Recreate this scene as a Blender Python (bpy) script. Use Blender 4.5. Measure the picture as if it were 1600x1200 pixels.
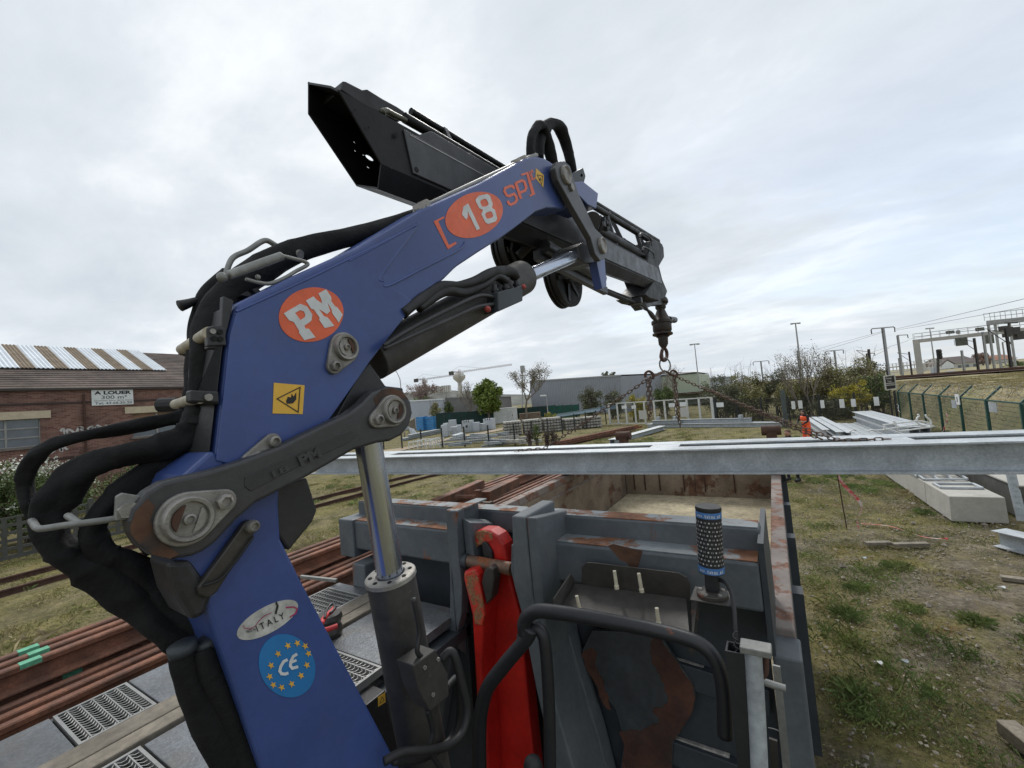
import bpy, bmesh, math, random
import numpy as np
from mathutils import Vector, Matrix
from mathutils.geometry import tessellate_polygon
random.seed(7)
for _o in list(bpy.data.objects): bpy.data.objects.remove(_o)
SC = bpy.context.scene
COL = SC.collection
R = math.radians
# ------------------------------------------------------------------ camera
FPX = 662.54                                   # focal length in pixels of a 1600 px wide picture
YAW, PITCH, ROLL = 0.547984, 0.0443721, -0.0889670
CAM = Vector((0, 0, 3.5))
_F = Vector((-math.sin(YAW)*math.cos(PITCH), math.cos(YAW)*math.cos(PITCH), math.sin(PITCH)))
_R = Vector((math.cos(YAW), math.sin(YAW), 0)); _U = _R.cross(_F)
CR = math.cos(ROLL)*_R + math.sin(ROLL)*_U
CU = -math.sin(ROLL)*_R + math.cos(ROLL)*_U
CF = _F
cam = bpy.data.objects.new('camera', bpy.data.cameras.new('camera'))
COL.objects.link(cam); SC.camera = cam
cam.data.sensor_fit = 'HORIZONTAL'; cam.data.sensor_width = 36.0
cam.data.lens = 36.0*FPX/1600.0
cam.data.clip_start = 0.05; cam.data.clip_end = 4000
cam.matrix_world = Matrix(((CR.x, CU.x, -CF.x, CAM.x), (CR.y, CU.y, -CF.y, CAM.y), (CR.z, CU.z, -CF.z, CAM.z), (0, 0, 0, 1)))
# ------------------------------------------------------------------ sky, sun, exposure
SUN_EL, SUN_AZ = R(48), R(-25)                 # azimuth from +Y, negative = to the left
W = bpy.data.worlds.new('World'); SC.world = W; W.use_nodes = True
def build_world():
    nt = W.node_tree; N = nt.nodes; L = nt.links; N.clear()
    out = N.new('ShaderNodeOutputWorld'); bg = N.new('ShaderNodeBackground'); L.new(bg.outputs[0], out.inputs[0])
    bg.inputs['Strength'].default_value = 0.1
    sky = N.new('ShaderNodeTexSky'); sky.sky_type = 'NISHITA'; sky.sun_disc = False
    sky.sun_elevation = SUN_EL; sky.sun_rotation = SUN_AZ; sky.air_density = 1.0; sky.dust_density = 1.5; sky.ozone_density = 1.0
    tc = N.new('ShaderNodeTexCoord'); sp = N.new('ShaderNodeSeparateXYZ'); L.new(tc.outputs['Generated'], sp.inputs[0])
    def M(op, a, b=None, clamp=False):
        m = N.new('ShaderNodeMath'); m.operation = op; m.use_clamp = clamp
        for i, v in enumerate((a, b)):
            if v is None: continue
            if isinstance(v, (int, float)): m.inputs[i].default_value = v
            else: L.new(v, m.inputs[i])
        return m.outputs[0]
    den = M('ADD', M('MAXIMUM', sp.outputs[2], 0.0), 0.14)
    cx = M('DIVIDE', sp.outputs[0], den); cy = M('DIVIDE', sp.outputs[1], den)
    cb = N.new('ShaderNodeCombineXYZ'); L.new(cx, cb.inputs[0]); L.new(cy, cb.inputs[1])
    mp = N.new('ShaderNodeMapping'); mp.inputs['Rotation'].default_value = (0, 0, R(28)); mp.inputs['Scale'].default_value = (0.62, 0.95, 1)
    L.new(cb.outputs[0], mp.inputs[0])
    def noise(vec, sc, det, rough, dist=0.0):
        n = N.new('ShaderNodeTexNoise'); n.inputs['Scale'].default_value = sc; n.inputs['Detail'].default_value = det
        n.inputs['Roughness'].default_value = rough; n.inputs['Distortion'].default_value = dist; L.new(vec, n.inputs['Vector']); return n.outputs['Fac']
    def ramp(fac, stops):
        r = N.new('ShaderNodeValToRGB'); L.new(fac, r.inputs[0]); e = r.color_ramp.elements
        while len(e) > 1: e.remove(e[-1])
        e[0].position = stops[0][0]; e[0].color = stops[0][1]
        for p, c in stops[1:]: k = e.new(p); k.color = c
        return r.outputs[0]
    big = noise(mp.outputs[0], 1.05, 7, 0.58, 0.35)
    fine = noise(mp.outputs[0], 3.4, 8, 0.6, 0.3)
    mixf = M('ADD', M('MULTIPLY', big, 0.72), M('MULTIPLY', fine, 0.28))
    cloud = ramp(mixf, [(0.30, (3.7, 4.1, 4.6, 1)), (0.42, (4.3, 4.65, 5.05, 1)), (0.52, (4.8, 5.15, 5.5, 1)), (0.63, (6.0, 6.25, 6.45, 1))])
    gap = ramp(M('SUBTRACT', noise(mp.outputs[0], 0.6, 6, 0.62, 0.3), M('MULTIPLY', M('ADD', sp.outputs[0], 0.1), 0.26)), [(0.30, (0, 0, 0, 1)), (0.50, (1, 1, 1, 1))])   # 0 = thin cloud, blue shows
    g2 = M('MAXIMUM', M('MULTIPLY', sp.outputs[2], 1.7), gap, True)
    g3 = M('ADD', M('MULTIPLY', g2, 0.58), 0.42)
    mix = N.new('ShaderNodeMixRGB'); L.new(g3, mix.inputs[0]); L.new(sky.outputs[0], mix.inputs[1]); L.new(cloud, mix.inputs[2])
    # pale band of distant cloud just above the horizon
    hz = M('SUBTRACT', 1.0, M('MULTIPLY', M('ABSOLUTE', sp.outputs[2]), 8.5), True)
    m2 = N.new('ShaderNodeMixRGB'); L.new(M('MULTIPLY', hz, 0.6), m2.inputs[0]); L.new(mix.outputs[0], m2.inputs[1]); m2.inputs[2].default_value = (4.3, 4.7, 5.1, 1)
    L.new(m2.outputs[0], bg.inputs['Color'])
build_world()
sun = bpy.data.objects.new('sun', bpy.data.lights.new('sun', 'SUN')); COL.objects.link(sun)
sun.data.energy = 1.5; sun.data.angle = R(18); sun.data.color = (1.0, 0.97, 0.92)
_sd = Vector((math.sin(SUN_AZ)*math.cos(SUN_EL), math.cos(SUN_AZ)*math.cos(SUN_EL), math.sin(SUN_EL)))
sun.rotation_euler = (-_sd).to_track_quat('-Z', 'Y').to_euler()
sun.location = _sd*60
SC.view_settings.view_transform = 'Standard'; SC.view_settings.look = 'None'
SC.view_settings.exposure = 0.70; SC.view_settings.gamma = 1.0; SC.view_settings.use_curve_mapping = False
# ------------------------------------------------------------------ measuring the photograph
def ray(x, y): return CF + CR*((x-800)/FPX) - CU*((y-600)/FPX)
def onX(x, y, v): d = ray(x, y); return CAM + d*((v-CAM.x)/d.x)
def onY(x, y, v): d = ray(x, y); return CAM + d*((v-CAM.y)/d.y)
def onZ(x, y, v=0.0): d = ray(x, y); return CAM + d*((v-CAM.z)/d.z)
def atd(x, y, d): return CAM + ray(x, y)*d
def depth(p): return (Vector(p)-CAM).dot(CF)
BA = R(2.3); BN = Vector((math.cos(BA), -math.sin(BA), 0)); BD = Vector((math.sin(BA), math.cos(BA), 0)); BO = Vector((-1.05, 0.5, 0))
def onB(x, y, off=0.0):                        # the upright plane of the crane boom, off metres to its left
    d = ray(x, y); return CAM + d*(((BO-BN*off-CAM).dot(BN))/d.dot(BN))
def zat(P, px, py): return atd(px, py, depth(P)).z
# ------------------------------------------------------------------ mesh builder
WL = {}
class MB:
    def __init__(s): s.v = []; s.f = []
    def add(s, vs, fs):
        n = len(s.v); s.v += [Vector(p) for p in vs]; s.f += [tuple(i+n for i in f) for f in fs]; return s
    def box(s, c, size, ax=None):
        c = Vector(c); X, Y, Z = ax if ax else (Vector((1,0,0)), Vector((0,1,0)), Vector((0,0,1)))
        hx, hy, hz = (k/2 for k in size)
        vs = [c+X*(a*hx)+Y*(b*hy)+Z*(d*hz) for d in (-1,1) for a, b in ((-1,-1),(1,-1),(1,1),(-1,1))]
        return s.add(vs, [(3,2,1,0),(4,5,6,7),(0,1,5,4),(1,2,6,5),(2,3,7,6),(3,0,4,7)])
    def bb(s, x0, x1, y0, y1, z0, z1): return s.box(((x0+x1)/2,(y0+y1)/2,(z0+z1)/2),(abs(x1-x0),abs(y1-y0),abs(z1-z0)))
    def bar(s, a, b, w, h, up=(0,0,1)):        # a rectangular bar from a to b
        a, b = Vector(a), Vector(b); d = (b-a); L = d.length; d.normalize(); u = Vector(up)
        x = d.cross(u)
        if x.length < 1e-4: x = d.cross(Vector((0,1,0)))
        x.normalize(); u = x.cross(d)
        return s.box((a+b)/2, (w, L, h), (x, d, u))
    def prism(s, pts, ext, holes=()):          # planar outline pushed along ext
        pts = [Vector(p) for p in pts]; e = Vector(ext); n = len(pts)
        nr = Vector((0,0,0))
        for i in range(n): nr += pts[i].cross(pts[(i+1) % n])
        if nr.dot(e) > 0: pts.reverse(); holes = [list(reversed(h)) for h in holes]
        if not holes:
            s.add(pts+[p+e for p in pts], [tuple(range(n)), tuple(range(2*n-1, n-1, -1))]+[(i, i+n, (i+1) % n+n, (i+1) % n) for i in range(n)])
        else:
            loops = [pts]+[[Vector(p) for p in h] for h in holes]
            fl = [p for l in loops for p in l]; m = len(fl)
            tr = tessellate_polygon(loops)
            fs = [tuple(t) for t in tr]+[tuple(i+m for i in reversed(t)) for t in tr]
            k = 0
            for l in loops:
                q = len(l); fs += [(k+i, k+i+m, k+(i+1) % q+m, k+(i+1) % q) for i in range(q)]; k += q
            s.add(fl+[p+e for p in fl], fs)
        return s
    def tube(s, path, r, n=8, closed=False, cap=True):
        P = [Vector(p) for p in path]; m = len(P)
        rr = r if isinstance(r, (list, tuple)) else [r]*m
        T = []
        for i in range(m):
            a = P[(i-1) % m] if (closed or i) else P[i]; b = P[(i+1) % m] if (closed or i < m-1) else P[i]
            t = b-a; T.append(t.normalized() if t.length > 1e-9 else Vector((0,0,1)))
        u = T[0].orthogonal().normalized(); base = len(s.v); vs = []
        for i in range(m):
            u = (u-T[i]*u.dot(T[i])); u = u.normalized() if u.length > 1e-6 else T[i].orthogonal().normalized(); w = T[i].cross(u)
            for k in range(n):
                a = 2*math.pi*k/n; vs.append(P[i]+(u*math.cos(a)+w*math.sin(a))*rr[i])
        fs = []
        for i in range(m if closed else m-1):
            j = (i+1) % m
            for k in range(n): fs.append((i*n+k, i*n+(k+1) % n, j*n+(k+1) % n, j*n+k))
        if not closed and cap: fs += [tuple(range(n-1, -1, -1)), tuple((m-1)*n+k for k in range(n))]
        return s.add(vs, fs)
    def cyl(s, a, b, r, r2=None, n=20): return s.tube([a, b], [r, r if r2 is None else r2], n)
    def lathe(s, a, b, prof, n=20):            # prof: (fraction along a-b, radius)
        a, b = Vector(a), Vector(b); d = b-a
        t = d.normalized(); u = t.orthogonal().normalized(); w = t.cross(u); vs = []; m = len(prof)
        for f, r in prof:
            for k in range(n):
                g = 2*math.pi*k/n; vs.append(a+t*f+(u*math.cos(g)+w*math.sin(g))*max(r, 1e-4))
        fs = [(i*n+k, i*n+(k+1) % n, (i+1)*n+(k+1) % n, (i+1)*n+k) for i in range(m-1) for k in range(n)]
        fs += [tuple(range(n-1, -1, -1)), tuple((m-1)*n+k for k in range(n))]
        return s.add(vs, fs)
    def ball(s, c, r, n=10, m=7, sq=(1,1,1)):
        c = Vector(c); vs = []
        for i in range(1, m):
            ph = math.pi*i/m
            for k in range(n):
                a = 2*math.pi*k/n; vs.append(c+Vector((math.sin(ph)*math.cos(a)*r*sq[0], math.sin(ph)*math.sin(a)*r*sq[1], math.cos(ph)*r*sq[2])))
        t = len(vs); vs += [c+Vector((0,0,r*sq[2])), c-Vector((0,0,r*sq[2]))]
        fs = [(i*n+k, (i+1)*n+k, (i+1)*n+(k+1) % n, i*n+(k+1) % n) for i in range(m-2) for k in range(n)]
        fs += [(t, k, (k+1) % n) for k in range(n)]+[(t+1, (m-2)*n+(k+1) % n, (m-2)*n+k) for k in range(n)]
        return s.add(vs, fs)
    def ibeam(s, a, b, h, w, tf, tw, up=(0,0,1)):   # an I section from a to b, a and b on the section's centre
        a, b = Vector(a), Vector(b); d = (b-a).normalized(); u = Vector(up); x = d.cross(u).normalized(); u = x.cross(d)
        o = [(-w/2,-h/2),(w/2,-h/2),(w/2,-h/2+tf),(tw/2,-h/2+tf),(tw/2,h/2-tf),(w/2,h/2-tf),(w/2,h/2),(-w/2,h/2),(-w/2,h/2-tf),(-tw/2,h/2-tf),(-tw/2,-h/2+tf),(-w/2,-h/2+tf)]
        return s.prism([a+x*p+u*q for p, q in o], b-a)
    def section(s, o, a, b, up=(0,0,1)):
        a, b = Vector(a), Vector(b); d = (b-a).normalized(); u = Vector(up); x = d.cross(u).normalized(); u = x.cross(d)
        return s.prism([a+x*p+u*q for p, q in o], b-a)
def tag(o, label=None, cat=None, group=None, kind=None):
    if label: o['label'] = label
    if cat: o['category'] = cat
    if group: o['group'] = group
    if kind: o['kind'] = kind
    return o
def empty(name, loc, label=None, cat=None, group=None, kind=None):
    o = bpy.data.objects.new(name, None); COL.objects.link(o); o.empty_display_size = 0.1
    o.location = Vector(loc); WL[o.name] = Vector(loc); return tag(o, label, cat, group, kind)
def link_mesh(name, me, org, parent=None):
    o = bpy.data.objects.new(name, me); COL.objects.link(o); o.location = org
    WL[o.name] = Vector(org)
    if parent is not None:
        o.parent = parent; o.location = Vector(org)-WL[parent.name]
    return o
def build(name, mb, mat, parent=None, bevel=0.0, smooth=False, org=None, label=None, cat=None, group=None, kind=None, seg=2):
    vs = mb.v
    if org is None:
        lo = [min(v[i] for v in vs) for i in range(3)]; hi = [max(v[i] for v in vs) for i in range(3)]
        org = Vector(((lo[0]+hi[0])/2, (lo[1]+hi[1])/2, lo[2]))
    org = Vector(org)
    me = bpy.data.meshes.new(name); me.from_pydata([tuple(v-org) for v in vs], [], mb.f)
    me.materials.append(mat)
    if smooth:
        try: me.shade_smooth()
        except Exception: pass
        if smooth is not True: set_auto(me, smooth)
    o = link_mesh(name, me, org, parent)
    if bevel:
        b = o.modifiers.new('bevel', 'BEVEL'); b.width = bevel; b.segments = seg; b.limit_method = 'ANGLE'; b.angle_limit = R(35); b.harden_normals = False
    return tag(o, label, cat, group, kind)
def set_auto(me, ang):                          # sharp edges past the angle
    bm = bmesh.new(); bm.from_mesh(me)
    for e in bm.edges:
        if len(e.link_faces) == 2 and e.calc_face_angle(0) > ang: e.smooth = False
    bm.to_mesh(me); bm.free()
AUTO = R(40)
def copy_tree(o, parent=None, loc=None, rotz=None):
    c = o.copy(); COL.objects.link(c)
    if parent is not None: c.parent = parent
    if loc is not None: c.location = loc
    if rotz is not None: c.rotation_euler = (0, 0, rotz)
    for k in o.children: copy_tree(k, c)
    return c
def spline(P, n=6, closed=False):
    P = [Vector(p) for p in P]; m = len(P); out = []
    for i in range(m if closed else m-1):
        if closed: a, b, c, d = P[(i-1) % m], P[i], P[(i+1) % m], P[(i+2) % m]
        else: a, b, c, d = P[max(i-1, 0)], P[i], P[i+1], P[min(i+2, m-1)]
        for k in range(n):
            t = k/n; out.append(0.5*((2*b)+(c-a)*t+(2*a-5*b+4*c-d)*t*t+(-a+3*b-3*c+d)*t**3))
    if not closed: out.append(P[-1])
    return out
def lerpl(L, n):                               # stretch a list of numbers to n samples
    return [float(x) for x in np.interp(np.linspace(0, len(L)-1, n), range(len(L)), L)]
def text_mesh(name, s, o, xe, ye, mat, parent=None, bold=0.0, thick=0.0012, shear=0.0):
    """Lettering fitted into the parallelogram o, o+xe, o+ye."""
    cu = bpy.data.curves.new('lettering', 'FONT'); cu.body = s; cu.offset = bold; cu.resolution_u = 3; cu.shear = shear
    t = bpy.data.objects.new('lettering_tmp', cu); COL.objects.link(t)
    dg = bpy.context.evaluated_depsgraph_get(); me = bpy.data.meshes.new_from_object(t.evaluated_get(dg))
    bpy.data.objects.remove(t); bpy.data.curves.remove(cu)
    co = [v.co.copy() for v in me.vertices]
    x0, x1 = min(c.x for c in co), max(c.x for c in co); y0, y1 = min(c.y for c in co), max(c.y for c in co)
    o, xe, ye = Vector(o), Vector(xe), Vector(ye); nr = xe.cross(ye).normalized()
    mb = MB(); mb.add([o+xe*((c.x-x0)/(x1-x0))+ye*((c.y-y0)/(y1-y0))+nr*thick for c in co], [tuple(p.vertices) for p in me.polygons])
    bpy.data.meshes.remove(me)
    return build(name, mb, mat, parent)
def sag(a, b, s, n=10): return [a.lerp(b, k/n)-Vector((0,0,s*4*(k/n)*(1-k/n))) for k in range(n+1)]
# ------------------------------------------------------------------ materials
MATS = {}
def mk(name, base, rough=0.55, metal=0.0, var=0.25, vs=3.0, bump=0.0, bs=60.0, rust=0.0, rs=5.0, rcol=(0.13,0.045,0.018), dirt=0.0, dcol=(0.05,0.042,0.035),
       streak=False, fs=40.0, fine=0.1, spec=0.5, col2=None, c2s=2.0, c2t=0.5, aniso=None, scuff=0.0, scol=(0.5,0.5,0.5)):
    m = bpy.data.materials.new(name); m.use_nodes = True; nt = m.node_tree; N = nt.nodes; L = nt.links
    b = N['Principled BSDF']; b.inputs['Roughness'].default_value = rough; b.inputs['Metallic'].default_value = metal
    b.inputs['Specular IOR Level'].default_value = spec
    tc = N.new('ShaderNodeTexCoord'); oi = N.new('ShaderNodeObjectInfo')
    va = N.new('ShaderNodeVectorMath'); va.operation = 'ADD'; L.new(tc.outputs['Object'], va.inputs[0])
    mu = N.new('ShaderNodeMath'); mu.operation = 'MULTIPLY'; mu.inputs[1].default_value = 37.0; L.new(oi.outputs['Random'], mu.inputs[0])
    L.new(mu.outputs[0], va.inputs[1]); vec = va.outputs[0]
    def noise(sc, det=4, rg=0.55, v=None, dist=0.0):
        n = N.new('ShaderNodeTexNoise'); n.inputs['Scale'].default_value = sc; n.inputs['Detail'].default_value = det; n.inputs['Roughness'].default_value = rg
        n.inputs['Distortion'].default_value = dist; L.new(v or vec, n.inputs['Vector']); return n.outputs['Fac']
    def rng(f, a, c, d=0.0, e=1.0):
        r = N.new('ShaderNodeMapRange'); r.inputs[1].default_value = a; r.inputs[2].default_value = c; r.inputs[3].default_value = d; r.inputs[4].default_value = e
        L.new(f, r.inputs[0]); return r.outputs[0]
    def mixc(f, a, c, mode='MIX'):
        x = N.new('ShaderNodeMixRGB'); x.blend_type = mode
        for i, v in ((0, f), (1, a), (2, c)):
            if isinstance(v, (int, float)): x.inputs[i].default_value = v
            elif isinstance(v, tuple): x.inputs[i].default_value = (*v[:3], 1)
            else: L.new(v, x.inputs[i])
        return x.outputs[0]
    col = tuple(base)
    if col2: col = mixc(rng(noise(c2s, 5, 0.6), c2t-0.08, c2t+0.08), tuple(base), tuple(col2))
    lo, hi = 1-var, 1+var*0.7
    v1 = rng(noise(vs, 5, 0.6), 0.3, 0.7, lo, hi)
    col = mixc(1.0, col, v1, 'MULTIPLY')
    if fine: col = mixc(1.0, col, rng(noise(fs, 3, 0.6), 0.3, 0.7, 1-fine, 1+fine), 'MULTIPLY')
    rgh = None
    if dirt:
        d = rng(noise(vs*1.7, 6, 0.65), 0.62-0.25*dirt, 0.75, 0, min(1, dirt)); col = mixc(d, col, dcol)
    if scuff:
        mp = N.new('ShaderNodeMapping'); mp.inputs['Scale'].default_value = (2, 9, 25); mp.inputs['Rotation'].default_value = (0.4, 0.2, 0.5); L.new(vec, mp.inputs[0])
        d = rng(noise(4.0, 5, 0.7, mp.outputs[0]), 0.66, 0.72, 0, scuff); col = mixc(d, col, scol)
    if rust:
        rv = vec
        if streak:
            mp = N.new('ShaderNodeMapping'); mp.inputs['Scale'].default_value = (1, 1, 0.18); L.new(vec, mp.inputs[0]); rv = mp.outputs[0]
        t = 0.72-0.4*rust
        f = rng(noise(rs, 8, 0.68, rv, 0.3), t, t+0.05); rc = mixc(rng(noise(rs*5, 4, 0.6), 0.35, 0.65), rcol, tuple(c*2.2 for c in rcol))
        col = mixc(f, col, rc); rgh = rng(f, 0, 1, rough, 0.9)
        if metal:
            L.new(rng(f, 0, 1, metal, 0.0), b.inputs['Metallic'])
    L.new(col, b.inputs['Base Color'])
    if rgh is None: rgh = rng(noise(vs*3, 4, 0.6), 0.3, 0.7, max(0.02, rough-0.1), min(1, rough+0.1))
    L.new(rgh, b.inputs['Roughness'])
    if bump:
        bp = N.new('ShaderNodeBump'); bp.inputs['Strength'].default_value = bump; bp.inputs['Distance'].default_value = 0.01
        L.new(noise(bs, 5, 0.6), bp.inputs['Height']); L.new(bp.outputs[0], b.inputs['Normal'])
    MATS[name] = m; return m
blue = mk('blue_paint', (0.044,0.076,0.235), 0.34, var=0.22, vs=2.2, rust=0.035, rs=9, dirt=0.24, dcol=(0.075,0.085,0.125), fine=0.05, bump=0.05, bs=25, scuff=0.45, scol=(0.15,0.17,0.24))
black = mk('black_steel', (0.022,0.022,0.024), 0.45, var=0.35, dirt=0.35, dcol=(0.055,0.05,0.045), bump=0.12, bs=70, scuff=0.3, scol=(0.12,0.12,0.12))
blackgloss = mk('black_boom_paint', (0.014,0.014,0.015), 0.5, var=0.3, vs=2, dirt=0.4, dcol=(0.028,0.027,0.026), bump=0.06, bs=40, scuff=0.5, scol=(0.13,0.13,0.13), spec=0.18)
cast = mk('cast_black', (0.042,0.042,0.044), 0.42, var=0.25, bump=0.12, bs=45, rust=0.10, rs=4, rcol=(0.11,0.045,0.02))
cast_rust = mk('rusty_pad', (0.10,0.046,0.024), 0.75, var=0.5, vs=9, bump=0.25, bs=60, col2=(0.03,0.027,0.025), c2s=10, c2t=0.55)
pinm = mk('worn_pin_steel', (0.29,0.275,0.25), 0.5, 0.45, var=0.35, vs=14, bump=0.2, bs=90, rust=0.2, rs=14, dirt=0.5, dcol=(0.07,0.062,0.055))
chrome = mk('chrome_rod', (0.46,0.50,0.59), 0.22, 0.92, var=0.05, fine=0.02)
cloth = mk('black_hose_sleeve', (0.012,0.012,0.0125), 0.8, var=0.35, vs=5, bump=1.0, bs=16, spec=0.22, fs=300)
rubber = mk('black_rubber', (0.012,0.012,0.013), 0.6, var=0.2, bump=0.1, bs=90)
greyrod = mk('grey_rod', (0.24,0.24,0.225), 0.5, 0.3, var=0.25, vs=10, rust=0.12, rs=14)
cream = mk('cream_roller', (0.46,0.41,0.31), 0.6, var=0.2, vs=12, dirt=0.4)
orange = mk('orange_decal', (0.74,0.125,0.04), 0.45, var=0.14, vs=8, fine=0.06, dirt=0.25, dcol=(0.4,0.12,0.06))
white = mk('white_decal', (0.62,0.63,0.63), 0.5, var=0.14, vs=9, fine=0.06, dirt=0.3, dcol=(0.36,0.36,0.37))
yellow = mk('yellow_decal', (0.72,0.42,0.05), 0.45, var=0.1, fine=0.04)
inkblack = mk('black_ink', (0.015,0.015,0.016), 0.6, var=0.1)
cyan = mk('blue_decal', (0.02,0.17,0.42), 0.4, var=0.1, fine=0.03)
star = mk('gold_star', (0.75,0.42,0.06), 0.45, var=0.1)
dirtywhite = mk('dirty_white_decal', (0.52,0.51,0.47), 0.6, var=0.3, vs=30, dirt=0.6, dcol=(0.2,0.19,0.17))
magenta = mk('magenta_ink', (0.35,0.03,0.10), 0.5)
skip = mk('skip_grey_paint', (0.098,0.112,0.124), 0.55, var=0.28, vs=3, rust=0.20, rs=5.5, streak=True, dirt=0.45, dcol=(0.155,0.155,0.15), bump=0.06, bs=30, scuff=0.3, scol=(0.25,0.27,0.28))
skip_rust = mk('skip_grey_rusty', (0.17,0.19,0.2), 0.6, var=0.25, rust=0.60, rs=3.5, rcol=(0.10,0.042,0.02), bump=0.12, bs=40)
skip_dark = mk('skip_dark_grey', (0.034,0.042,0.050), 0.55, var=0.3, vs=4, dirt=0.3, rust=0.06, rs=5, scuff=0.3, scol=(0.1,0.1,0.1))
skip_in = mk('skip_inside', (0.24,0.19,0.14), 0.85, var=0.4, vs=2.5, rust=0.40, rs=2.2, rcol=(0.085,0.045,0.028), bump=0.2, bs=40)
skip_floor = mk('skip_floor', (0.36,0.31,0.21), 0.9, var=0.35, vs=3, fs=20, fine=0.25, rust=0.2, rs=6, rcol=(0.11,0.075,0.04), bump=0.2, bs=30)
skip_side = mk('skip_side_rail', (0.22,0.185,0.165), 0.75, var=0.3, rust=0.55, rs=5, rcol=(0.115,0.058,0.038), bump=0.15, bs=50)
galv = mk('galvanised', (0.42,0.45,0.47), 0.52, 0.35, var=0.22, vs=4, fs=45, fine=0.18, bump=0.05, bs=50, dirt=0.22, dcol=(0.28,0.29,0.29))
galv2 = mk('galvanised_dull', (0.36,0.39,0.41), 0.6, 0.3, var=0.25, vs=5, fs=40, fine=0.15)
rustbar = mk('rusty_rail', (0.21,0.088,0.05), 0.75, var=0.4, vs=5, fs=60, fine=0.25, bump=0.25, bs=80, col2=(0.125,0.058,0.038), c2s=3)
rustorange = mk('orange_rust', (0.26,0.09,0.03), 0.85, var=0.35, vs=4, fs=30, fine=0.2)
rustdark = mk('dark_rust', (0.075,0.036,0.024), 0.85, var=0.4, vs=5, bump=0.25, bs=60)
rustchain = mk('chain_rust', (0.11,0.066,0.045), 0.6, 0.4, var=0.4, vs=30)
greenmark = mk('green_paint_mark', (0.11,0.36,0.22), 0.6, var=0.3, vs=25)
red = mk('red_paint', (0.47,0.016,0.011), 0.36, var=0.28, vs=4, dirt=0.4, dcol=(0.20,0.018,0.014), rust=0.09, rs=6, bump=0.06, scuff=0.35, scol=(0.24,0.04,0.03))
redworn = mk('red_paint_worn', (0.48,0.04,0.018), 0.55, var=0.25, vs=6, rust=0.62, rs=16, rcol=(0.15,0.075,0.035), bump=0.15, bs=60)
deckm = mk('deck_plate', (0.165,0.175,0.19), 0.42, 0.55, var=0.3, vs=4, fs=70, fine=0.25, dirt=0.7, dcol=(0.135,0.122,0.10), bump=0.25, bs=90, scuff=0.4, scol=(0.38,0.38,0.37))
grate = mk('grating', (0.30,0.30,0.29), 0.5, 0.5, var=0.25, dirt=0.3)
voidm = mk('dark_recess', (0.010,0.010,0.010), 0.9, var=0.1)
tray = mk('tray_steel', (0.055,0.05,0.045), 0.45, 0.3, var=0.35, vs=7, rust=0.28, rs=5, rcol=(0.06,0.026,0.014), bump=0.08)
rail_blk = mk('black_handrail', (0.018,0.019,0.022), 0.45, var=0.3, bump=0.1, bs=60, rust=0.06, rs=6, scuff=0.25, scol=(0.09,0.09,0.1))
plastic = mk('ivory_plastic', (0.55,0.5,0.38), 0.5, var=0.1)
labelblue = mk('blue_label', (0.06,0.17,0.40), 0.45, var=0.12)
dotm = mk('grey_dot', (0.5,0.5,0.5), 0.5)
timber = mk('old_timber', (0.19,0.165,0.13), 0.85, var=0.35, vs=3, bump=0.4, bs=30, fs=25, fine=0.25)
conc = mk('concrete', (0.40,0.385,0.35), 0.9, var=0.16, vs=1.5, fs=14, fine=0.08, bump=0.12, bs=30, dirt=0.15, dcol=(0.25,0.24,0.21))
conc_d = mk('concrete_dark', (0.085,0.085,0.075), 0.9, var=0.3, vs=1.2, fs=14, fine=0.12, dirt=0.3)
sleeper = mk('concrete_sleeper', (0.38,0.365,0.33), 0.9, var=0.35, vs=2.5, dirt=0.4, dcol=(0.12,0.115,0.1))
gfence = mk('green_fence_paint', (0.012,0.06,0.048), 0.55, var=0.2)
gsheet = mk('green_screen', (0.010,0.075,0.055), 0.75, var=0.25, vs=1.5)
gsheet2 = mk('dark_green_screen', (0.008,0.035,0.03), 0.8, var=0.25, vs=1.5)
dfence = mk('dark_fence', (0.018,0.022,0.022), 0.6)
bluestack = mk('blue_crates', (0.05,0.23,0.50), 0.6, var=0.3, vs=2)
clad = mk('grey_cladding', (0.27,0.285,0.315), 0.55, var=0.08, vs=0.3)
clad_g = mk('green_cladding', (0.40,0.45,0.33), 0.6, var=0.08, vs=0.3)
clad_l = mk('light_cladding', (0.45,0.48,0.52), 0.55, var=0.1, vs=0.3)
paintw = mk('white_paint', (0.70,0.71,0.70), 0.5, var=0.12, vs=2)
plaster = mk('pale_render', (0.55,0.53,0.48), 0.8, var=0.12, vs=0.2)
tileroof = mk('distant_roof', (0.11,0.085,0.08), 0.8, var=0.2, vs=0.5)
terra = mk('terracotta_roof', (0.28,0.13,0.085), 0.85, var=0.2, vs=0.5)
glass = mk('window_glass', (0.10,0.12,0.14), 0.12, var=0.3, vs=0.8, spec=0.8)
lintel = mk('cream_lintel', (0.52,0.44,0.31), 0.8, var=0.15, vs=3)
framem = mk('window_frame', (0.30,0.29,0.27), 0.6)
steelmast = mk('mast_steel', (0.34,0.345,0.34), 0.6, 0.2, var=0.15)
mastdark = mk('mast_dark', (0.05,0.045,0.042), 0.7, var=0.2)
wirem = mk('wire', (0.06,0.06,0.062), 0.6)
concm = mk('gantry_concrete', (0.40,0.385,0.36), 0.8, var=0.15, vs=0.6)
orangevest = mk('orange_vest', (0.95,0.12,0.03), 0.7, var=0.12, vs=6)
darkcloth = mk('dark_workwear', (0.012,0.013,0.02), 0.85, var=0.3)
skinm = mk('skin', (0.35,0.19,0.13), 0.6, var=0.1)
hairm = mk('dark_hair', (0.02,0.014,0.01), 0.7)
bark = mk('bark', (0.13,0.105,0.085), 0.9, var=0.3, vs=2)
barkp = mk('bark_pale', (0.22,0.185,0.155), 0.9, var=0.3, vs=2)
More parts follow.
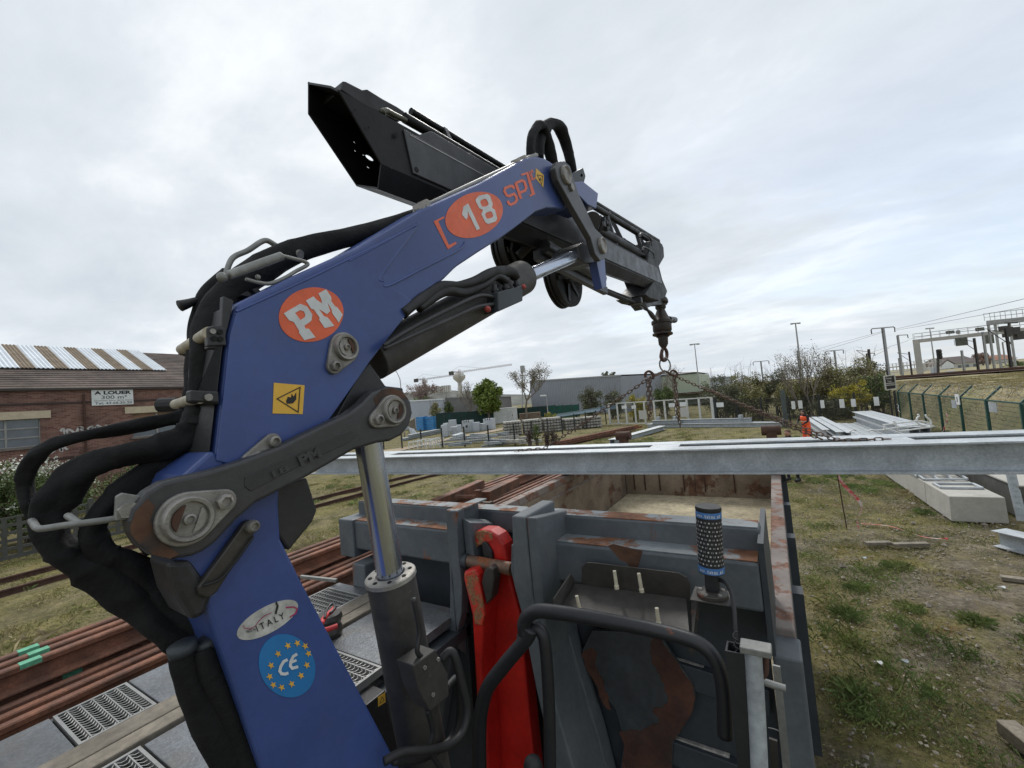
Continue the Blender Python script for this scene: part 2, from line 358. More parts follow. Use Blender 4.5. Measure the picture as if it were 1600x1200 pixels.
def leafm(name, c, c2):
    m = mk(name, c, 0.6, var=0.35, vs=1.3, fs=6, fine=0.3, col2=c2, c2s=1.5, c2t=0.52, spec=0.3)
    m.node_tree.nodes['Principled BSDF'].inputs['Subsurface Weight'].default_value = 0.0
    return m
leaf_lime = leafm('leaf_lime', (0.20,0.26,0.05), (0.13,0.175,0.04))
leaf_dark = leafm('leaf_dark', (0.15,0.155,0.085), (0.10,0.11,0.06))
leaf_brown = leafm('leaf_olive', (0.31,0.285,0.135), (0.20,0.20,0.085))
leaf_yel = leafm('leaf_yellow', (0.46,0.38,0.05), (0.27,0.26,0.05))
leaf_bud = leafm('leaf_bud', (0.20,0.17,0.10), (0.13,0.12,0.06))
leaf_pink = leafm('leaf_pink', (0.34,0.25,0.22), (0.22,0.17,0.14))
leaf_green = leafm('leaf_green', (0.13,0.175,0.055), (0.085,0.12,0.04))
leaf_white = leafm('blossom', (0.62,0.62,0.55), (0.45,0.47,0.38))
grassm = leafm('grass_blade', (0.22,0.235,0.075), (0.30,0.255,0.12))
tuftm = leafm('tuft_blade', (0.18,0.245,0.085), (0.25,0.28,0.10))
drym = leafm('dry_blade', (0.45,0.38,0.24), (0.34,0.28,0.16))
stonem = mk('gravel_stone', (0.30,0.26,0.215), 0.9, var=0.45, vs=2.0, fs=3, fine=0.3)
def node_mat(name):
    m = bpy.data.materials.new(name); m.use_nodes = True; nt = m.node_tree
    return m, nt.nodes, nt.links, nt.nodes['Principled BSDF']
def ground_material():
    m, N, L, b = node_mat('ground_soil'); b.inputs['Roughness'].default_value = 0.95; b.inputs['Specular IOR Level'].default_value = 0.15
    g = N.new('ShaderNodeNewGeometry'); P = g.outputs['Position']
    def noise(sc, det=6, rg=0.6, dist=0.0):
        n = N.new('ShaderNodeTexNoise'); n.inputs['Scale'].default_value = sc; n.inputs['Detail'].default_value = det; n.inputs['Roughness'].default_value = rg; n.inputs['Distortion'].default_value = dist
        L.new(P, n.inputs['Vector']); return n.outputs['Fac']
    def ramp(f, st):
        r = N.new('ShaderNodeValToRGB'); L.new(f, r.inputs[0]); e = r.color_ramp.elements
        while len(e) > 1: e.remove(e[-1])
        e[0].position = st[0][0]; e[0].color = (*st[0][1], 1)
        for p, c in st[1:]: k = e.new(p); k.color = (*c, 1)
        return r.outputs[0]
    def mix(f, a, c, mode='MIX'):
        x = N.new('ShaderNodeMixRGB'); x.blend_type = mode
        for i, v in ((0, f), (1, a), (2, c)):
            if isinstance(v, float): x.inputs[i].default_value = v
            else: L.new(v, x.inputs[i])
        return x.outputs[0]
    soil = ramp(noise(2.3, 8, 0.7), [(0.3, (0.075,0.062,0.05)), (0.5, (0.175,0.148,0.12)), (0.7, (0.32,0.28,0.235))])
    moss = ramp(noise(1.7, 7, 0.65), [(0.3, (0.15,0.075,0.03)), (0.5, (0.15,0.128,0.045)), (0.7, (0.14,0.155,0.055))])
    grass = ramp(noise(3.1, 7, 0.65), [(0.3, (0.10,0.10,0.04)), (0.5, (0.165,0.15,0.062)), (0.7, (0.25,0.205,0.11))])
    f1 = ramp(noise(0.55, 9, 0.68, 0.4), [(0.47, (0,0,0)), (0.60, (1,1,1))])
    f2 = ramp(noise(0.21, 9, 0.68, 0.4), [(0.43, (0,0,0)), (0.56, (1,1,1))])
    sx = N.new('ShaderNodeSeparateXYZ'); L.new(P, sx.inputs[0])
    mr = N.new('ShaderNodeMapRange'); L.new(sx.outputs[0], mr.inputs[0]); mr.inputs[1].default_value = 3.5; mr.inputs[2].default_value = -3.0
    mr2 = N.new('ShaderNodeMapRange'); L.new(sx.outputs[1], mr2.inputs[0]); mr2.inputs[1].default_value = 6.0; mr2.inputs[2].default_value = 20.0
    mm = N.new('ShaderNodeMath'); mm.operation = 'MAXIMUM'; L.new(mr.outputs[0], mm.inputs[0]); L.new(mr2.outputs[0], mm.inputs[1])
    mh = N.new('ShaderNodeMath'); mh.operation = 'MULTIPLY'; mh.inputs[1].default_value = 0.75; L.new(mm.outputs[0], mh.inputs[0])
    fg = N.new('ShaderNodeMath'); fg.operation = 'MAXIMUM'; L.new(f2, fg.inputs[0]); L.new(mh.outputs[0], fg.inputs[1])
    c = mix(fg.outputs[0], mix(f1, soil, moss), grass)
    peb = N.new('ShaderNodeTexVoronoi'); peb.inputs['Scale'].default_value = 22; L.new(P, peb.inputs['Vector'])
    pf = ramp(peb.outputs['Distance'], [(0.12, (1,1,1)), (0.26, (0,0,0))])
    pm = N.new('ShaderNodeMath'); pm.operation = 'MULTIPLY'; L.new(pf, pm.inputs[0]); L.new(ramp(noise(0.9, 5, 0.6), [(0.5, (0,0,0)), (0.6, (0.6,0.6,0.6))]), pm.inputs[1])
    c = mix(pm.outputs[0], c, ramp(peb.outputs['Color'], [(0.2, (0.13,0.11,0.09)), (0.8, (0.34,0.30,0.25))]))
    c = mix(1.0, c, ramp(noise(14, 7, 0.75), [(0.32, (0.45,0.44,0.42)), (0.5, (1,1,1)), (0.68, (1.45,1.42,1.38))]), 'MULTIPLY')  # fine mottle; its dark end puts small ground shadows into the colour
    c = mix(1.0, c, ramp(noise(1.1, 6, 0.65), [(0.35, (0.72,0.72,0.74)), (0.65, (1.2,1.18,1.14))]), 'MULTIPLY')
    L.new(c, b.inputs['Base Color'])
    bp = N.new('ShaderNodeBump'); bp.inputs['Strength'].default_value = 0.9; bp.inputs['Distance'].default_value = 0.05; L.new(noise(18, 8, 0.75), bp.inputs['Height']); L.new(bp.outputs[0], b.inputs['Normal'])
    return m
groundm = ground_material()
dirtroad = mk('dirt_road_soil', (0.33,0.26,0.18), 0.95, var=0.2, vs=0.5, fs=4, fine=0.15)
bankm = mk('bank_grass', (0.29,0.235,0.125), 0.95, var=0.3, vs=0.35, fs=2.0, fine=0.25, col2=(0.21,0.19,0.085), c2s=0.25, bump=0.5, bs=6)
ballast = mk('track_ballast', (0.13,0.095,0.075), 0.95, var=0.3, vs=1, fs=6, fine=0.3)
hillm = mk('hill_far', (0.10,0.105,0.09), 0.95, var=0.4, vs=0.03, fs=0.1, fine=0.3)
def brick_material():
    m, N, L, b = node_mat('brick_wall'); b.inputs['Roughness'].default_value = 0.9
    g = N.new('ShaderNodeNewGeometry'); s = N.new('ShaderNodeSeparateXYZ'); L.new(g.outputs['Position'], s.inputs[0])
    c = N.new('ShaderNodeCombineXYZ'); L.new(s.outputs[1], c.inputs[0]); L.new(s.outputs[2], c.inputs[1])
    t = N.new('ShaderNodeTexBrick'); L.new(c.outputs[0], t.inputs['Vector']); t.inputs['Scale'].default_value = 1.0
    t.inputs['Brick Width'].default_value = 0.23; t.inputs['Row Height'].default_value = 0.075; t.inputs['Mortar Size'].default_value = 0.008
    t.inputs['Color1'].default_value = (0.125,0.045,0.034,1); t.inputs['Color2'].default_value = (0.235,0.12,0.09,1); t.inputs['Mortar'].default_value = (0.22,0.17,0.145,1)
    n = N.new('ShaderNodeTexNoise'); n.inputs['Scale'].default_value = 0.8; n.inputs['Detail'].default_value = 8; L.new(g.outputs['Position'], n.inputs['Vector'])
    r = N.new('ShaderNodeMapRange'); L.new(n.outputs['Fac'], r.inputs[0]); r.inputs[1].default_value = 0.3; r.inputs[2].default_value = 0.7; r.inputs[3].default_value = 0.65; r.inputs[4].default_value = 1.2
    x = N.new('ShaderNodeMixRGB'); x.blend_type = 'MULTIPLY'; x.inputs[0].default_value = 1; L.new(t.outputs['Color'], x.inputs[1]); L.new(r.outputs[0], x.inputs[2])
    L.new(x.outputs[0], b.inputs['Base Color'])
    bp = N.new('ShaderNodeBump'); bp.inputs['Strength'].default_value = 0.5; bp.inputs['Distance'].default_value = 0.01; L.new(t.outputs['Fac'], bp.inputs['Height']); bp.invert = True; L.new(bp.outputs[0], b.inputs['Normal'])
    return m
brickm = brick_material()
roofm = mk('roof_tiles', (0.105,0.078,0.064), 0.9, var=0.4, vs=0.55, fs=6, fine=0.25, col2=(0.075,0.056,0.048), c2s=0.8)
sheetw = mk('translucent_roof_sheet', (0.58,0.62,0.66), 0.6, var=0.12, vs=1.5)
sheetb = mk('brown_roof_sheet', (0.215,0.165,0.115), 0.85, var=0.3, vs=1.5)
graf = mk('graffiti_paint', (0.50,0.48,0.46), 0.7, var=0.2)
# outline of a railway rail
ro = [(-0.075,0),(0.075,0),(0.075,0.012),(0.012,0.032),(0.009,0.115),(0.036,0.13),(0.036,0.162),(0.028,0.172),(-0.028,0.172),(-0.036,0.162),(-0.036,0.13),(-0.009,0.115),(-0.012,0.032),(-0.075,0.012)]
barrelm = mk('dusty_barrel', (0.040,0.037,0.034), 0.6, var=0.4, vs=4, dirt=0.6, dcol=(0.095,0.088,0.078), bump=0.12, bs=60, scuff=0.6, scol=(0.17,0.165,0.155))
# ------------------------------------------------------------------ ground, roads, hills, railway bank
def fbm(x, y, sc=1.0, seed=0):
    v = 0.0; a = 1.0
    for k in range(4):
        v += a*math.sin(x*sc*(1.7**k)+seed+k*1.3+math.sin(y*sc*(1.6**k)*0.8+k))*math.cos(y*sc*(1.7**k)*1.1+seed*2+k*0.7); a *= 0.5
    return v
def grid_sheet(name, xs, ys, zf, mat, kind='structure'):
    nx, ny = len(xs), len(ys)
    vs = [(x, y, zf(x, y)) for y in ys for x in xs]
    fs = [(j*nx+i, j*nx+i+1, (j+1)*nx+i+1, (j+1)*nx+i) for j in range(ny-1) for i in range(nx-1)]
    me = bpy.data.meshes.new(name); me.from_pydata(vs, [], fs); me.materials.append(mat); me.shade_smooth()
    return tag(link_mesh(name, me, (0,0,0)), kind=kind)
def warp(a, b, n, p, c):                        # sample points denser near c
    t = np.linspace(-1, 1, n); s = np.sign(t)*np.abs(t)**p
    return [float(c+(b-c)*q if q > 0 else c+(c-a)*q) for q in s]
grid_sheet('ground', warp(-900, 900, 190, 3.2, -2), warp(-600, 1600, 190, 3.2, 14), lambda x, y: (0.045*fbm(x, y, 0.55)+0.02*fbm(x, y, 2.1, 3))*max(0.0, min(1.0, 1.3-abs(x+2)/60))-0.03, groundm)
# dirt road through the storage yard
P = [onZ(x, y, 0.02) for x, y in ((560,712),(640,699),(700,686),(760,675),(800,667))]
mb = MB(); vs = []
for i, p in enumerate(spline(P, 6)):
    vs += [p+Vector((-1.2,1.6,0))*(1+0.15*math.sin(i)), p+Vector((1.2,-1.6,0))*(1+0.15*math.cos(i*1.3))]
mb.add(vs, [(2*i, 2*i+1, 2*i+3, 2*i+2) for i in range(len(vs)//2-1)]); tag(build('dirt_road', mb, dirtroad), kind='structure')
# siding track in the grass on the left
trk = empty('railway_track', (-16.7, 6, 0), kind='structure')
for x0 in (-16.05, -17.52):
    pts = [(x0+max(0, y-8)**2*0.006, y, 0.0) for y in range(-8, 40, 3)]
    mb = MB()
    for a, b in zip(pts, pts[1:]): mb.section(ro, Vector(a)-Vector((0,0,0.03)), Vector(b)-Vector((0,0,0.03)))
    build('rail', mb, rustdark, trk)
# the railway bank behind the green fence
def bankz(x, y):
    e = 9.2+max(0, (y-45))*0.03
    t = (x-7.6)/max(0.5, e-7.6)
    if y > 34: t = min(max(t, -1), 1)
    b = 2.15*max(0.0, min(1.0, t))
    b = 2.15*(3*(b/2.15)**2-2*(b/2.15)**3)
    return b+0.05*fbm(x, y, 0.8)
grid_sheet('embankment', [6.6+0.35*i for i in range(20)]+[14+2.2*i for i in range(90)], [-10+2*i for i in range(40)]+[72+6*i for i in range(60)], lambda x, y: bankz(x, y)-0.06, bankm)
ta, tb2 = onZ(1410, 591.5, 2.25), onZ(1600, 578, 2.25); td = (tb2-ta).normalized(); tn = Vector((-td.y, td.x, 0))
if tn.y < 0: tn = -tn
mb = MB(); mb.prism([ta-td*40, tb2+td*80, tb2+td*80+tn*14, ta-td*40+tn*14], (0,0,0.05)); tag(build('track_bed', mb, ballast), kind='structure')
rt = empty('railway_track', (ta+tb2)/2+tn*3, kind='structure')
for k in range(3):
    for g in (0, 1.435):
        o = tn*(1.2+k*4+g)+Vector((0,0,0.055)); build('rail', MB().section(ro, ta-td*40+o, tb2+td*80+o), rustdark, rt)
# far hill with its blocks of flats
hl = []
pr = [(520,640),(560,625),(600,617),(640,613),(690,609),(740,612),(790,616),(860,617),(950,612),(1050,612),(1150,603),(1300,592),(1450,583),(1700,560)]
mb = MB(); vs = []
for x, y in pr:
    p = atd(x, y, 620); q = Vector((p.x, p.y, -1)); b = (Vector((p.x, p.y, 0))-CAM); b.z = 0; b.normalize()
    vs += [q-b*60, p, q+b*160+Vector((0,0,0))]
n = len(pr)
mb.add(vs, [f for i in range(n-1) for f in ((3*i, 3*i+1, 3*i+4, 3*i+3), (3*i+1, 3*i+2, 3*i+5, 3*i+4))]); tag(build('hills', mb, hillm, smooth=True), kind='structure')
def face_box(name, x0, x1, ytop, ybase, d, th, mat, parent=None, **kw):
    """a box whose near face spans the given sight lines at depth d, th metres deep"""
    a, b = atd(x0, ybase, d), atd(x1, ybase, d); zt = (atd(x0, ytop, d).z+atd(x1, ytop, d).z)/2; zb = min(a.z, b.z)
    if kw.get('ground'): zb = kw['ground']-0.0 if kw['ground'] is not True else 0.0
    a.z = b.z = zb; f = (b-a).normalized(); nrm = Vector((-f.y, f.x, 0)); nrm = nrm if nrm.dot(CF) > 0 else -nrm
    return MB().prism([a, b, Vector((b.x, b.y, zt)), Vector((a.x, a.y, zt))], nrm*th), a, b, zt, nrm
def far_building(name, x0, x1, ytop, ybase, d, th, mat, label, group=None, win=None, roofm_=None, cat='building'):
    m_, a, b, zt, nrm = face_box(name, x0, x1, ytop, ybase, d, th, mat)
    r = empty(name, (a+b)/2, label, cat, group)
    build('wall', m_, mat, r)
    f = (b-a).normalized(); L = (b-a).length
    build('roof', MB().prism([a+Vector((0,0,zt-a.z))-nrm*0.2-f*0.2, b+Vector((0,0,zt-a.z))-nrm*0.2+f*0.2, b+Vector((0,0,zt-a.z))+nrm*(th+0.2)+f*0.2, a+Vector((0,0,zt-a.z))+nrm*(th+0.2)-f*0.2], (0,0,0.02*L**0.5+0.1)), roofm_ or steelmast, r)
    if win:
        nx, ny = win
        for i in range(nx):
            for j in range(ny):
                c = a+f*(L*(i+0.5)/nx)+Vector((0,0,(zt-a.z)*(j+0.6)/ny))-nrm*0.05
                build('window', MB().box(c, (L/nx*0.45, 0.1, (zt-a.z)/ny*0.5), (f, nrm, Vector((0,0,1)))), glass, r)
    return r
for i, (x0, x1, yt, yb, w_) in enumerate(((663,674,606,615,(3,4)),(678,688,604,613,(3,5)),(690,703,602.5,612,(4,5)))):
    far_building('apartment_block', x0, x1, yt, yb, 560, 14, plaster, ['leftmost of three pale apartment blocks on the far hill','middle one of three pale apartment blocks on the far hill','rightmost and widest of three pale apartment blocks on the far hill'][i], 'apartment blocks on the far hill', w_)
# warehouses behind the yard
def cladded(name, x0, d0, yt0, x1, d1, yt1, th, mat, label, seam=0.5, cat='warehouse', trim=None):
    a = atd(x0, 640, d0); b = atd(x1, 640, d1); za, zb = zat(a, x0, yt0), zat(b, x1, yt1); zt = (za+zb)/2
    a.z = b.z = -0.05; f = (b-a).normalized(); nrm = Vector((-f.y, f.x, 0)); nrm = nrm if nrm.dot(CF) > 0 else -nrm
    r = empty(name, (a+b)/2, label, cat); L = (b-a).length; up = Vector((0,0,zt))
    build('wall', MB().prism([a, b, Vector((b.x,b.y,zb)), Vector((a.x,a.y,za))], nrm*th), mat, r)
    mb = MB(); n = int(L/seam)
    for k in range(n+1):
        p = a+f*(L*k/n); z = za+(zb-za)*k/n; mb.bar(p-nrm*0.03+Vector((0,0,0.02)), Vector((p.x,p.y,z-0.02))-nrm*0.03, 0.05, 0.05, nrm)
    s_ = build('cladding_rib', mb, mat, r); s_['kind'] = 'stuff'
    build('roof_edge', MB().bar(Vector((a.x,a.y,za+0.1))-nrm*0.06, Vector((b.x,b.y,zb+0.1))-nrm*0.06, 0.15, 0.22), trim or steelmast, r)
    build('roof', MB().prism([Vector((a.x,a.y,za+0.2)), Vector((b.x,b.y,zb+0.2)), Vector((b.x,b.y,zb+0.2))+nrm*th, Vector((a.x,a.y,za+0.2))+nrm*th], (0,0,0.06)), trim or steelmast, r)
    return r
cladded('warehouse', 832, 96, 596, 976, 78, 587, 30, clad, 'long grey clad warehouse behind the bare tree and dark bushes')
cladded('warehouse', 974, 92, 594, 1095, 84, 582.5, 20, clad_g, 'pale green clad warehouse behind the sling chains', trim=mastdark)
cladded('warehouse', 1096, 120, 592, 1150, 116, 589, 20, clad_l, 'small pale warehouse between the green warehouse and the hedge')
cladded('shed', 560, 88, 632, 697, 86, 624.5, 16, clad_l, 'light grey shed with pale roof edge beyond the screen fence', cat='shed', trim=paintw)
cladded('shed', 697, 84, 622, 800, 84, 620, 14, mk('grey_shed_wall', (0.20,0.195,0.19), 0.8, var=0.2, vs=0.5), 'dull grey shed behind the round green tree', cat='shed')
# ------------------------------------------------------------------ brick hall on the left
BX = -30.0
hall = empty('brick_hall', (BX-7, 4, 0), 'old red brick hall with tiled roof and graffiti on its wall', 'building')
Y0_, Y1_ = -22.0, 14.2; ze = 6.2
wins = []
w1y0, w1y1, w1z0, w1z1 = 1.2, 5.52, 3.48, 4.78
w2y0, w2y1 = 8.95, 12.3
hol = [[Vector((BX,y,z)) for y, z in ((w1y0,w1z0),(w1y1,w1z0),(w1y1,w1z1),(w1y0,w1z1))], [Vector((BX,y,z)) for y, z in ((w2y0,w1z0),(w2y1,w1z0),(w2y1,w1z1),(w2y0,w1z1))]]
build('wall', MB().prism([Vector((BX,y,z)) for y, z in ((Y0_,0),(Y1_,0),(Y1_,ze),(Y0_,ze))], (-0.35,0,0), hol), brickm, hall)
RX, RZt = BX-7.0, ze+3.0
build('gable_wall', MB().prism([Vector((x,Y1_-0.01,z)) for x, z in ((BX-0.36,0),(BX-13.6,0),(BX-13.6,ze),(RX,RZt-0.1),(BX-0.36,ze))], (0,-0.35,0)), brickm, hall)
# stepped tile courses
mb = MB(); n = 22
for s in (1, -1):
    for k in range(n):
        f0, f1 = k/n, (k+1)/n
        xa, xb = RX+s*7.1*(1-f0), RX+s*7.1*(1-f1); za = ze-0.02+3.07*f0; zb = ze-0.02+3.07*f1
        mb.prism([Vector((xa,Y0_,za+0.05)), Vector((xb,Y0_,zb+0.02)), Vector((xb,Y0_,zb-0.06)), Vector((xa,Y0_,za-0.03))], (0,Y1_+0.4-Y0_,0))
rf = build('roof', mb, roofm, hall)
build('gutter', MB().bar((BX+0.10,Y0_,ze-0.05), (BX+0.10,Y1_+0.3,ze-0.05), 0.12, 0.08), mastdark, hall)
# raised sheets, white and brown in turn
slx = lambda f: RX+7.1*(1-f); slz = lambda f: ze-0.02+3.07*f+0.16
seq = [(0.68,'w'),(0.56,'b')]*26
y = 11.6
for wd, cl in seq:
    a, b = y-wd, y; m_ = MB(); nn = 4; pts = []
    for q in range(nn*2+1):
        t = q/(nn*2); pts.append((a+(b-a)*t, 0.025 if q % 2 else -0.025))
    f0, f1 = 0.40, 1.0; vs = []
    for py, dz in pts: vs += [Vector((slx(f0), py, slz(f0)+dz)), Vector((slx(f1), py, slz(f1)+dz)), Vector((slx(f0), py, slz(f0)+dz-0.03)), Vector((slx(f1), py, slz(f1)+dz-0.03))]
    fs = []
    for q in range(len(pts)-1):
        i = 4*q; fs += [(i, i+4, i+5, i+1), (i+2, i+3, i+7, i+6), (i, i+2, i+6, i+4), (i+1, i+5, i+7, i+3)]
    m_.add(vs, fs); build('roof_sheet', m_, sheetw if cl == 'w' else sheetb, hall)
    y -= wd
build('sheet_gap_shade', MB().bb(slx(0.43), slx(0.41), y, 11.55, slz(0.41)-0.22, slz(0.41)-0.06), mastdark, hall)  # dark strip painted in for the shadow gap under the raised sheets
def window(y0, y1, nx, nz, boarded=False):
    w_ = build('window', MB().bb(BX-0.16, BX-0.15, y0, y1, w1z0, w1z1), glass, hall)
    for k in range(nx+1):
        y = y0+(y1-y0)*k/nx; build('mullion', MB().bb(BX-0.15, BX-0.09, y-0.035, y+0.035, w1z0, w1z1), framem, w_)
    for k in range(nz+1):
        z = w1z0+(w1z1-w1z0)*k/nz; build('glazing_bar', MB().bb(BX-0.149, BX-0.095, y0, y1, z-0.03, z+0.03), framem, w_)
    build('sill', MB().bb(BX-0.1, BX+0.12, y0-0.1, y1+0.1, w1z0-0.12, w1z0-0.001), mk('sill', (0.16,0.14,0.125), 0.8), w_)
    build('lintel', MB().bb(BX-0.1, BX+0.05, y0-0.3, y1+0.35, w1z1+0.001, w1z1+0.36), lintel, w_)
    return w_
wa = window(w1y0, w1y1, 4, 3); wb = window(w2y0, w2y1, 3, 2)
build('cardboard', MB().bb(BX-0.30, BX-0.28, 3.6, 5.4, 3.5, 4.25), paintw, wa)
build('boarding', MB().bb(BX-0.148, BX-0.12, w2y0, w2y0+2.0, w1z1-0.45, w1z1), mk('boarding', (0.22,0.13,0.08), 0.85, var=0.3), wb)
for z in (4.93+0.55, 2.75): build('string_course', MB().bb(BX, BX+0.04, Y0_, Y1_, z-0.05, z+0.05), mk('dark_course', (0.06,0.04,0.035), 0.9), hall)
for y in (7.05, -3.0): build('downpipe', MB().cyl((BX+0.07, y, 0), (BX+0.07, y, ze-0.3), 0.05, n=8), rustdark, hall)
# graffiti, flat paint on the brick
rnd = random.Random(8)
def gpath(y0, z0, w_, h_, n):
    pts = []
    for k in range(n):
        pts.append((y0+w_*k/n+rnd.uniform(-0.1,0.1), z0+h_*(0.5+0.5*math.sin(k*2.3+rnd.uniform(-0.4,0.4)))))
    return pts
for y0, z0, w_, h_, n in ((5.7,3.05,0.9,0.5,9),(6.2,3.85,1.5,0.35,14),(6.9,4.0,1.2,0.25,10),(6.6,2.1,1.6,0.5,11),(5.9,1.7,1.0,0.4,8),(9.3,2.9,1.4,0.4,10)):
    sp = spline([Vector((BX+0.006, a, b)) for a, b in gpath(y0, z0, w_, h_, n)], 5); mb = MB(); vs = []
    for i, p in enumerate(sp):
        t = (sp[min(i+1, len(sp)-1)]-sp[max(i-1, 0)]).normalized(); nn = Vector((0, -t.z, t.y)); vs += [p+nn*0.05, p-nn*0.05]
    mb.add(vs, [(2*i, 2*i+1, 2*i+3, 2*i+2) for i in range(len(sp)-1)]); build('graffiti', mb, graf, hall)
# the sign under the eaves
sg = empty('letting_sign', (BX+0.05, 8.2, 5.32), 'white letting sign on the brick wall reading A LOUER 300 m²', 'sign')
sy0, sy1, sz0, sz1 = 7.34, 9.02, 5.28, 6.10
build('board', MB().bb(BX+0.03, BX+0.07, sy0, sy1, sz0, sz1), paintw, sg, bevel=0.004)
def stext(s, f0, f1, g0, g1, m, bold=0.0):
    O = Vector((BX+0.071, sy0+(sy1-sy0)*f0, sz0+(sz1-sz0)*g0)); text_mesh('lettering', s, O, (0,(sy1-sy0)*(f1-f0),0), (0,0,(sz1-sz0)*(g1-g0)), m, sg, bold, 0.003)
stext('A LOUER', 0.06, 0.95, 0.69, 0.92, inkblack, 0.045); stext('300 m\u00b2', 0.22, 0.84, 0.40, 0.63, mk('grey_ink', (0.10,0.10,0.105), 0.6), 0.012)
stext('Quartier Parc de la Gare', 0.05, 0.97, 0.255, 0.34, MATS['grey_ink'], 0.01); stext('Tel: 43.68.30.20', 0.07, 0.96, 0.06, 0.21, MATS['grey_ink'], 0.015)
# concrete lattice fence in front of the hall
lf = empty('lattice_fence', (-20.9, 3.5, 0), 'weathered concrete lattice fence at the foot of the blossoming bush', 'fence')
fa, fb = Vector((-21.3, -9.0, 0)), Vector((-20.2, 9.5, 0)); fd = (fb-fa).normalized(); FL = (fb-fa).length; fn = Vector((-fd.y, fd.x, 0))
npan = 8
for k in range(npan+1):
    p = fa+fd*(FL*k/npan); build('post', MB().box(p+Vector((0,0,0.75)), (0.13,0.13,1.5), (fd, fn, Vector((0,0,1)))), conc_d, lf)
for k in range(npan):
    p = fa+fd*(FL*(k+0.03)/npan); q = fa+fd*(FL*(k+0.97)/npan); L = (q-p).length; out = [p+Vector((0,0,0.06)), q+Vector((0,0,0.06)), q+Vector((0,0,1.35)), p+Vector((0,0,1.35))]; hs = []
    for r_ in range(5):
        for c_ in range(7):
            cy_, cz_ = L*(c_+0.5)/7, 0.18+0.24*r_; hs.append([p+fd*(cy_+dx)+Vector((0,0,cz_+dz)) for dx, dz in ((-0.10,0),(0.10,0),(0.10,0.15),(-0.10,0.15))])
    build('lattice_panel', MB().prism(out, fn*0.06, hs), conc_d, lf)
# ------------------------------------------------------------------ the loader crane
crane = empty('loader_crane', Vector((-1.16, 0.62, 1.3)),
              'blue and black knuckle boom loader crane standing between cab and skip', 'crane')
def pB(px, off, th): return MB().prism([onB(x, y, off) for x, y in px], -BN*th)
def mB(p, off=0.0): return onB(p[0], p[1], off)
def decal(name, px, mat, parent, lift=0.0015, off=0.0, holes=(), th=0.0009):
    return build(name, MB().prism([onB(x, y, off-lift) for x, y in px], -BN*th, [[onB(x, y, off-lift) for x, y in h] for h in holes]), mat, parent)
def ell(c, A, B, off=0.0, n=48):
    C = onB(*c, off); a = onB(c[0]+A[0], c[1]+A[1], off)-onB(c[0]-A[0], c[1]-A[1], off); b = onB(c[0]+B[0], c[1]+B[1], off)-onB(c[0]-B[0], c[1]-B[1], off)
    return [C+a*(0.5*math.cos(2*math.pi*k/n))+b*(0.5*math.sin(2*math.pi*k/n)) for k in range(n)]
def elldecal(name, c, A, B, mat, parent, lift=0.0015): return build(name, MB().prism(ell(c, A, B, -lift), -BN*0.0009), mat, parent)
def ribbon_pts(path, w, closed=False):
    out = []; n = len(path)
    for i in range(n):
        a = path[(i-1) % n] if (closed or i) else path[i]; b = path[(i+1) % n] if (closed or i < n-1) else path[i]; p = path[i]
        d1 = Vector((p[0]-a[0], p[1]-a[1])); d2 = Vector((b[0]-p[0], b[1]-p[1]))
        d1 = d1.normalized() if d1.length else d2.normalized(); d2 = d2.normalized() if d2.length else d1
        t = (d1+d2); t = t.normalized() if t.length > 1e-3 else d1
        nn = Vector((-t.y, t.x)); k = 1/max(0.5, nn.dot(Vector((-d1.y, d1.x))))
        out.append(((p[0]+nn.x*w/2*k, p[1]+nn.y*w/2*k), (p[0]-nn.x*w/2*k, p[1]-nn.y*w/2*k)))
    return out
def ribbon(mb, path, w, off, closed=False):
    r = ribbon_pts(path, w, closed); n = len(r)
    vs = [onB(*q, off) for pr in r for q in pr]
    return mb.add(vs, [(2*i, 2*i+1, 2*((i+1) % n)+1, 2*((i+1) % n)) for i in range(n if closed else n-1)])
def zs(pts, ox, oy, k): return [(ox+x/k, oy+y/k) for x, y in pts]
def hp(c, px, off):                             # metres spanned by px pixels at a point of the boom plane, measured upright
    return abs((onB(c[0], c[1]+px/2, off)-onB(c[0], c[1]-px/2, off)).z)
# column
col_ = build('column', pB([(287,742),(331,703),(352,722),(404,735),(438,760),(436,787),(439,842),(471,907),(613,1177),(735,1410),(478,1410),(397,1168),(320,943),(279,875),(268,800)], 0.0, 0.19), blue, crane, bevel=0.008)
build('column_guard', pB([(430,757),(480,746),(496,797),(489,815),(452,861),(432,835)], 0.03, 0.14), black, crane, bevel=0.006)
# main boom
boom_px = [(333,733),(347,610),(356,523),(361,505),(369,475),(460,430),(560,385),(660,325),(750,285),(823,246),(838,244),(852,247),(866,256),(878,275),(886,300),(884,327),(868,325),(853,325),(837,331),(821,344),(803,358),(783,372),(750,393),(717,415),(711,420),(695,436),(650,473),(617,507),(597,535),(578,565),(545,612),(510,662),(440,700),(372,730)]
boom = build('main_boom', pB(boom_px, 0.0, 0.15), blue, crane, bevel=0.012, seg=3)
def backplate(px, off, th, d): return MB().add([q for x, y in px for q in (onB(x,y,off)-BD*d, onB(x,y,off)-BN*th-BD*d)], [(2*i,2*i+1,2*i+3,2*i+2) for i in range(len(px)-1)])
build('back_cover', backplate([(334,732),(347,612),(356,526),(361,508),(368,478)], 0.006, 0.15, 0.012), black, crane)
w = MB()
for pth in ([(369,487),(500,427),(650,352)], [(655,349),(597,428),(599,440),(606,447),(660,420),(716,391),(727,378)], [(545,408),(600,379),(655,349)]):
    w.tube(spline([onB(*p, -0.002) for p in pth], 6), 0.004, 6)
build('weld_bead', w, blue, boom)
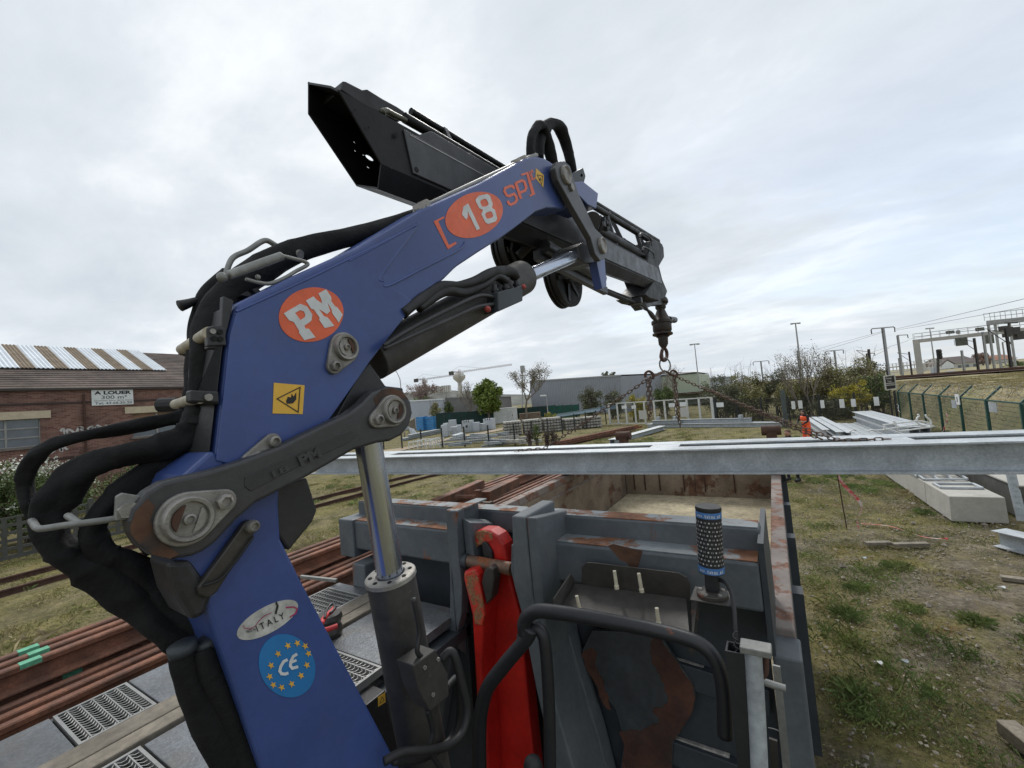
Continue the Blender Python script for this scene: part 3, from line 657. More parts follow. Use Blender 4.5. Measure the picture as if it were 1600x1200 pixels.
pl = build('reinforcing_plate', pB([(369,489),(652,353),(600,428),(601,444),(610,447),(650,473),(578,565),(510,662),(372,728),(338,720),(350,610),(359,525)], -0.004, 0.006), blue, boom, bevel=0.002)
LIFT = 0.0055
# decals of the boom
o_ = elldecal('badge', (489.7,491), (43.3,-25), (25.4,34.4), orange, boom, LIFT)
P_ = zs([(435,695),(690,545),(800,590),(880,715),(870,800),(830,840),(755,890),(775,935),(825,935),(930,1070),(755,1115),(670,995),(680,975),(590,830),(520,805)], 400, 420, 10)
Ph = zs([(610,690),(690,645),(750,665),(770,715),(765,755),(695,800)], 400, 420, 10)
M_ = zs([(780,495),(900,430),(945,482),(1035,545),(1020,470),(975,385),(1095,320),(1175,440),(1180,510),(1240,590),(1270,600),(1355,715),(1295,840),(1190,690),(1185,640),(1115,525),(1160,660),(1110,710),(985,625),(1060,740),(1120,760),(1225,890),(1075,925),(985,795),(1000,770),(905,635),(865,625)], 400, 420, 10)
decal('badge_letter', P_, white, boom, LIFT+0.0014, holes=[Ph]); decal('badge_letter', M_, white, boom, LIFT+0.0014)
Z = lambda pts: zs(pts, 660, 240, 7.27)
elldecal('number_badge', Z([(620,688)])[0], (302/7.27,-143/7.27), (111.5/7.27,219/7.27), orange, boom, 0.0015)
decal('number', Z([(450,692),(467,600),(520,565),(655,852),(618,872),(515,655),(515,720),(497,750)]), white, boom, 0.003)
decal('number', Z([(605,520),(640,480),(735,458),(768,480),(800,570),(790,615),(825,640),(850,735),(835,770),(745,800),(715,780),(670,690),(690,640),(645,620),(608,545)]), white, boom, 0.003,
      holes=[Z([(655,548),(670,525),(715,510),(735,530),(755,575),(735,595),(690,605),(672,592)]), Z([(710,692),(725,670),(770,655),(790,665),(805,705),(795,725),(745,740),(725,730)])])
decal('bracket_mark', Z([(128,770),(243,712),(252,730),(180,768),(302,1040),(378,1002),(392,1020),(290,1088)]), orange, boom, 0.0015)
decal('bracket_mark', Z([(1118,243),(1125,230),(1200,205),(1282,462),(1222,490),(1212,475),(1240,455),(1180,235),(1135,250)]), orange, boom, 0.0015)
for pth in ([(1042,400),(1030,372),(1000,368),(940,392),(932,430),(958,475),(985,482),(1040,458),(1062,478),(1074,525),(1055,556),(1005,580),(982,568),(970,535)],):
    build('letter', ribbon(MB(), Z(pth), 4.0, -0.0016), orange, boom)
build('letter', ribbon(ribbon(MB(), Z([(1058,330),(1120,512)]), 4.2, -0.0016), Z([(1060,336),(1130,305),(1158,318),(1180,385),(1165,420),(1100,448)]), 4.0, -0.0018), orange, boom)
build('letter', ribbon(MB(), Z([(1212,200),(1245,298),(1258,292)]), 1.6, -0.0016), orange, boom)
build('letter', ribbon(MB(), Z([(1258,215),(1248,190),(1234,196),(1236,222),(1254,285),(1266,294),(1276,284),(1274,268)]), 1.6, -0.0016), orange, boom)
def warning(parent, quad, tri, blob, lift, w=1.6):
    q = decal('warning_label', quad, yellow, parent, lift)
    build('warning_triangle', ribbon(MB(), tri, w, -lift-0.0012, True), inkblack, parent)
    if blob: decal('warning_symbol', blob, inkblack, parent, lift+0.0012)
    return q
wl = warning(boom, [(428,598),(476,602),(473,647),(426,646)], [(433,623),(469,605),(466,644)], [(447,627),(450,620),(455,621),(456,615),(459,620),(463,613),(463,624),(458,630),(449,631)], LIFT)
warning(boom, Z([(1290,165),(1380,245),(1375,385),(1285,280)]), Z([(1305,240),(1366,255),(1356,352)]), Z([(1325,285),(1345,275),(1350,300),(1330,310)]), 0.0015, 0.9)
# decals of the column
ZC = lambda pts: zs(pts, 350, 910, 6.318)
it = elldecal('origin_sticker', ZC([(447,362)])[0], (298/6.318,-155/6.318), (39/6.318,123/6.318), dirtywhite, col_)
def tpx(name, s, o, xe, ye, mat, parent, lift, bold=0.0):
    O = onB(*o, -lift); text_mesh(name, s, O, onB(*xe, -lift)-O, onB(*ye, -lift)-O, mat, parent, bold, 0.0004)
a, b, c = ZC([(330,487),(604,352),(308,428)]); tpx('lettering', 'I T A L Y', a, b, c, inkblack, col_, 0.003, 0.012)
a, b, c = ZC([(222,503),(312,476),(216,474)]); tpx('lettering', 'MADE IN', a, b, c, inkblack, col_, 0.003)
build('swoosh', ribbon(MB(), ZC([(612,248),(690,242),(722,262),(708,305),(650,345)]), 2.2, -0.003), magenta, col_)
build('swoosh', ribbon(MB(), ZC([(192,425),(205,452),(260,458),(310,432),(345,380),(400,330),(470,298)]), 1.1, -0.003), magenta, col_)
build('scratch', ribbon(MB(), ZC([(515,195),(530,235),(520,270),(510,312)]), 3.2, -0.0031), black, col_)
ce = elldecal('conformity_sticker', ZC([(637,823)])[0], (239/6.318,-129/6.318), (144/6.318,285/6.318), cyan, col_)
A2, B2 = Vector((24,-13)), Vector((14,27))
for x, y in ((725,600),(803,628),(835,703),(820,817),(762,920),(670,1003),(570,1037),(488,1012),(453,930),(466,820),(535,705),(632,625)):
    pts = []
    for k in range(10):
        r = 1.25 if k % 2 == 0 else 0.5; t = math.pi*k/5
        d = A2*(r*math.sin(t))-B2*(r*math.cos(t)); pts.append((x+d.x, y+d.y))
    decal('star', ZC(pts), star, col_, 0.003)
build('letter', ribbon(MB(), ZC([(628,762),(590,780),(560,830),(550,875),(568,902),(605,905),(636,893)]), 4.6, -0.003), white, col_)
build('letter', ribbon(ribbon(MB(), ZC([(722,706),(685,730),(660,780),(655,825),(675,848),(733,832)]), 4.6, -0.003), ZC([(662,790),(716,768)]), 4.0, -0.0032), white, col_)
# black forged links each side of the column
link_px = [(230,768),(255,753),(275,748),(330,735),(372,722),(437,698),(510,662),(545,646),(566,630),(582,613),(597,607),(613,604),(630,610),(642,627),(645,645),(640,664),(628,680),(610,689),(590,692),(553,703),(480,745),(435,768),(400,786),(370,812),(338,847),(318,862),(301,869),(268,875),(240,869),(215,852),(203,832),(200,815),(206,795)]
lk = build('link_arm', pB(link_px, -0.05, 0.045), cast, crane, bevel=0.008, seg=3)
build('link_arm', pB(link_px, 0.20, 0.045), cast, crane, bevel=0.008)
build('recess', pB([(383,745),(440,718),(520,682),(548,672),(560,678),(548,690),(480,722),(430,748),(392,768),(382,760)], -0.052, 0.003), mk('cast_black_recess', (0.03,0.03,0.031), 0.5, var=0.2, bump=0.1), lk, bevel=0.001)
O = onB(470, 729, -0.053); text_mesh('embossed_lettering', 'PM', O, onB(503, 713, -0.053)-O, onB(463, 713, -0.053)-O, cast, lk, 0.05, 0.004)
O = onB(427, 746, -0.053); text_mesh('embossed_lettering', '18', O, onB(452, 735, -0.053)-O, onB(423, 737, -0.053)-O, cast, lk, 0.02, 0.003)
build('rust_patch', pB([(204,822),(212,800),(230,780),(243,790),(235,812),(243,838),(262,853),(280,866),(266,873),(240,867),(217,850),(205,834)], -0.0512, 0.002), cast_rust, lk)
build('rust_patch', pB([(584,622),(597,609),(613,606),(629,612),(638,624),(626,622),(612,616),(598,620),(588,634)], -0.0512, 0.002), cast_rust, lk)
def disc(c, r, off, th, sx=1.0): 
    C = onB(*c, off); return MB().cyl(C, C+BN*th, r, n=32)
def pin(c, rpx, lobe, lpx, off, parent, name='pivot_pin'):
    """keeper plate with a lobe, round cap with two crescent ribs, and a lobe bolt."""
    r = hp(c, 2*rpx, off)/2; C = onB(*c, off); Lb = onB(*lobe, off); rl = hp(lobe, 2*lpx, off)/2
    d = Lb-C; dn = d.normalized(); t = BN.cross(dn); pts = []
    n = 22
    D = d.length; be = math.acos(max(-1, min(1, (r-rl)/D)))
    for k in range(n+1):
        a = be+(2*math.pi-2*be)*k/n; pts.append(C+dn*(math.cos(a)*r)+t*(math.sin(a)*r))
    for k in range(9):
        a = -be+2*be*k/8; pts.append(Lb+dn*(math.cos(a)*rl)+t*(math.sin(a)*rl))
    p = build(name, MB().prism(pts, BN*0.012), pinm, parent, bevel=0.003)
    q = C+BN*0.012
    build('pin_cap', MB().lathe(q, q+BN, [(0, r*0.86), (0.010, r*0.84), (0.013, r*0.78), (0.012, r*0.66), (0.004, r*0.62)], 32), pinm, p, smooth=AUTO)
    for s in (1, -1):
        mb = MB(); u = (dn*0.6+t*0.8); v = BN.cross(u); ps = []
        for k in range(9):
            a = R(28)+(math.pi-R(56))*k/8; ps.append(q+BN*0.004+(u*math.cos(a)+v*math.sin(a)*s)*r*0.56)
        build('crescent_rib', mb.prism(ps, BN*0.005), rustdark if s > 0 else pinm, p, bevel=0.0015)
    build('centre_bolt', MB().lathe(q, q+BN, [(0, r*0.2), (0.012, r*0.2), (0.014, r*0.13), (0.008, r*0.12)], 16), pinm, p, smooth=AUTO)
    q2 = Lb+BN*0.012
    build('lobe_bolt', MB().lathe(q2, q2+BN, [(0, rl*0.68), (0.012, rl*0.66), (0.015, rl*0.42), (0.006, rl*0.4)], 6 if rl > 0.02 else 12), pinm, p, smooth=AUTO)
    return p
pin((290,810), 42, (346,783), 19, -0.05, crane)
pin((611,642), 25, (586,656), 13, -0.05, crane)
pin((536,544), 24, (519,573), 12, -0.004, crane)
pin((398,728), 26, (423,690), 13, -0.006, crane)
# black struts between the boom pin and the cylinder joint
build('strut_plate', pB([(563,582),(578,567),(603,603),(630,606),(634,640),(590,690),(560,680),(522,655)], 0.02, 0.12), black, crane, bevel=0.005)
# lift cylinder
LO = 0.10
def cylr(c, px, off): return depth(onB(*c, off))*px/FPX
t0, t1 = (571,665), (612,909)
rodr = cylr((590,800), 20.5, LO)
lc = build('lift_cylinder', MB().cyl(onB(611,903,LO), onB(690,1330,LO), cylr((611,905), 37, LO), n=40), barrelm, crane, smooth=AUTO, bevel=0.004)
build('rod', MB().cyl(onB(*t0, LO), onB(*t1, LO), rodr, n=48), chrome, lc, smooth=AUTO)
ax = (onB(611,903,LO)-onB(690,1330,LO)).normalized(); q = onB(611,903,LO)
build('gland_ring', MB().lathe(q, q+ax, [(0, rodr*1.95), (0.012, rodr*1.92), (0.016, rodr*1.8), (0.016, rodr*1.12), (0.006, rodr*1.06)], 40), pinm, lc, smooth=AUTO)
u = ax.orthogonal().normalized(); v = ax.cross(u)
for k in range(8):
    a = 2*math.pi*k/8; p = q+ax*0.016+(u*math.cos(a)+v*math.sin(a))*rodr*1.5; build('gland_bolt', MB().cyl(p, p+ax*0.002, 0.007, n=10), voidm, lc)
vb = build('valve_block', MB().prism([onB(x, y, -0.075) for x, y in ((645,1040),(680,1015),(700,1052),(702,1088),(672,1112),(655,1080))], -BN*0.07), barrelm, crane, bevel=0.004)
for c in ((663,1043),(684,1030),(676,1085)): q = onB(*c, -0.075); build('socket_bolt', MB().lathe(q, q+BN, [(0,0.006),(0.005,0.006),(0.005,0.003),(0.002,0.003)], 10), pinm, vb)
def hose(name, px, offs, rpx, mat, parent, n=8, sides=10, wr=0.0, seed=1):
    k = len(px); offs = offs if isinstance(offs, (list, tuple)) else [offs]*k
    if len(offs) != k: offs = lerpl(list(offs), k)
    pts = [onB(*p, o) for p, o in zip(px, offs)]; sp = spline(pts, n); rp = rpx if isinstance(rpx, (list, tuple)) else [rpx]*k
    rr = lerpl(list(rp), len(sp)); rnd = random.Random(seed)
    ph = [rnd.uniform(0, 6.28) for _ in range(4)]
    rad = [depth(p)*r/FPX*(1+wr*(math.sin(i*0.23+ph[0])*0.8+math.sin(i*0.71+ph[1])*0.4+rnd.uniform(-0.15, 0.15))) for i, (p, r) in enumerate(zip(sp, rr))]
    mb = MB().tube(sp, rad, sides)
    if wr:
        nn = len(sp)
        for i in range(nn):
            for j in range(sides):
                v = mb.v[i*sides+j]; c = sp[i]; a = 2*math.pi*j/sides
                f = 1+wr*1.5*math.sin(2*a+i*0.16+ph[2])+wr*1.0*math.sin(3*a-i*0.24+ph[3])+(wr*1.5*(max(0, math.sin(i*0.62+1.3*math.sin(a+ph[0])+ph[1]))**5-0.3)*max(0, math.sin(a+i*0.11+ph[2]))+wr*1.6*max(0, math.sin(a*2+i*0.13+ph[3]))**8*math.sin(i*0.3+ph[0]) if wr > 0.02 else 0)
                mb.v[i*sides+j] = c+(v-c)*f
    return build(name, mb, mat, parent, smooth=True)
hose('hydraulic_hose', [(690,1030),(703,1018),(712,1030),(722,1070),(730,1110),(722,1145),(700,1165),(665,1172),(630,1175),(600,1190)], [-0.05,-0.08,-0.1,-0.1,-0.06], 6.5, rubber, lc)
hose('hydraulic_hose', [(698,1075),(714,1060),(718,1090),(716,1130),(700,1160),(660,1185),(615,1190)], [-0.05,-0.03,0.0,-0.03], 5.5, rubber, lc)
hose('hydraulic_hose', [(668,1110),(676,1140),(672,1168),(682,1190),(700,1215)], -0.05, 4.5, rubber, lc)
hose('hydraulic_pipe', [(646,935),(655,985),(652,1018),(664,1030)], -0.06, 4, black, lc)
# small lever on the column
lv = build('lever', pB([(384,815),(394,812),(401,820),(399,832),(340,925),(325,936),(311,930),(309,918)], -0.022, 0.02), tray, crane, bevel=0.004)
q = onB(392,822,-0.022); build('lever_bolt', MB().lathe(q, q+BN, [(0,0.014),(0.014,0.014),(0.02,0.009),(0.012,0.007)], 14), pinm, lv, smooth=AUTO)
hose('lever_rod', [(396,838),(366,880),(344,905),(318,915)], -0.03, 2.2, rubber, lv)
mb = MB()
for c, r in (((283,905),14),((296,890),9),((270,878),8),((300,940),12)): mb.ball(onB(*c, 0.02), cylr(c, r, 0.02))
build('swivel_block', MB().prism([onB(x, y, -0.01) for x, y in ((262,878),(298,874),(336,925),(322,962),(300,972),(276,930))], -BN*0.12), black, crane, bevel=0.012)
# boom cylinder under the main boom
bc0, bc1 = (580,563), (815,434); BCO = 0.08
bc = build('boom_cylinder', MB().cyl(onB(*bc0, BCO), onB(*bc1, BCO), cylr((700,500), 27, BCO), cylr(bc1, 26.5, BCO), n=36), barrelm, crane, smooth=AUTO, bevel=0.004)
build('rod', MB().cyl(onB(810,437,BCO), onB(915,393,BCO), cylr((860,415), 10.5, BCO), n=36), chrome, bc, smooth=AUTO)
vb2 = build('valve_block', pB([(778,456),(817,446),(817,470),(779,487)], -0.06, 0.09), skip_dark, crane, bevel=0.004)
for c in ((772,445),(789,441),(806,436)): q = onB(*c, -0.03); p2 = onB(c[0]+2, c[1]+17, -0.03); build('hose_fitting', MB().lathe(q, p2, [(0,0.012),((p2-q).length*0.4,0.012),((p2-q).length*0.42,0.018),((p2-q).length*0.6,0.018),((p2-q).length*0.62,0.013),((p2-q).length,0.013)], 10), black, vb2)
hose('hydraulic_hose', [(806,432),(796,424),(770,426),(745,438),(720,446),(690,447),(655,470),(630,490)], [-0.03,-0.03,0.0,0.0], 8, rubber, bc, wr=0.08)
hose('hydraulic_hose', [(790,440),(775,432),(755,445),(725,456),(695,456),(655,483)], [-0.03,-0.02,-0.01,0.0], 7, rubber, bc, wr=0.08, seed=3)
hose('hydraulic_pipe', [(778,475),(745,480),(700,500),(650,522),(600,545)], -0.035, 3.5, black, bc)
hose('hydraulic_pipe', [(779,468),(750,462),(700,484),(640,515),(600,540)], -0.035, 3.5, black, bc)
build('red_cap', MB().ball(onB(762,483,-0.05), 0.014), mk('red_cap', (0.35,0.05,0.04)), bc); build('red_cap', MB().ball(onB(818,448,-0.06), 0.012), MATS['red_cap'], bc)
# pipe on top of the boom
hose('pipe', [(650,330),(660,324),(700,305),(750,282),(800,259),(826,247),(838,243)], 0.03, 3.6, greyrod, crane)
hose('pipe', [(655,332),(700,309),(750,286),(800,263),(835,247)], 0.06, 3.0, greyrod, crane)
for c in ((655,327),(662,322),(806,255),(816,250)): q = onB(*c, 0.03); build('pipe_clamp', MB().box(q, (0.05,0.02,0.035)), pinm, crane, bevel=0.003)
# secondary boom with its extensions, lying to the left of the main boom
SD = ray(1240, 535).normalized()
SO = 0.30
ends = [(529,140,SO),(596,256,SO),(591,296,SO+0.05),(557,291,SO+0.27),(481,178,SO+0.33),(481,128,SO+0.29),(517,134,SO+0.06)]
EP = [onB(x, y, o) for x, y, o in ends]
SL = 4.75
secb = empty('secondary_boom', onB(760,300,0.45)); secb.parent = crane; secb.location = WL[secb.name]-WL[crane.name]
# rear sleeve: right side, chamfer, bottom and top as plates, left side as a plate with round holes
def plate(i, j, th, L0, L1):
    a, b = EP[i], EP[j]; c = sum(EP, Vector())/len(EP); nrm = (b-a).cross(SD).normalized()
    if nrm.dot(c-(a+b)/2) < 0: nrm = -nrm
    return MB().prism([a+SD*L0, b+SD*L0, b+SD*L1, a+SD*L1], nrm*th)
body = MB()
for i in range(7):
    j = (i+1) % 7
    if (i, j) in ((3,4),(4,5)): continue
    m_ = plate(i, j, 0.008, 0.0, SL); body.add(m_.v, m_.f)
build('box_section', body, blackgloss, secb)
# left wall with holes: intersect the sight line of each hole with that wall
a, b = EP[3], EP[4]; nrm = (b-a).cross(SD).normalized()
def hit(px, py, a, nrm): d = ray(px, py); return CAM+d*((a-CAM).dot(nrm)/d.dot(nrm))
holes = []
for x, y, r in ((173,455,7),(250,550,7),(331,492,6.5),(336,547,6.5),(388,573,6.5),(425,590,17),(417,649,7),(427,740,7)):
    c = hit(470+x/4, 100+y/4, a, nrm); u = SD; v = nrm.cross(u).normalized(); rr = depth(c)*(r/4)/FPX*1.2
    holes.append([c+(u*math.cos(2*math.pi*k/10)*1.6+v*math.sin(2*math.pi*k/10))*rr for k in range(10)])
def inside(c, A, B, L):
    e = B-A; s = (c-A).dot(e)/e.length_squared; t = (c-A).dot(SD); return 0.04 < s < 0.96 and 0.02 < t-0 < L
cent = lambda h: sum(h, Vector())/len(h)
hs = [h for h in holes if inside(cent(h), a, b, 1.6)]
try: build('side_wall', MB().prism([a, b, b+SD*1.9, a+SD*1.9], nrm*0.008 if nrm.dot(EP[0]-a) > 0 else -nrm*0.008, hs), blackgloss, secb)
except Exception as e_: print('holes', e_)
build('side_wall', MB().prism([a+SD*1.9, b+SD*1.9, b+SD*SL, a+SD*SL], nrm*0.008 if nrm.dot(EP[0]-a) > 0 else -nrm*0.008), blackgloss, secb)
a2, b2 = EP[4], EP[5]
m_ = plate(4, 5, 0.008, 0, SL); build('side_wall', m_, blackgloss, secb)
print('boxend', [tuple(round(k) for k in (800+FPX*(P-CAM).dot(CR)/depth(P), 600-FPX*(P-CAM).dot(CU)/depth(P))) for P in [e+SD*SL for e in EP]])
# inner extension stage and side stiffener
A_, B_ = EP[0]+SD*0.32, EP[1]+SD*0.18
build('side_stiffener', MB().prism([A_+(B_-A_)*0.10, A_+(B_-A_)*0.93, EP[1]+SD*(SL-0.1)+(EP[0]-EP[1])*0.07, EP[0]+SD*(SL-0.1)+(EP[1]-EP[0])*0.10], BN*0.009), mk('worn_black_paint', (0.030,0.031,0.033), 0.42, var=0.4, vs=3, dirt=0.5, dcol=(0.06,0.06,0.06), scuff=0.7, scol=(0.2,0.2,0.2)), secb, bevel=0.003)
build('scratch', MB().tube([EP[0]+SD*0.33+(EP[1]-EP[0])*0.16+BN*0.009, EP[0]+SD*1.0+(EP[1]-EP[0])*0.17+BN*0.009, EP[0]+SD*1.75+(EP[1]-EP[0])*0.12+BN*0.009], 0.0035, 5), mk('bare_metal', (0.35,0.35,0.35), 0.4, 0.5), secb)
for c in ((619,211),(651,265),(555,172),(576,199)): q = onB(*c, SO-0.01); r_ = cylr(c, 4.2 if c[0] > 600 else 1.6, SO); build('plate_hole', MB().cyl(q, q+BN*0.002, r_, n=16), voidm, secb)
tb = [((632,184),(1034,384),SO+0.05,8.0,5.8), ((642,174),(1028,374),SO+0.19,5.5,4.5), ((650,180),(1030,366),SO+0.27,5.0,4.0)]
for p0, p1, o, r0, r1 in tb:
    a = onB(*p0, o); mb = MB().tube([a, a+SD*4.3], cylr(p0, r0, o), 20); build('extension_cylinder', mb, blackgloss, secb, smooth=AUTO)
a = onB(898, 340, SO+0.06); build('extension_cylinder', MB().cyl(a, a+SD*1.75, cylr((980,387), 7.5, SO+0.06), n=20), blackgloss, secb, smooth=AUTO)
for p0, p1, o, r in (((925,321),(1031,385),SO+0.10,4.6), ((928,316),(1028,377),SO+0.22,3.6)): build('extension_cylinder', MB().tube([onB(*p0, o), onB(*p1, o)], [cylr(p0, r, o), cylr(p1, r*0.95, o)], 18), blackgloss, secb, smooth=AUTO)
for p0, o in (((642,174),SO+0.19),((650,180),SO+0.27)):
    for q in (0.25, 1.3, 3.4): a = onB(*p0, o)+SD*q; t_ = (a-EP[6]).dot(SD); build('tube_clamp', MB().bar(a, EP[6]+SD*t_-BN*0.06, 0.05, 0.03, SD), black, secb)
for p0, p1, o in (((925,321),(1031,385),SO+0.10), ((928,316),(1028,377),SO+0.22)):
    for q in (0.15, 0.55): a = onB(*p0, o).lerp(onB(*p1, o), q); t_ = (a-EP[0]).dot(SD); build('tube_clamp', MB().bar(a, EP[0]+SD*t_-BN*0.05, 0.04, 0.03, SD), black, secb)
a = EP[0]+SD*0.40; build('top_spine', MB().prism([a-Vector((0,0,0.02)), a+SD*0.12+Vector((0,0,0.055)), a+SD*2.2+Vector((0,0,0.055)), a+SD*2.3-Vector((0,0,0.02))], -BN*0.16), black, secb, bevel=0.004)
hose('tube_fitting', [(597,176),(604,174),(618,181),(634,188)], SO+0.04, [5.5,5,4.5,4], mk('olive_fitting', (0.10,0.095,0.07), 0.5, 0.4), secb)
build('hose_guard', MB().prism([onB(x, y, SO+0.16) for x, y in ((536,126),(541,127),(566,140),(574,139),(598,154),(620,166),(632,174),(636,182),(625,187),(600,178),(570,166),(533,140))], -BN*0.14), rubber, secb, bevel=0.006)
# head of the secondary boom where it hinges
hd = build('hinge_head', MB().prism([onB(x, y, 0.02) for x, y in ((884,266),(897,284),(911,283),(935,302),(932,326),(918,319),(900,300))], -BN*0.24), blue, secb, bevel=0.006)
build('hinge_plate', MB().prism([onB(x, y, -0.01) for x, y in ((932,408),(945,404),(948,447),(941,451))], -BN*0.06), blue, secb, bevel=0.004)
build('hinge_block', MB().prism([onB(x, y, 0.03) for x, y in ((903,386),(912,378),(937,392),(938,412),(915,412),(905,404))], -BN*0.2), black, secb, bevel=0.008)
build('bracket', MB().prism([onB(x, y, 0.05) for x, y in ((893,271),(900,268),(911,262),(915,275),(912,288),(898,289))], -BN*0.05, [[onB(908.5+1.8*math.cos(k), 274+2.6*math.sin(k), 0.05) for k in (0,1,2,3,4,5)]]), skip_dark, secb, bevel=0.002)
lk2 = [(867,262),(872,252),(882,251),(891,259),(897,280),(905,304),(930,356),(945,372),(949,391),(946,404),(938,408),(930,397),(923,372),(893,320),(872,282)]
l2 = build('rocker_link', pB(lk2, -0.055, 0.04), cast, crane, bevel=0.008, seg=3)
for c, r in (((883,274),13), ((940,384),12)):
    q = onB(*c, -0.055); rr = hp(c, 2*r, -0.055)/2
    build('pin_cap', MB().lathe(q, q+BN, [(0, rr), (0.016, rr*0.97), (0.02, rr*0.85), (0.012, rr*0.7)], 28), pinm, l2, smooth=AUTO)
q = onB(892,293,-0.055); build('lobe_bolt', MB().lathe(q, q+BN, [(0,0.025),(0.014,0.024),(0.014,0.012)], 12), pinm, l2)
build('rocker_link', pB(lk2, 0.18, 0.04), cast, crane, bevel=0.006)
build('hinge_bush', MB().cyl(onB(925,345,-0.03), onB(925,345,0.15), 0.06, n=24), cast, secb, smooth=AUTO)
mb = MB(); rnd = random.Random(3)
for k in range(60):
    c = onB(932+rnd.uniform(0,18), 340+rnd.uniform(0,18), 0.05+rnd.uniform(0,0.1)); mb.box(c, (0.03,0.03,0.03))
build('greasy_slide_block', mb, rubber, secb)
# lower support rail, hydraulic lines and the nose
build('support_rail', MB().bar(onB(838,398,0.34), onB(946,455,0.34), 0.05, 0.07), black, secb, bevel=0.004)
build('support_cylinder', MB().cyl(onB(850,385,0.30), onB(940,436,0.30), 0.05, n=18), black, secb, smooth=AUTO)
for o, d in ((0.30,0),(0.35,3),(0.40,-3)): hose('hydraulic_line', [(940,452+d),(965,462+d),(985,470+d),(1005,478-d),(1018,492+d),(1027,502)], o+0.05, 2.0, rubber, secb)
build('line_bracket', MB().box(onB(992,471,0.36), (0.16,0.06,0.07)), black, secb, bevel=0.01)
build('nose', MB().prism([onB(x, y, SO-0.02) for x, y in ((1016,376),(1032,378),(1037,386),(1038,402),(1030,416),(1035,436),(1043,455),(1040,464),(1030,470),(1016,466),(1008,460),(1022,440),(1012,410))], -BN*0.36), rubber, secb, bevel=0.012)
for px in ([(1000,371),(1003,364),(1016,372),(1018,384)], [(1004,392),(1007,386),(1020,395),(1022,404)]): hose('guard_loop', px, SO-0.02, 1.3, black, secb)
build('nose_tang', MB().prism([onB(x, y, SO+0.1) for x, y in ((996,474),(1010,460),(1030,466),(1044,466),(1043,476),(1022,477),(1004,484))], -BN*0.1), black, secb, bevel=0.01)
# hose reels
for c, r, o in (((802,392),44,0.66), ((880,432),49,0.66)):
    C = onB(*c, o); rr = cylr(c, r, o)
    prof = [(-0.07, rr*0.9), (-0.06, rr), (-0.045, rr), (-0.04, rr*0.93), (-0.03, rr*0.93), (-0.025, rr*0.98), (-0.01, rr*0.98), (-0.005, rr*0.93), (0.02, rr*0.93), (0.025, rr), (0.06, rr), (0.065, rr*0.9), (0.05, rr*0.7), (0.03, rr*0.3), (0.09, rr*0.28), (0.09, 0.01)]
    h_ = build('hose_reel', MB().lathe(C, C+BN, prof, 36), rubber, crane, smooth=AUTO)
    mb = MB()
    for k in range(6):
        a = k*math.pi/3+0.3; d = Vector((0,1,0))*math.cos(a)+Vector((0,0,1))*math.sin(a); mb.bar(C+BN*0.05+d*rr*0.25, C+BN*0.06+d*rr*0.9, 0.04, 0.02, BN)
    build('spoke', mb, black, h_)
build('reel_hub_plate', MB().prism([onB(x, y, 0.56) for x, y in ((806,348),(880,326),(905,352),(902,415),(860,424),(812,418),(800,390))], -BN*0.03), black, crane)
hose('hydraulic_hose', [(802,372),(830,360),(860,385),(870,420)], [0.5,0.4,0.4,0.5], 8, rubber, crane); hose('hydraulic_hose', [(810,400),(845,372),(868,395),(885,430)], [0.5,0.35,0.35,0.5], 7, rubber, crane)
# hoses arching over the elbow
hose('hose_loop', [(831,256),(829,225),(836,203),(845,196),(852,214),(862,248),(868,262)], [0.08,0.08,0.12], [7,7,7,8,9,9,8], cloth, crane, wr=0.07)
hose('hose_loop', [(843,250),(844,222),(850,202),(861,193),(874,200),(885,224),(891,250),(896,275)], [0.1,0.12,0.14], [9,9,8.5,8.5,8.5,8,8,8], cloth, crane, wr=0.085, seed=5)
# sleeved hose bundle along the boom's back and round the column
hose('hose_sleeve', [(690,315),(660,331),(625,346),(590,358),(550,369),(500,381),(455,396),(415,416),(378,440),(350,470),(333,505),(326,545),(322,590),(318,635),(312,665)], [0.12,0.14,0.16,0.12,0.12], [5.5,8.3,11.0,12.9,14.7,16.6,18.4,21.2,23.0,24.8,24.8,23.9,23.0,23.9,25.8], cloth, crane, wr=0.03, sides=20)
hose('hose_sleeve', [(360,430),(330,460),(316,500),(313,550),(310,600),(306,640),(290,668)], [0.25,0.25,0.25], [12.6,16.2,18.0,18.0,18.0,19.8,21.6], cloth, crane, wr=0.05, sides=18, seed=4)
hose('hose_sleeve', [(318,632),(290,648),(250,659),(200,668),(150,677),(108,686),(75,699),(52,718),(40,748),(43,782),(54,806),(68,826)], [0.18,0.2,0.25,0.3,0.3], [12.0,9.6,9.6,10.4,9.6,9.6,9.6,10.4,10.4,10.4,10.4,9.6], cloth, crane, wr=0.085, sides=18, seed=7)
hose('hose_sleeve', [(325,640),(300,678),(262,697),(215,706),(170,716),(130,735),(100,765),(80,800),(84,845),(110,872),(150,893),(200,930),(245,965),(278,995),(292,1020)], [0.1,0.15,0.22,0.25,0.25,0.2,0.15], [20.8,21.6,20.8,20.0,20.8,21.6,22.4,21.6,22.4,23.2,24.0,24.8,24.0,20.8,19.2], cloth, crane, wr=0.085, sides=24, seed=9)
hose('hose_sleeve', [(318,670),(290,705),(240,735),(195,768),(160,800),(145,835),(165,868),(200,880),(240,912),(280,950),(315,985),(325,1010)], [0.14,0.2,0.22,0.2,0.12], [20.8,20.8,19.2,17.6,17.6,19.2,18.4,17.6,17.6,18.4,18.4,17.6], cloth, crane, wr=0.085, sides=20, seed=11)
hose('hose_sleeve', [(285,1010),(290,1045),(305,1090),(330,1140),(365,1200),(410,1270)], 0.06, [17.6,19.2,20.0,20.8,21.6,22.4], cloth, crane, wr=0.05, sides=20, seed=13)
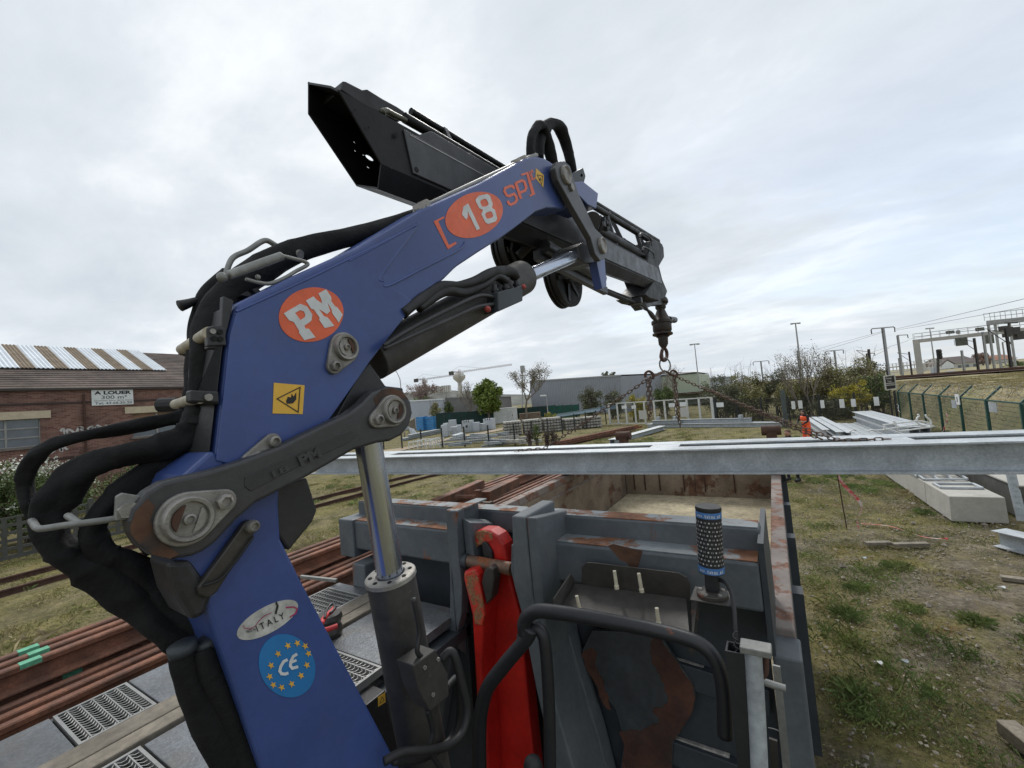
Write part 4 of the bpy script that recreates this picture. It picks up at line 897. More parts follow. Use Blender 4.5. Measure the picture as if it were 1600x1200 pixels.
hose('hose_sleeve', [(318,1010),(326,1050),(345,1100),(370,1150),(405,1210),(440,1270)], 0.05, [16.8,17.6,18.4,19.2,20.0,20.8], cloth, crane, wr=0.05, sides=20, seed=15)
hose('hose_sleeve', [(330,690),(300,730),(255,765),(225,790),(215,830),(240,860)], [0.2,0.22,0.2], [19.2,19.2,17.6,16.0,14.4,12.8], cloth, crane, wr=0.085, sides=18, seed=17)
for p0, p1, rp in (((284,1006),(287,1019),23),((320,999),(323,1010),20)): hose('hose_clamp', [p0, p1], 0.055, rp*0.86, skip_dark, crane, n=2, sides=18)
# ladder-like hose frame behind the boom
fr = build('hose_frame', MB().prism([onB(x, y, 0.0) for x, y in ((349,462),(366,470),(358,505),(348,545),(340,615),(343,632),(300,630),(298,610),(336,612),(343,545),(325,545),(325,510),(347,508))], -BN*0.02), black, crane, bevel=0.003)
build('hose_frame', MB().prism([onB(x, y, 0.22) for x, y in ((300,545),(318,500),(340,470),(352,474),(330,560),(318,640),(296,640))], -BN*0.02), black, crane, bevel=0.003)
for p0, p1, r in (((284,546),(327,520),8.5), ((274,632),(312,621),8.5)):
    m_ = MB().cyl(onB(*p0, 0.36), onB(*p1, 0.0), cylr(p0, r, 0.2), n=20); build('roller', m_, cream, fr, smooth=AUTO)
build('roller_plate', MB().prism([onB(x, y, 0.37) for x, y in ((278,545),(298,537),(301,550),(296,558),(281,553))], -BN*0.01, [[onB(287+2.5*math.cos(k), 549.5+2.2*math.sin(k), 0.37) for k in range(6)]]), black, fr)
build('roller_bracket', MB().prism([onB(x, y, -0.005) for x, y in ((324,512),(334,508),(352,512),(354,540),(325,541))], -BN*0.02), black, fr, bevel=0.003)
for c in ((332,518),(343,519),(334,529),(344,530)): q = onB(*c, -0.005); build('bracket_bolt', MB().cyl(q, q+BN*0.004, 0.006, n=10), pinm if c == (332,518) else voidm, fr)
build('roller_bracket', MB().prism([onB(x, y, -0.005) for x, y in ((298,609),(342,611),(343,630),(298,628))], -BN*0.03), black, fr, bevel=0.004)
q = onB(325,621,-0.005); build('bracket_bolt', MB().cyl(q, q+BN*0.005, 0.008, n=10), pinm, fr)
build('roller_stub', MB().cyl(onB(250,633,0.4), onB(278,632,0.36), 0.02, n=12), rubber, fr)
hose('rubber_stub', [(281,478),(294,474),(308,468)], 0.24, [9,7,4], rubber, fr)
hose('guard_loop', [(352,432),(363,404),(388,391),(413,376),(430,383),(451,396),(460,398)], 0.2, 4.2, greyrod, crane)
hose('guard_loop', [(384,436),(402,441),(422,443),(445,434),(462,424),(480,414),(476,409),(458,404),(438,399)], 0.02, 3.0, greyrod, crane)
hose('grip', [(357,430),(385,420),(415,409),(440,400)], 0.02, [7,7,7,6.5], greyrod, crane)
build('grip_knob', MB().ball(onB(347,433,0.02), cylr((347,433), 8, 0.02)), greyrod, crane, smooth=True); build('grip_knob', MB().ball(onB(403,433,0.02), cylr((403,433), 4, 0.02)), greyrod, crane, smooth=True)
build('loop_clamp', MB().cyl(onB(451,394,0.16), onB(470,398,0.12), 0.014, n=12), pinm, crane)
build('fin', pB([(377,461),(386,455),(392,458),(393,464)], 0.08, 0.02), black, crane); build('fin', pB([(394,452),(402,449),(408,456),(402,460)], 0.08, 0.02), black, crane)
# hose guard bar at the column
gb = hose('guard_bar', [(200,806),(177,811),(140,816),(100,821),(66,826),(57,824),(52,817),(49,812)], [-0.02,-0.02,0.0,0.05,0.3], 5.2, greyrod, crane)
hose('guard_bar', [(124,818),(112,810),(106,806)], [0.0,0.1], 5, greyrod, crane)
build('guard_bracket', MB().prism([onB(x, y, -0.035) for x, y in ((182,776),(192,770),(228,776),(220,800),(205,812),(180,814))], -BN*0.012), greyrod, crane, bevel=0.002)
q = onB(199,797,-0.035); build('bracket_bolt', MB().lathe(q, q+BN, [(0,0.016),(0.01,0.015),(0.01,0.008)], 6), pinm, crane)
# rotator and hook under the nose
HO = SO+0.15
ra, rb = onB(1031,466,HO), onB(1037,543,HO); HL = (rb-ra).length; px2m = depth(ra)/FPX
prof = [(0,10),(0.06,12),(0.10,12),(0.13,8),(0.20,8),(0.24,6),(0.27,7),(0.34,9),(0.45,13),(0.47,15.5),(0.52,15.5),(0.54,14),(0.66,14),(0.70,12),(0.72,15),(0.745,15),(0.75,9),(0.78,10),(0.80,7.5),(0.93,7),(1.0,4)]
rot = build('rotator', MB().lathe(ra, rb, [(f*HL, r*px2m) for f, r in prof], 28), mk('greasy_rotator', (0.035,0.027,0.022), 0.5, 0.3, var=0.4, vs=12, rust=0.25, rs=9), crane, smooth=AUTO)
build('rotator_lug', MB().cyl(onB(1045,499,HO), onB(1054,500,HO), 0.05, n=10), black, rot)
hk = [onB(x, y, HO) for x, y in ((1036,541),(1041,548),(1042,556),(1040,562),(1036,563),(1033,558),(1034,550),(1035,546))]
hook = build('hook', MB().tube(spline(hk, 6), [px2m*2.6]*(6*7+1), 10), rustdark, crane, smooth=True)
build('hook_latch', MB().bar(onB(1034,545,HO), onB(1036,560,HO), 0.02, 0.02), galv, hook)
HOOKP = onB(1037.5, 560, HO)
print('hook at', HOOKP)
# ------------------------------------------------------------------ the load: a twin H-beam hung in chains
BZ = 2.79                                       # top of the beam
lA, lB = onZ(600, 714.5, BZ), onZ(1600, 689, BZ)
bd = (lB-lA); bd.z = 0; bd.normalize(); bn = Vector((-bd.y, bd.x, 0))     # bn points away from the camera
fw = (onZ(1200, 693.2, BZ)-onZ(1200, 698.7, BZ)).dot(bn)                  # flange width
b0, b1 = lA+bd*(-1.9), lB+bd*3.2
BH, FW, GAP = 0.285, 0.285, 0.26
load = empty('twin_beam', (b0+b1)/2+bn*0.4-Vector((0,0,BH)), 'long pale galvanised twin H-beam hanging in chains above the skip', 'steel beam')
for k in (0, 1):
    c = bn*(FW/2+k*(FW+GAP))-Vector((0,0,BH/2))
    build('beam', MB().ibeam(b0+c, b1+c, BH, FW, 0.018, 0.012), galv, load, bevel=0.002)
for px in (650, 1035, 1385):
    p = onZ(px, 700 if px < 1200 else 684, BZ); s = (p-lA).dot(bd); q = lA+bd*s+bn*(FW+GAP/2)-Vector((0,0,0.009))
    build('batten_plate', MB().box(q, (0.34, GAP, 0.012), (bd, bn, Vector((0,0,1)))), galv, load)
# chain sling
sl = empty('chain_sling', HOOKP-Vector((0,0,0.2)), 'rusty four leg chain sling hanging from the crane hook', 'chain')
kp = depth(HOOKP)/FPX
def ring(c, rx, ry, r, ux, uy, n=18): return MB().tube([Vector(c)+ux*(math.cos(2*math.pi*k/n)*rx)+uy*(math.sin(2*math.pi*k/n)*ry) for k in range(n)], r, 6, closed=True)
vx = CR.copy(); vz = Vector((0,0,1))
build('sling_ring', ring(onB(1039,570,HO), 8.3*kp, 11*kp, 1.25*kp, vx, vz, 24), greyrod, sl, smooth=True)
LK = []
def link_mesh_once():
    mb = MB(); n = 12; pts = []
    for k in range(n):
        a = 2*math.pi*k/n; pts.append((math.cos(a)*0.0+math.copysign(0.020, math.cos(a)) + math.cos(a)*0.017 if abs(math.cos(a)) > 1e-6 else 0, math.sin(a)*0.017, 0))
    return MB().tube([Vector(p) for p in pts], 0.0062, 5, closed=True)
_lm = link_mesh_once(); _me = bpy.data.meshes.new('chain_link'); _me.from_pydata([tuple(v) for v in _lm.v], [], _lm.f); _me.materials.append(rustchain); _me.shade_smooth()
def chain(path, parent, pitch=0.056):
    P = [Vector(p) for p in path]; L = [0]
    for a, b in zip(P, P[1:]): L.append(L[-1]+(b-a).length)
    n = max(1, int(L[-1]/pitch))
    for k in range(n):
        s = (k+0.5)*L[-1]/n; i = max(j for j in range(len(L)) if L[j] <= s+1e-9); i = min(i, len(P)-2)
        p = P[i]+(P[i+1]-P[i])*((s-L[i])/(L[i+1]-L[i])); d = (P[i+1]-P[i]).normalized()
        u = d.orthogonal().normalized(); w = d.cross(u); a = R(45)+(math.pi/2 if k % 2 else 0)
        y = u*math.cos(a)+w*math.sin(a); z = d.cross(y)
        o = bpy.data.objects.new('chain_link', _me); COL.objects.link(o); o.parent = parent
        o.matrix_local = Matrix.Translation(p-WL[parent.name]) @ Matrix((d, y, z)).transposed().to_4x4()
def beamtop(px, py, off): p = onZ(px, py, BZ); s = (p-lA).dot(bd); return lA+bd*s+bn*off+Vector((0,0,0.012))
RB = onB(1039,580,HO)
mid_off = FW+GAP/2
J1 = onB(1015,590,HO); J2 = onB(1053,587,HO)
Lb, Rb = beamtop(862, 698, mid_off), beamtop(1296, 684, mid_off)
chain([RB, J1], sl); chain(sag(J1, Lb, 0.015), sl); chain([RB, J2], sl); chain(sag(J2, Rb, 0.02), sl)
chain(sag(J2.lerp(Rb, 0.3)+bn*0.03, Rb+bn*0.06-bd*0.1, 0.02), sl)
chain([Lb, beamtop(826, 699, FW-0.06)], sl); chain([Rb, beamtop(1312, 683, mid_off-0.12), beamtop(1376, 682, mid_off-0.1)], sl)
for p0, pxs in ((J1, ((1012,600),(1013,630),(1014,655))), (J1, ((1016,600),(1018,640),(1016,650))), (J2, ((1056,600),(1058,630),(1063,668))), (J2, ((1053,600),(1056,640),(1060,658)))):
    chain([p0]+[onB(x, y, HO) for x, y in pxs], sl)
for J in (J1, J2): build('shortening_hook', MB().tube(spline([J+vx*(-0.05), J+vx*(-0.05)+vz*0.05, J+vz*0.08, J+vx*0.05+vz*0.04, J+vx*0.04-vz*0.02], 5), 0.016, 8), rustdark, sl, smooth=True)
# ------------------------------------------------------------------ the skip on the truck
SKX0, SKX1, SKY0, SKY1 = -2.48, -0.06, 1.92, 7.55
skipo = empty('skip', (-1.27, 4.7, 1.5), 'grey and rusty open hook lift skip with worn floor', 'skip')
build('floor', MB().bb(SKX0+0.1, SKX1-0.06, 2.0, SKY1, 1.62, 1.70), skip_floor, skipo)
fwll = build('front_wall', MB().bb(-2.42, -0.115, 1.955, 2.02, 1.55, 2.80), skip_dark, skipo)
build('top_rail', MB().bb(-2.49, -0.10, 1.92, 2.03, 2.815, 2.922), skip, skipo, bevel=0.008)
build('top_rail_cap', MB().bb(-2.485, -0.105, 1.925, 2.025, 2.922, 2.926), skip_rust, skipo)
for x0, x1, nm in ((-2.45, -1.50, 'cross_beam'), (-1.03, -0.105, 'cross_beam')):
    b_ = build(nm, MB().bb(x0, x1, 1.80, 1.955, 2.65, 2.831), skip, skipo, bevel=0.012)
    build('rusty_top', MB().bb(x0+0.006, x1-0.006, 1.808, 1.919, 2.8312, 2.835), skip_rust, b_)
build('rust_run', MB().prism([onY(x, y, 1.7985) for x, y in ((950,853),(958,850),(1004,861),(1002,868),(998,884),(992,889),(984,886),(978,878),(970,876),(962,866))], (0,0.001,0)), mk('rust_run', (0.105,0.05,0.028), 0.85, var=0.5, vs=12, col2=(0.09,0.085,0.08), c2s=14, c2t=0.6), skipo)
build('end_box', MB().bb(-2.52, -2.38, 1.78, 1.96, 2.60, 2.84), skip, skipo, bevel=0.008)
build('end_box', MB().bb(-2.36, -2.24, 1.74, 1.95, 2.44, 2.585), skip, skipo, bevel=0.008)
# bail posts with the lifting bar
def post(px, y0, y1, name): return build(name, MB().prism([onY(x, y, y0) for x, y in px], (0, y1-y0, 0)), skip, skipo, bevel=0.006)
# left post: channel with a sloping cap
build('bail_post', MB().prism([onY(x, y, 1.66) for x, y in ((696,798),(714,799),(716,870),(722,915),(721,960),(704,1030),(680,1200),(655,1350),(635,1350),(660,1180),(690,1010),(703,960),(703,900))], (0, 0.06, 0)), skip, skipo, bevel=0.004)
p0, p1 = onY(697,797,1.66), onY(714,798,1.66)
cap = [p0, p1, Vector((p1.x, 1.92, p1.z)), Vector((p0.x, 1.92, p0.z))]
build('post_cap', MB().prism(cap, (0,0,-0.008)), skip_rust, skipo)
build('post_cheek', MB().prism([Vector((p0.x, y, z)) for y, z in ((1.66, p0.z), (1.92, p0.z), (1.95, 2.0), (1.66, 2.3))], (0.008, 0, 0)), skip, skipo)
q0 = onY(716,800,1.72)
build('gusset_plate', MB().prism([Vector((p1.x-0.004, y, z)) for y, z in ((1.70, 2.94), (1.90, 2.88), (1.90, 2.55), (1.72, 2.45))], (0.05, 0.0, -0.02)), skip, skipo, bevel=0.003)
build('bar_plate', MB().prism([onY(x, y, 1.86) for x, y in ((713,842),(748,826),(752,840),(740,872),(738,905),(724,908),(714,893))], (0, 0.03, 0)), skip_dark, skipo, bevel=0.004)
# right post: box section
build('bail_post', MB().prism([onY(x, y, 1.62) for x, y in ((799,806),(820,808),(825,870),(832,935),(838,960),(870,1110),(905,1230),(940,1350),(905,1350),(870,1220),(838,1080),(815,960),(803,915),(801,860))], (0, 0.30, 0)), skip, skipo, bevel=0.008)
build('bail_post_side', MB().prism([Vector((onY(820,808,1.62).x, y, z)) for y, z in ((1.63, 2.99), (1.95, 2.94), (1.95, 2.3), (1.63, 2.4))], (0.05,0,0)), skip, skipo, bevel=0.006)
build('bar_plate', MB().prism([onY(x, y, 1.66) for x, y in ((799,851),(806,858),(812,900),(818,935),(806,925),(798,890))], (0, 0.05, 0)), skip, skipo, bevel=0.003)
ba, bb_ = onY(724,875,1.70), onY(800,889,1.70)
build('lifting_bar', MB().cyl(ba, bb_, 0.030, n=24), mk('bar_steel', (0.16,0.10,0.07), 0.55, 0.4, var=0.4, vs=14, rust=0.5, rs=9, bump=0.15), skipo, smooth=AUTO)
build('bar_collar', MB().cyl(ba, ba+(bb_-ba)*0.12, 0.036, n=20), skip_dark, skipo, smooth=AUTO)
# rungs, plates and torn paint on the front wall
fl = MB().prism([onY(x, y, 1.90) for x, y in ((925,985),(1030,990),(1048,1020),(1080,1065),(1087,1090),(1078,1120),(1052,1160),(1048,1230),(1045,1330),(960,1330),(965,1230),(975,1160),(962,1110),(935,1072),(912,1035),(910,1015))], (0, 0.02, 0))
sh_ = build('shield_plate', fl, mk('shield_paint', (0.042,0.047,0.052), 0.5, var=0.4, vs=5, dirt=0.3, rust=0.0, fine=0.12), skipo, bevel=0.003)
def jag(px, amp, seed):
    rd = random.Random(seed); out = []; n = len(px)
    for i in range(n):
        a, b = px[i], px[(i+1) % n]; L = math.hypot(b[0]-a[0], b[1]-a[1]); m = max(1, int(L/4.5)); o = 0
        for k in range(m):
            t = k/m; o = 0.55*o+rd.uniform(-amp, amp); nx, ny = -(b[1]-a[1])/L, (b[0]-a[0])/L; w_ = 1 if k else 0.4; out.append((a[0]+(b[0]-a[0])*t+nx*o*w_, a[1]+(b[1]-a[1])*t+ny*o*w_))
    return out
def smear(px, nm='rust_patch', m=None):
    px = jag(px, 1.7, len(px))
    return build(nm, MB().prism([onY(x, y, 1.8985) for x, y in px], (0, 0.0012, 0)), m or mk_rp, sh_)
mk_rp = mk('shield_rust', (0.085,0.034,0.021), 0.85, var=0.5, vs=8, col2=(0.052,0.026,0.02), c2s=9, c2t=0.55, bump=0.2, bs=60)
smear([(1020,995),(1032,998),(1048,1022),(1080,1066),(1086,1090),(1077,1120),(1050,1160),(1047,1230),(1044,1328),(962,1328),(967,1240),(976,1165),(968,1143),(985,1140),(1000,1143),(1015,1135),(1030,1128),(1028,1120),(1020,1108),(1035,1106),(1044,1095),(1038,1078),(1032,1060),(1020,1038),(1015,1020)])
smear([(925,1012),(934,1020),(930,1040),(940,1058),(944,1075),(952,1090),(955,1108),(946,1105),(935,1078),(913,1040),(908,1022)])
for a, b in (((1044,1027),(1100,1044)), ((1050,1152),(1140,1182))):
    build('scuffed_strip', MB().bar(onY(*a, 1.945), onY(*b, 1.945), 0.02, 0.014), mk('scuff_'+str(a[0]), (0.33,0.31,0.28), 0.8, var=0.4, vs=40), skipo, bevel=0.003)
    p, q = onY(a[0]-12, a[1]-8, 1.94), onY(1150, 1058 if a[1] < 1100 else 1186, 1.94)
    build('wall_rib', MB().bar(p-Vector((0,0,0.06)), Vector((-0.13, 1.94, q.z-0.06)), 0.05, 0.1), skip_dark, skipo, bevel=0.004)
build('diagonal_brace', MB().prism([onY(x, y, 1.84) for x, y in ((858,968),(884,975),(905,1050),(935,1150),(960,1250),(990,1350),(955,1350),(920,1240),(885,1120))], (0, 0.09, 0)), skip, skipo, bevel=0.004)
build('corner_plate', MB().bb(-0.105, -0.085, 1.80, 2.3, 2.50, 2.905), skip_dark, skipo)
# side walls, splayed slightly and carrying a square top rail
lw = MB(); 
for x0, x1, z0, z1, xw in ((-2.50, -2.40, 2.40, 2.48, 0),): lw.bb(x0, x1, 2.03, SKY1+0.05, z0, z1)
build('side_rail', lw, skip_side, skipo, bevel=0.008)
build('side_wall', MB().bb(-2.44, -2.40, 2.02, SKY1, 1.66, 2.40), skip_in, skipo)
build('side_rib', MB().bb(-2.40, -2.392, 2.05, SKY1, 2.28, 2.31), skip_side, skipo)
rw = build('side_rail', MB().bb(-0.105, -0.02, 2.02, SKY1+0.05, 2.42, 2.50), skip_side, skipo, bevel=0.008)
build('side_wall', MB().bb(-0.10, -0.06, 2.02, SKY1, 1.66, 2.42), skip_in, skipo)
build('side_post', MB().bb(-0.10, -0.005, 1.86, 2.02, 1.4, 2.47), skip, skipo, bevel=0.008)
build('outer_skin', MB().bb(-0.055, -0.018, 2.02, SKY1, 1.62, 2.42), skip_dark, skipo)
for k in range(6): build('wall_stiffener', MB().bb(-0.03, 0.03, 2.6+k*0.9, 2.7+k*0.9, 1.6, 2.40), skip_dark, skipo)
for k in range(6): build('wall_stiffener', MB().bb(-2.53, -2.44, 2.6+k*0.9, 2.7+k*0.9, 1.6, 2.40), skip, skipo)
# tailgate of two leaves with pressed panels
for x0, x1 in ((-2.39, -1.24), (-1.235, -0.11)):
    tgt = build('tailgate', MB().bb(x0, x1, SKY1-0.03, SKY1+0.03, 1.68, 2.40), skip_in, skipo, bevel=0.004)
    w_ = (x1-x0)
    for f0, f1 in ((0.12, 0.30), (0.50, 0.86)) if x0 < -2 else ((0.12, 0.52),):
        mb = MB(); z0, z1 = 1.78, 2.12; a, b = x0+w_*f0, x0+w_*f1
        for X0, X1, Z0, Z1 in ((a, b, z1, z1+0.02), (a, a+0.02, z0, z1), (b-0.02, b, z0, z1)): mb.bb(X0, X1, SKY1-0.045, SKY1-0.03, Z0, Z1)
        build('pressed_frame', mb, rustdark, skipo)
for x in (-2.38, -0.085):
    hp_ = build('hinge_post', MB().bb(x-0.07, x+0.07, SKY1-0.02, SKY1+0.12, 1.6, 2.74), rustdark, skipo, bevel=0.012)
    build('hinge_knuckle', MB().cyl((x-0.13, SKY1+0.05, 2.73), (x+0.13, SKY1+0.05, 2.73), 0.075, n=16), rustdark, skipo, smooth=AUTO)
build('subframe', MB().bb(-1.85, -1.65, 2.1, 7.4, 1.38, 1.62).bb(-0.95, -0.75, 2.1, 7.4, 1.38, 1.62), skip_dark, skipo)
# ------------------------------------------------------------------ the truck under it
truck = empty('hook_lift_truck', (-1.28, 3.5, 0), 'grey hook lift truck with red hook arm and grated deck', 'truck')
build('chassis', MB().bb(-1.72, -1.52, -1.0, 7.0, 0.95, 1.38).bb(-1.06, -0.86, -1.0, 7.0, 0.95, 1.38).bb(-1.6, -0.9, 0.2, 0.4, 1.0, 1.35).bb(-1.6, -0.9, 6.6, 6.8, 1.0, 1.35).bb(-1.46, -0.86, 0.25, 1.05, 1.2, 1.42), black, truck)
for y in (0.1, 5.0, 6.35):
    for x in (-2.45, -0.45):
        w_ = build('wheel', MB().lathe((x, y, 0.52), (x+0.33, y, 0.52), [(0,0.3),(0.0,0.46),(0.04,0.52),(0.29,0.52),(0.33,0.46),(0.33,0.3)], 28), rubber, truck, smooth=AUTO)
        build('rim', MB().lathe((x+0.02, y, 0.52), (x+0.31, y, 0.52), [(0,0.30),(0.06,0.16),(0.1,0.15),(0.29,0.30)], 24), greyrod, w_, smooth=AUTO)
# red hook arm
hr_ = [onY(x, y, 1.735) for x, y in ((731,842),(736,832),(750,828),(765,829),(778,837),(787,852),(793,880),(797,905),(812,960),(820,1040),(828,1130),(836,1210),(850,1350),(752,1350),(750,1230),(746,1130),(741,1030),(737,960),(725,905),(727,893),(741,890),(752,898),(759,905),(768,898),(772,884),(770,866),(762,853),(751,851),(744,856),(734,854))]
ha = build('hook_arm', MB().prism(hr_, (0, 0.09, 0)), red, truck, bevel=0.012, seg=3)
build('arm_rib', MB().prism([onY(x, y, 1.62) for x, y in ((724,893),(740,889),(746,900),(756,960),(752,1050),(760,1150),(768,1350),(753,1350),(750,1230),(746,1130),(741,1030),(737,960),(724,905))], (0, 0.12, 0)), red, truck, bevel=0.012)
build('worn_tip', MB().prism([onY(x, y, 1.615) for x, y in ((725,897),(739,892),(746,905),(752,930),(757,962),(753,978),(742,975),(737,945),(727,912))], (0, 0.012, 0)), redworn, truck, bevel=0.004)
build('worn_tip', MB().prism([onY(x, y, 1.731) for x, y in ((731,843),(738,832),(754,829),(768,833),(770,845),(758,850),(748,852),(742,858),(734,855))], (0, 0.012, 0)), redworn, truck, bevel=0.004)
build('latch', MB().prism([onY(x, y, 1.63) for x, y in ((756,892),(764,886),(770,890),(772,905),(768,935),(760,945),(752,910))], (0, 0.06, 0)), tray, truck, bevel=0.006)
build('latch', MB().prism([onY(x, y, 1.72) for x, y in ((752,848),(758,846),(768,862),(770,880),(757,880))], (0, 0.05, 0)), black, truck, bevel=0.004)
# deck: chequer plate, gratings and timber
DZ = 2.45
dl = lambda x, y, z=DZ: onZ(x, y, z)
build('deck_frame', MB().bb(-2.52, -1.45, -0.55, 1.75, DZ-0.12, DZ-0.07), skip_dark, truck)
build('deck_side', MB().bb(-2.52, -2.49, -0.55, 1.75, 1.5, DZ-0.02).bb(-2.52, -1.45, 1.72, 1.75, 1.5, DZ-0.02), skip_dark, truck)
def grating(x0, x1, y0, y1):
    g = build('grating_frame', MB().bb(x0, x0+0.012, y0, y1, DZ-0.03, DZ).bb(x1-0.012, x1, y0, y1, DZ-0.03, DZ).bb(x0+0.012, x1-0.012, y0, y0+0.01, DZ-0.03, DZ).bb(x0+0.012, x1-0.012, y1-0.01, y1, DZ-0.03, DZ), grate, truck)
    n = max(3, int((y1-y0)/0.032)); st = (y1-y0)/n; sb = MB(); wv = MB()
    for k in range(1, n): sb.bb(x0+0.012, x1-0.012, y0+k*st-0.002, y0+k*st+0.002, DZ-0.03, DZ-0.001)
    m = max(3, int((x1-x0)/0.024))
    for k in range(n):
        for j in range(m):
            xa = x0+0.012+(x1-x0-0.024)*(j+0.5)/m; ya = y0+k*st+0.002; yb = ya+st-0.004
            pts = [Vector((xa-0.008, ya, DZ-0.003)), Vector((xa+0.007, ya+st*0.28, DZ-0.003)), Vector((xa+0.007, ya+st*0.62, DZ-0.003)), Vector((xa-0.008, yb, DZ-0.003))]
            wv.tube(pts, 0.0018, 3, cap=False)
    a = build('grating_bars', sb, grate, truck); b = build('grating_weave', wv, grate, truck)
    a['kind'] = 'stuff'; b['kind'] = 'stuff'
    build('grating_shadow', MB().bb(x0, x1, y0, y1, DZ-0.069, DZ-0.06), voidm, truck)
def dplate(x0, x1, y0, y1, dz=0.0): return build('deck_plate', MB().bb(x0, x1, y0, y1, DZ-0.05, DZ-0.004+dz), deckm, truck, bevel=0.003)
TX0, TX1 = -2.16, -1.97
cols = [(-2.50, -2.17), (-1.95, -1.50)]
ga = [(0.46, 0.68), (1.43, 1.66)]
for x0, x1 in cols[:1]:
    dplate(x0, x1, -0.5, 0.20); dplate(x0, x1, 0.204, 0.452)
    grating(x0+0.01, x1, 0.46, 0.68); dplate(x0, x1, 0.69, 1.06); dplate(x0, x1, 1.064, 1.40); grating(x0+0.01, x1, 1.41, 1.66); dplate(x0, x1, 1.667, 1.74)
x0, x1 = cols[1]
dplate(x0, x1, -0.5, 0.34); grating(x0, x1, 0.35, 0.56); dplate(x0, x1, 0.57, 0.82); dplate(x0, x1, 0.824, 1.05); grating(x0, x1, 1.06, 1.22); dplate(x0, x1, 1.23, 1.74)
for xa, xb, y0, y1 in ((TX0, TX0+0.105, -0.6, 1.74), (TX0+0.11, TX1-0.002, -0.6, 1.74)):
    build('timber_plank', MB().bb(xa, xb, y0, y1, DZ-0.06, DZ+0.006), timber, truck, bevel=0.006)
build('corner_box', MB().bb(-2.5, -2.2, 0.02, 0.26, DZ-0.003, DZ+0.03), deckm, truck, bevel=0.015)
build('tie_rod', MB().bar(onZ(470,901,DZ+0.02), onZ(526,907,DZ+0.02), 0.018, 0.018), greyrod, truck)
# battery box with its warning label
bxp = [onX(x, y, -1.42) for x, y in ((572,1102),(602,1078),(606,1110),(640,1215),(600,1215))]
build('battery_box', MB().prism(bxp, (-0.25, 0, 0)), black, truck, bevel=0.004)
build('warning_label', MB().prism([onX(x, y, -1.4185) for x, y in ((590.5,1090),(601.5,1082),(602.5,1097),(591,1104.5))], (-0.001,0,0)), yellow, truck)
tr_ = [(593.5,1099.5),(597,1088.5),(600.5,1094.5)]
mb = MB()
for i in range(3): mb.bar(onX(*tr_[i], -1.4178), onX(*tr_[(i+1) % 3], -1.4178), 0.0018, 0.0008, (1,0,0))
build('warning_triangle', mb, inkblack, truck)
# console tray with its ivory pins
tz0 = [onY(x, y, yy) for x, y, yy in ((888,910,1.74),(1072,935,1.74),(1078,1000,1.55),(868,965,1.55))]
tb_ = build('console_tray', MB().prism(tz0, (0,0,-0.008)), tray, truck)
build('tray_flange', MB().prism([onY(x, y, 1.745) for x, y in ((908,916),(909,886),(915,879),(925,879),(1060,895),(1073,902),(1078,912),(1078,938)) ], (0, 0.006, 0)), tray, truck, bevel=0.002)
build('tray_flange', MB().prism([onY(x, y, yy) for x, y, yy in ((890,896,1.72),(896,905,1.74),(890,920,1.74),(868,962,1.56),(864,935,1.58))], (0.006, 0, -0.002)), tray, truck)
build('tray_flange', MB().prism([onY(1090,938,1.74), onY(1082,1003,1.55), onY(1076,1010,1.55), onY(1080,940,1.74)], (0.003,0,-0.03)), tray, truck)
for a, b in (((964,920),(960,892)), ((1003,925),(998,896)), ((907,956),(901,931)), ((1030,978),(1026,950))):
    p = onY(*a, 1.70 if a[1] < 930 else 1.60); q = atd(b[0], b[1], depth(p)); d = q-p
    build('ivory_pin', MB().lathe(p, q, [(0,0.0095),(0.014,0.0095),(0.016,0.0075),(d.length,0.007)], 12), plastic, truck, smooth=AUTO)
# work lamp column: a dotted cylinder with two blue bands
LY = 1.62
l0, l1 = onY(1111.5,893,LY), onY(1106.5,796,LY); la = (l1-l0).normalized(); LL = (l1-l0).length; lr = depth(l0)*18.5/FPX
lamp = build('load_indicator', MB().cyl(l0, l1, lr, n=40), inkblack, truck, smooth=AUTO)
build('cap', MB().lathe(l1, l1+la, [(0,lr*1.02),(0.004,lr*1.04),(0.012,lr*1.0),(0.013,lr*0.1)], 40), rubber, lamp, smooth=AUTO)
for f0, f1 in ((0.015, 0.115), (0.89, 0.985)):
    build('blue_band', MB().cyl(l0+la*LL*f0, l0+la*LL*f1, lr*1.015, n=40), labelblue, lamp, smooth=AUTO)
lvv = CAM-l0; lvv = (lvv-la*lvv.dot(la)).normalized(); lu = la.cross(-lvv)
if lu.dot(CR) < 0: lu = -lu
def oncyl(ang, h, rr=1.02): return l0+la*h+(lu*math.sin(ang)+lvv*math.cos(ang))*lr*rr
mb = MB(); rnd = random.Random(2)
for row in range(11):
    for k in range(-6, 7):
        h = LL*(0.17+row*0.066); a = k*0.30+(0.15 if row % 2 else 0)
        c = oncyl(a, h, 1.003); nn = (c-(l0+la*h)).normalized(); t = la.cross(nn)
        r = 0.0031 if (k+row) % 2 == 0 else 0.0
        if r: mb.add([c+(t*math.cos(q)+la*math.sin(q))*r+nn*0.0006 for q in [math.pi*j/4 for j in range(8)]], [tuple(range(8))])
        else:
            for s in (-1, 1):
                o_ = c+t*0.0022*s+nn*0.0006; mb.add([o_-t*0.0007-la*0.0028, o_+t*0.0007-la*0.0028, o_+t*0.0007+la*0.0028, o_-t*0.0007+la*0.0028], [(0,1,2,3)])
dt = build('dot_print', mb, dotm, lamp); dt['kind'] = 'stuff'
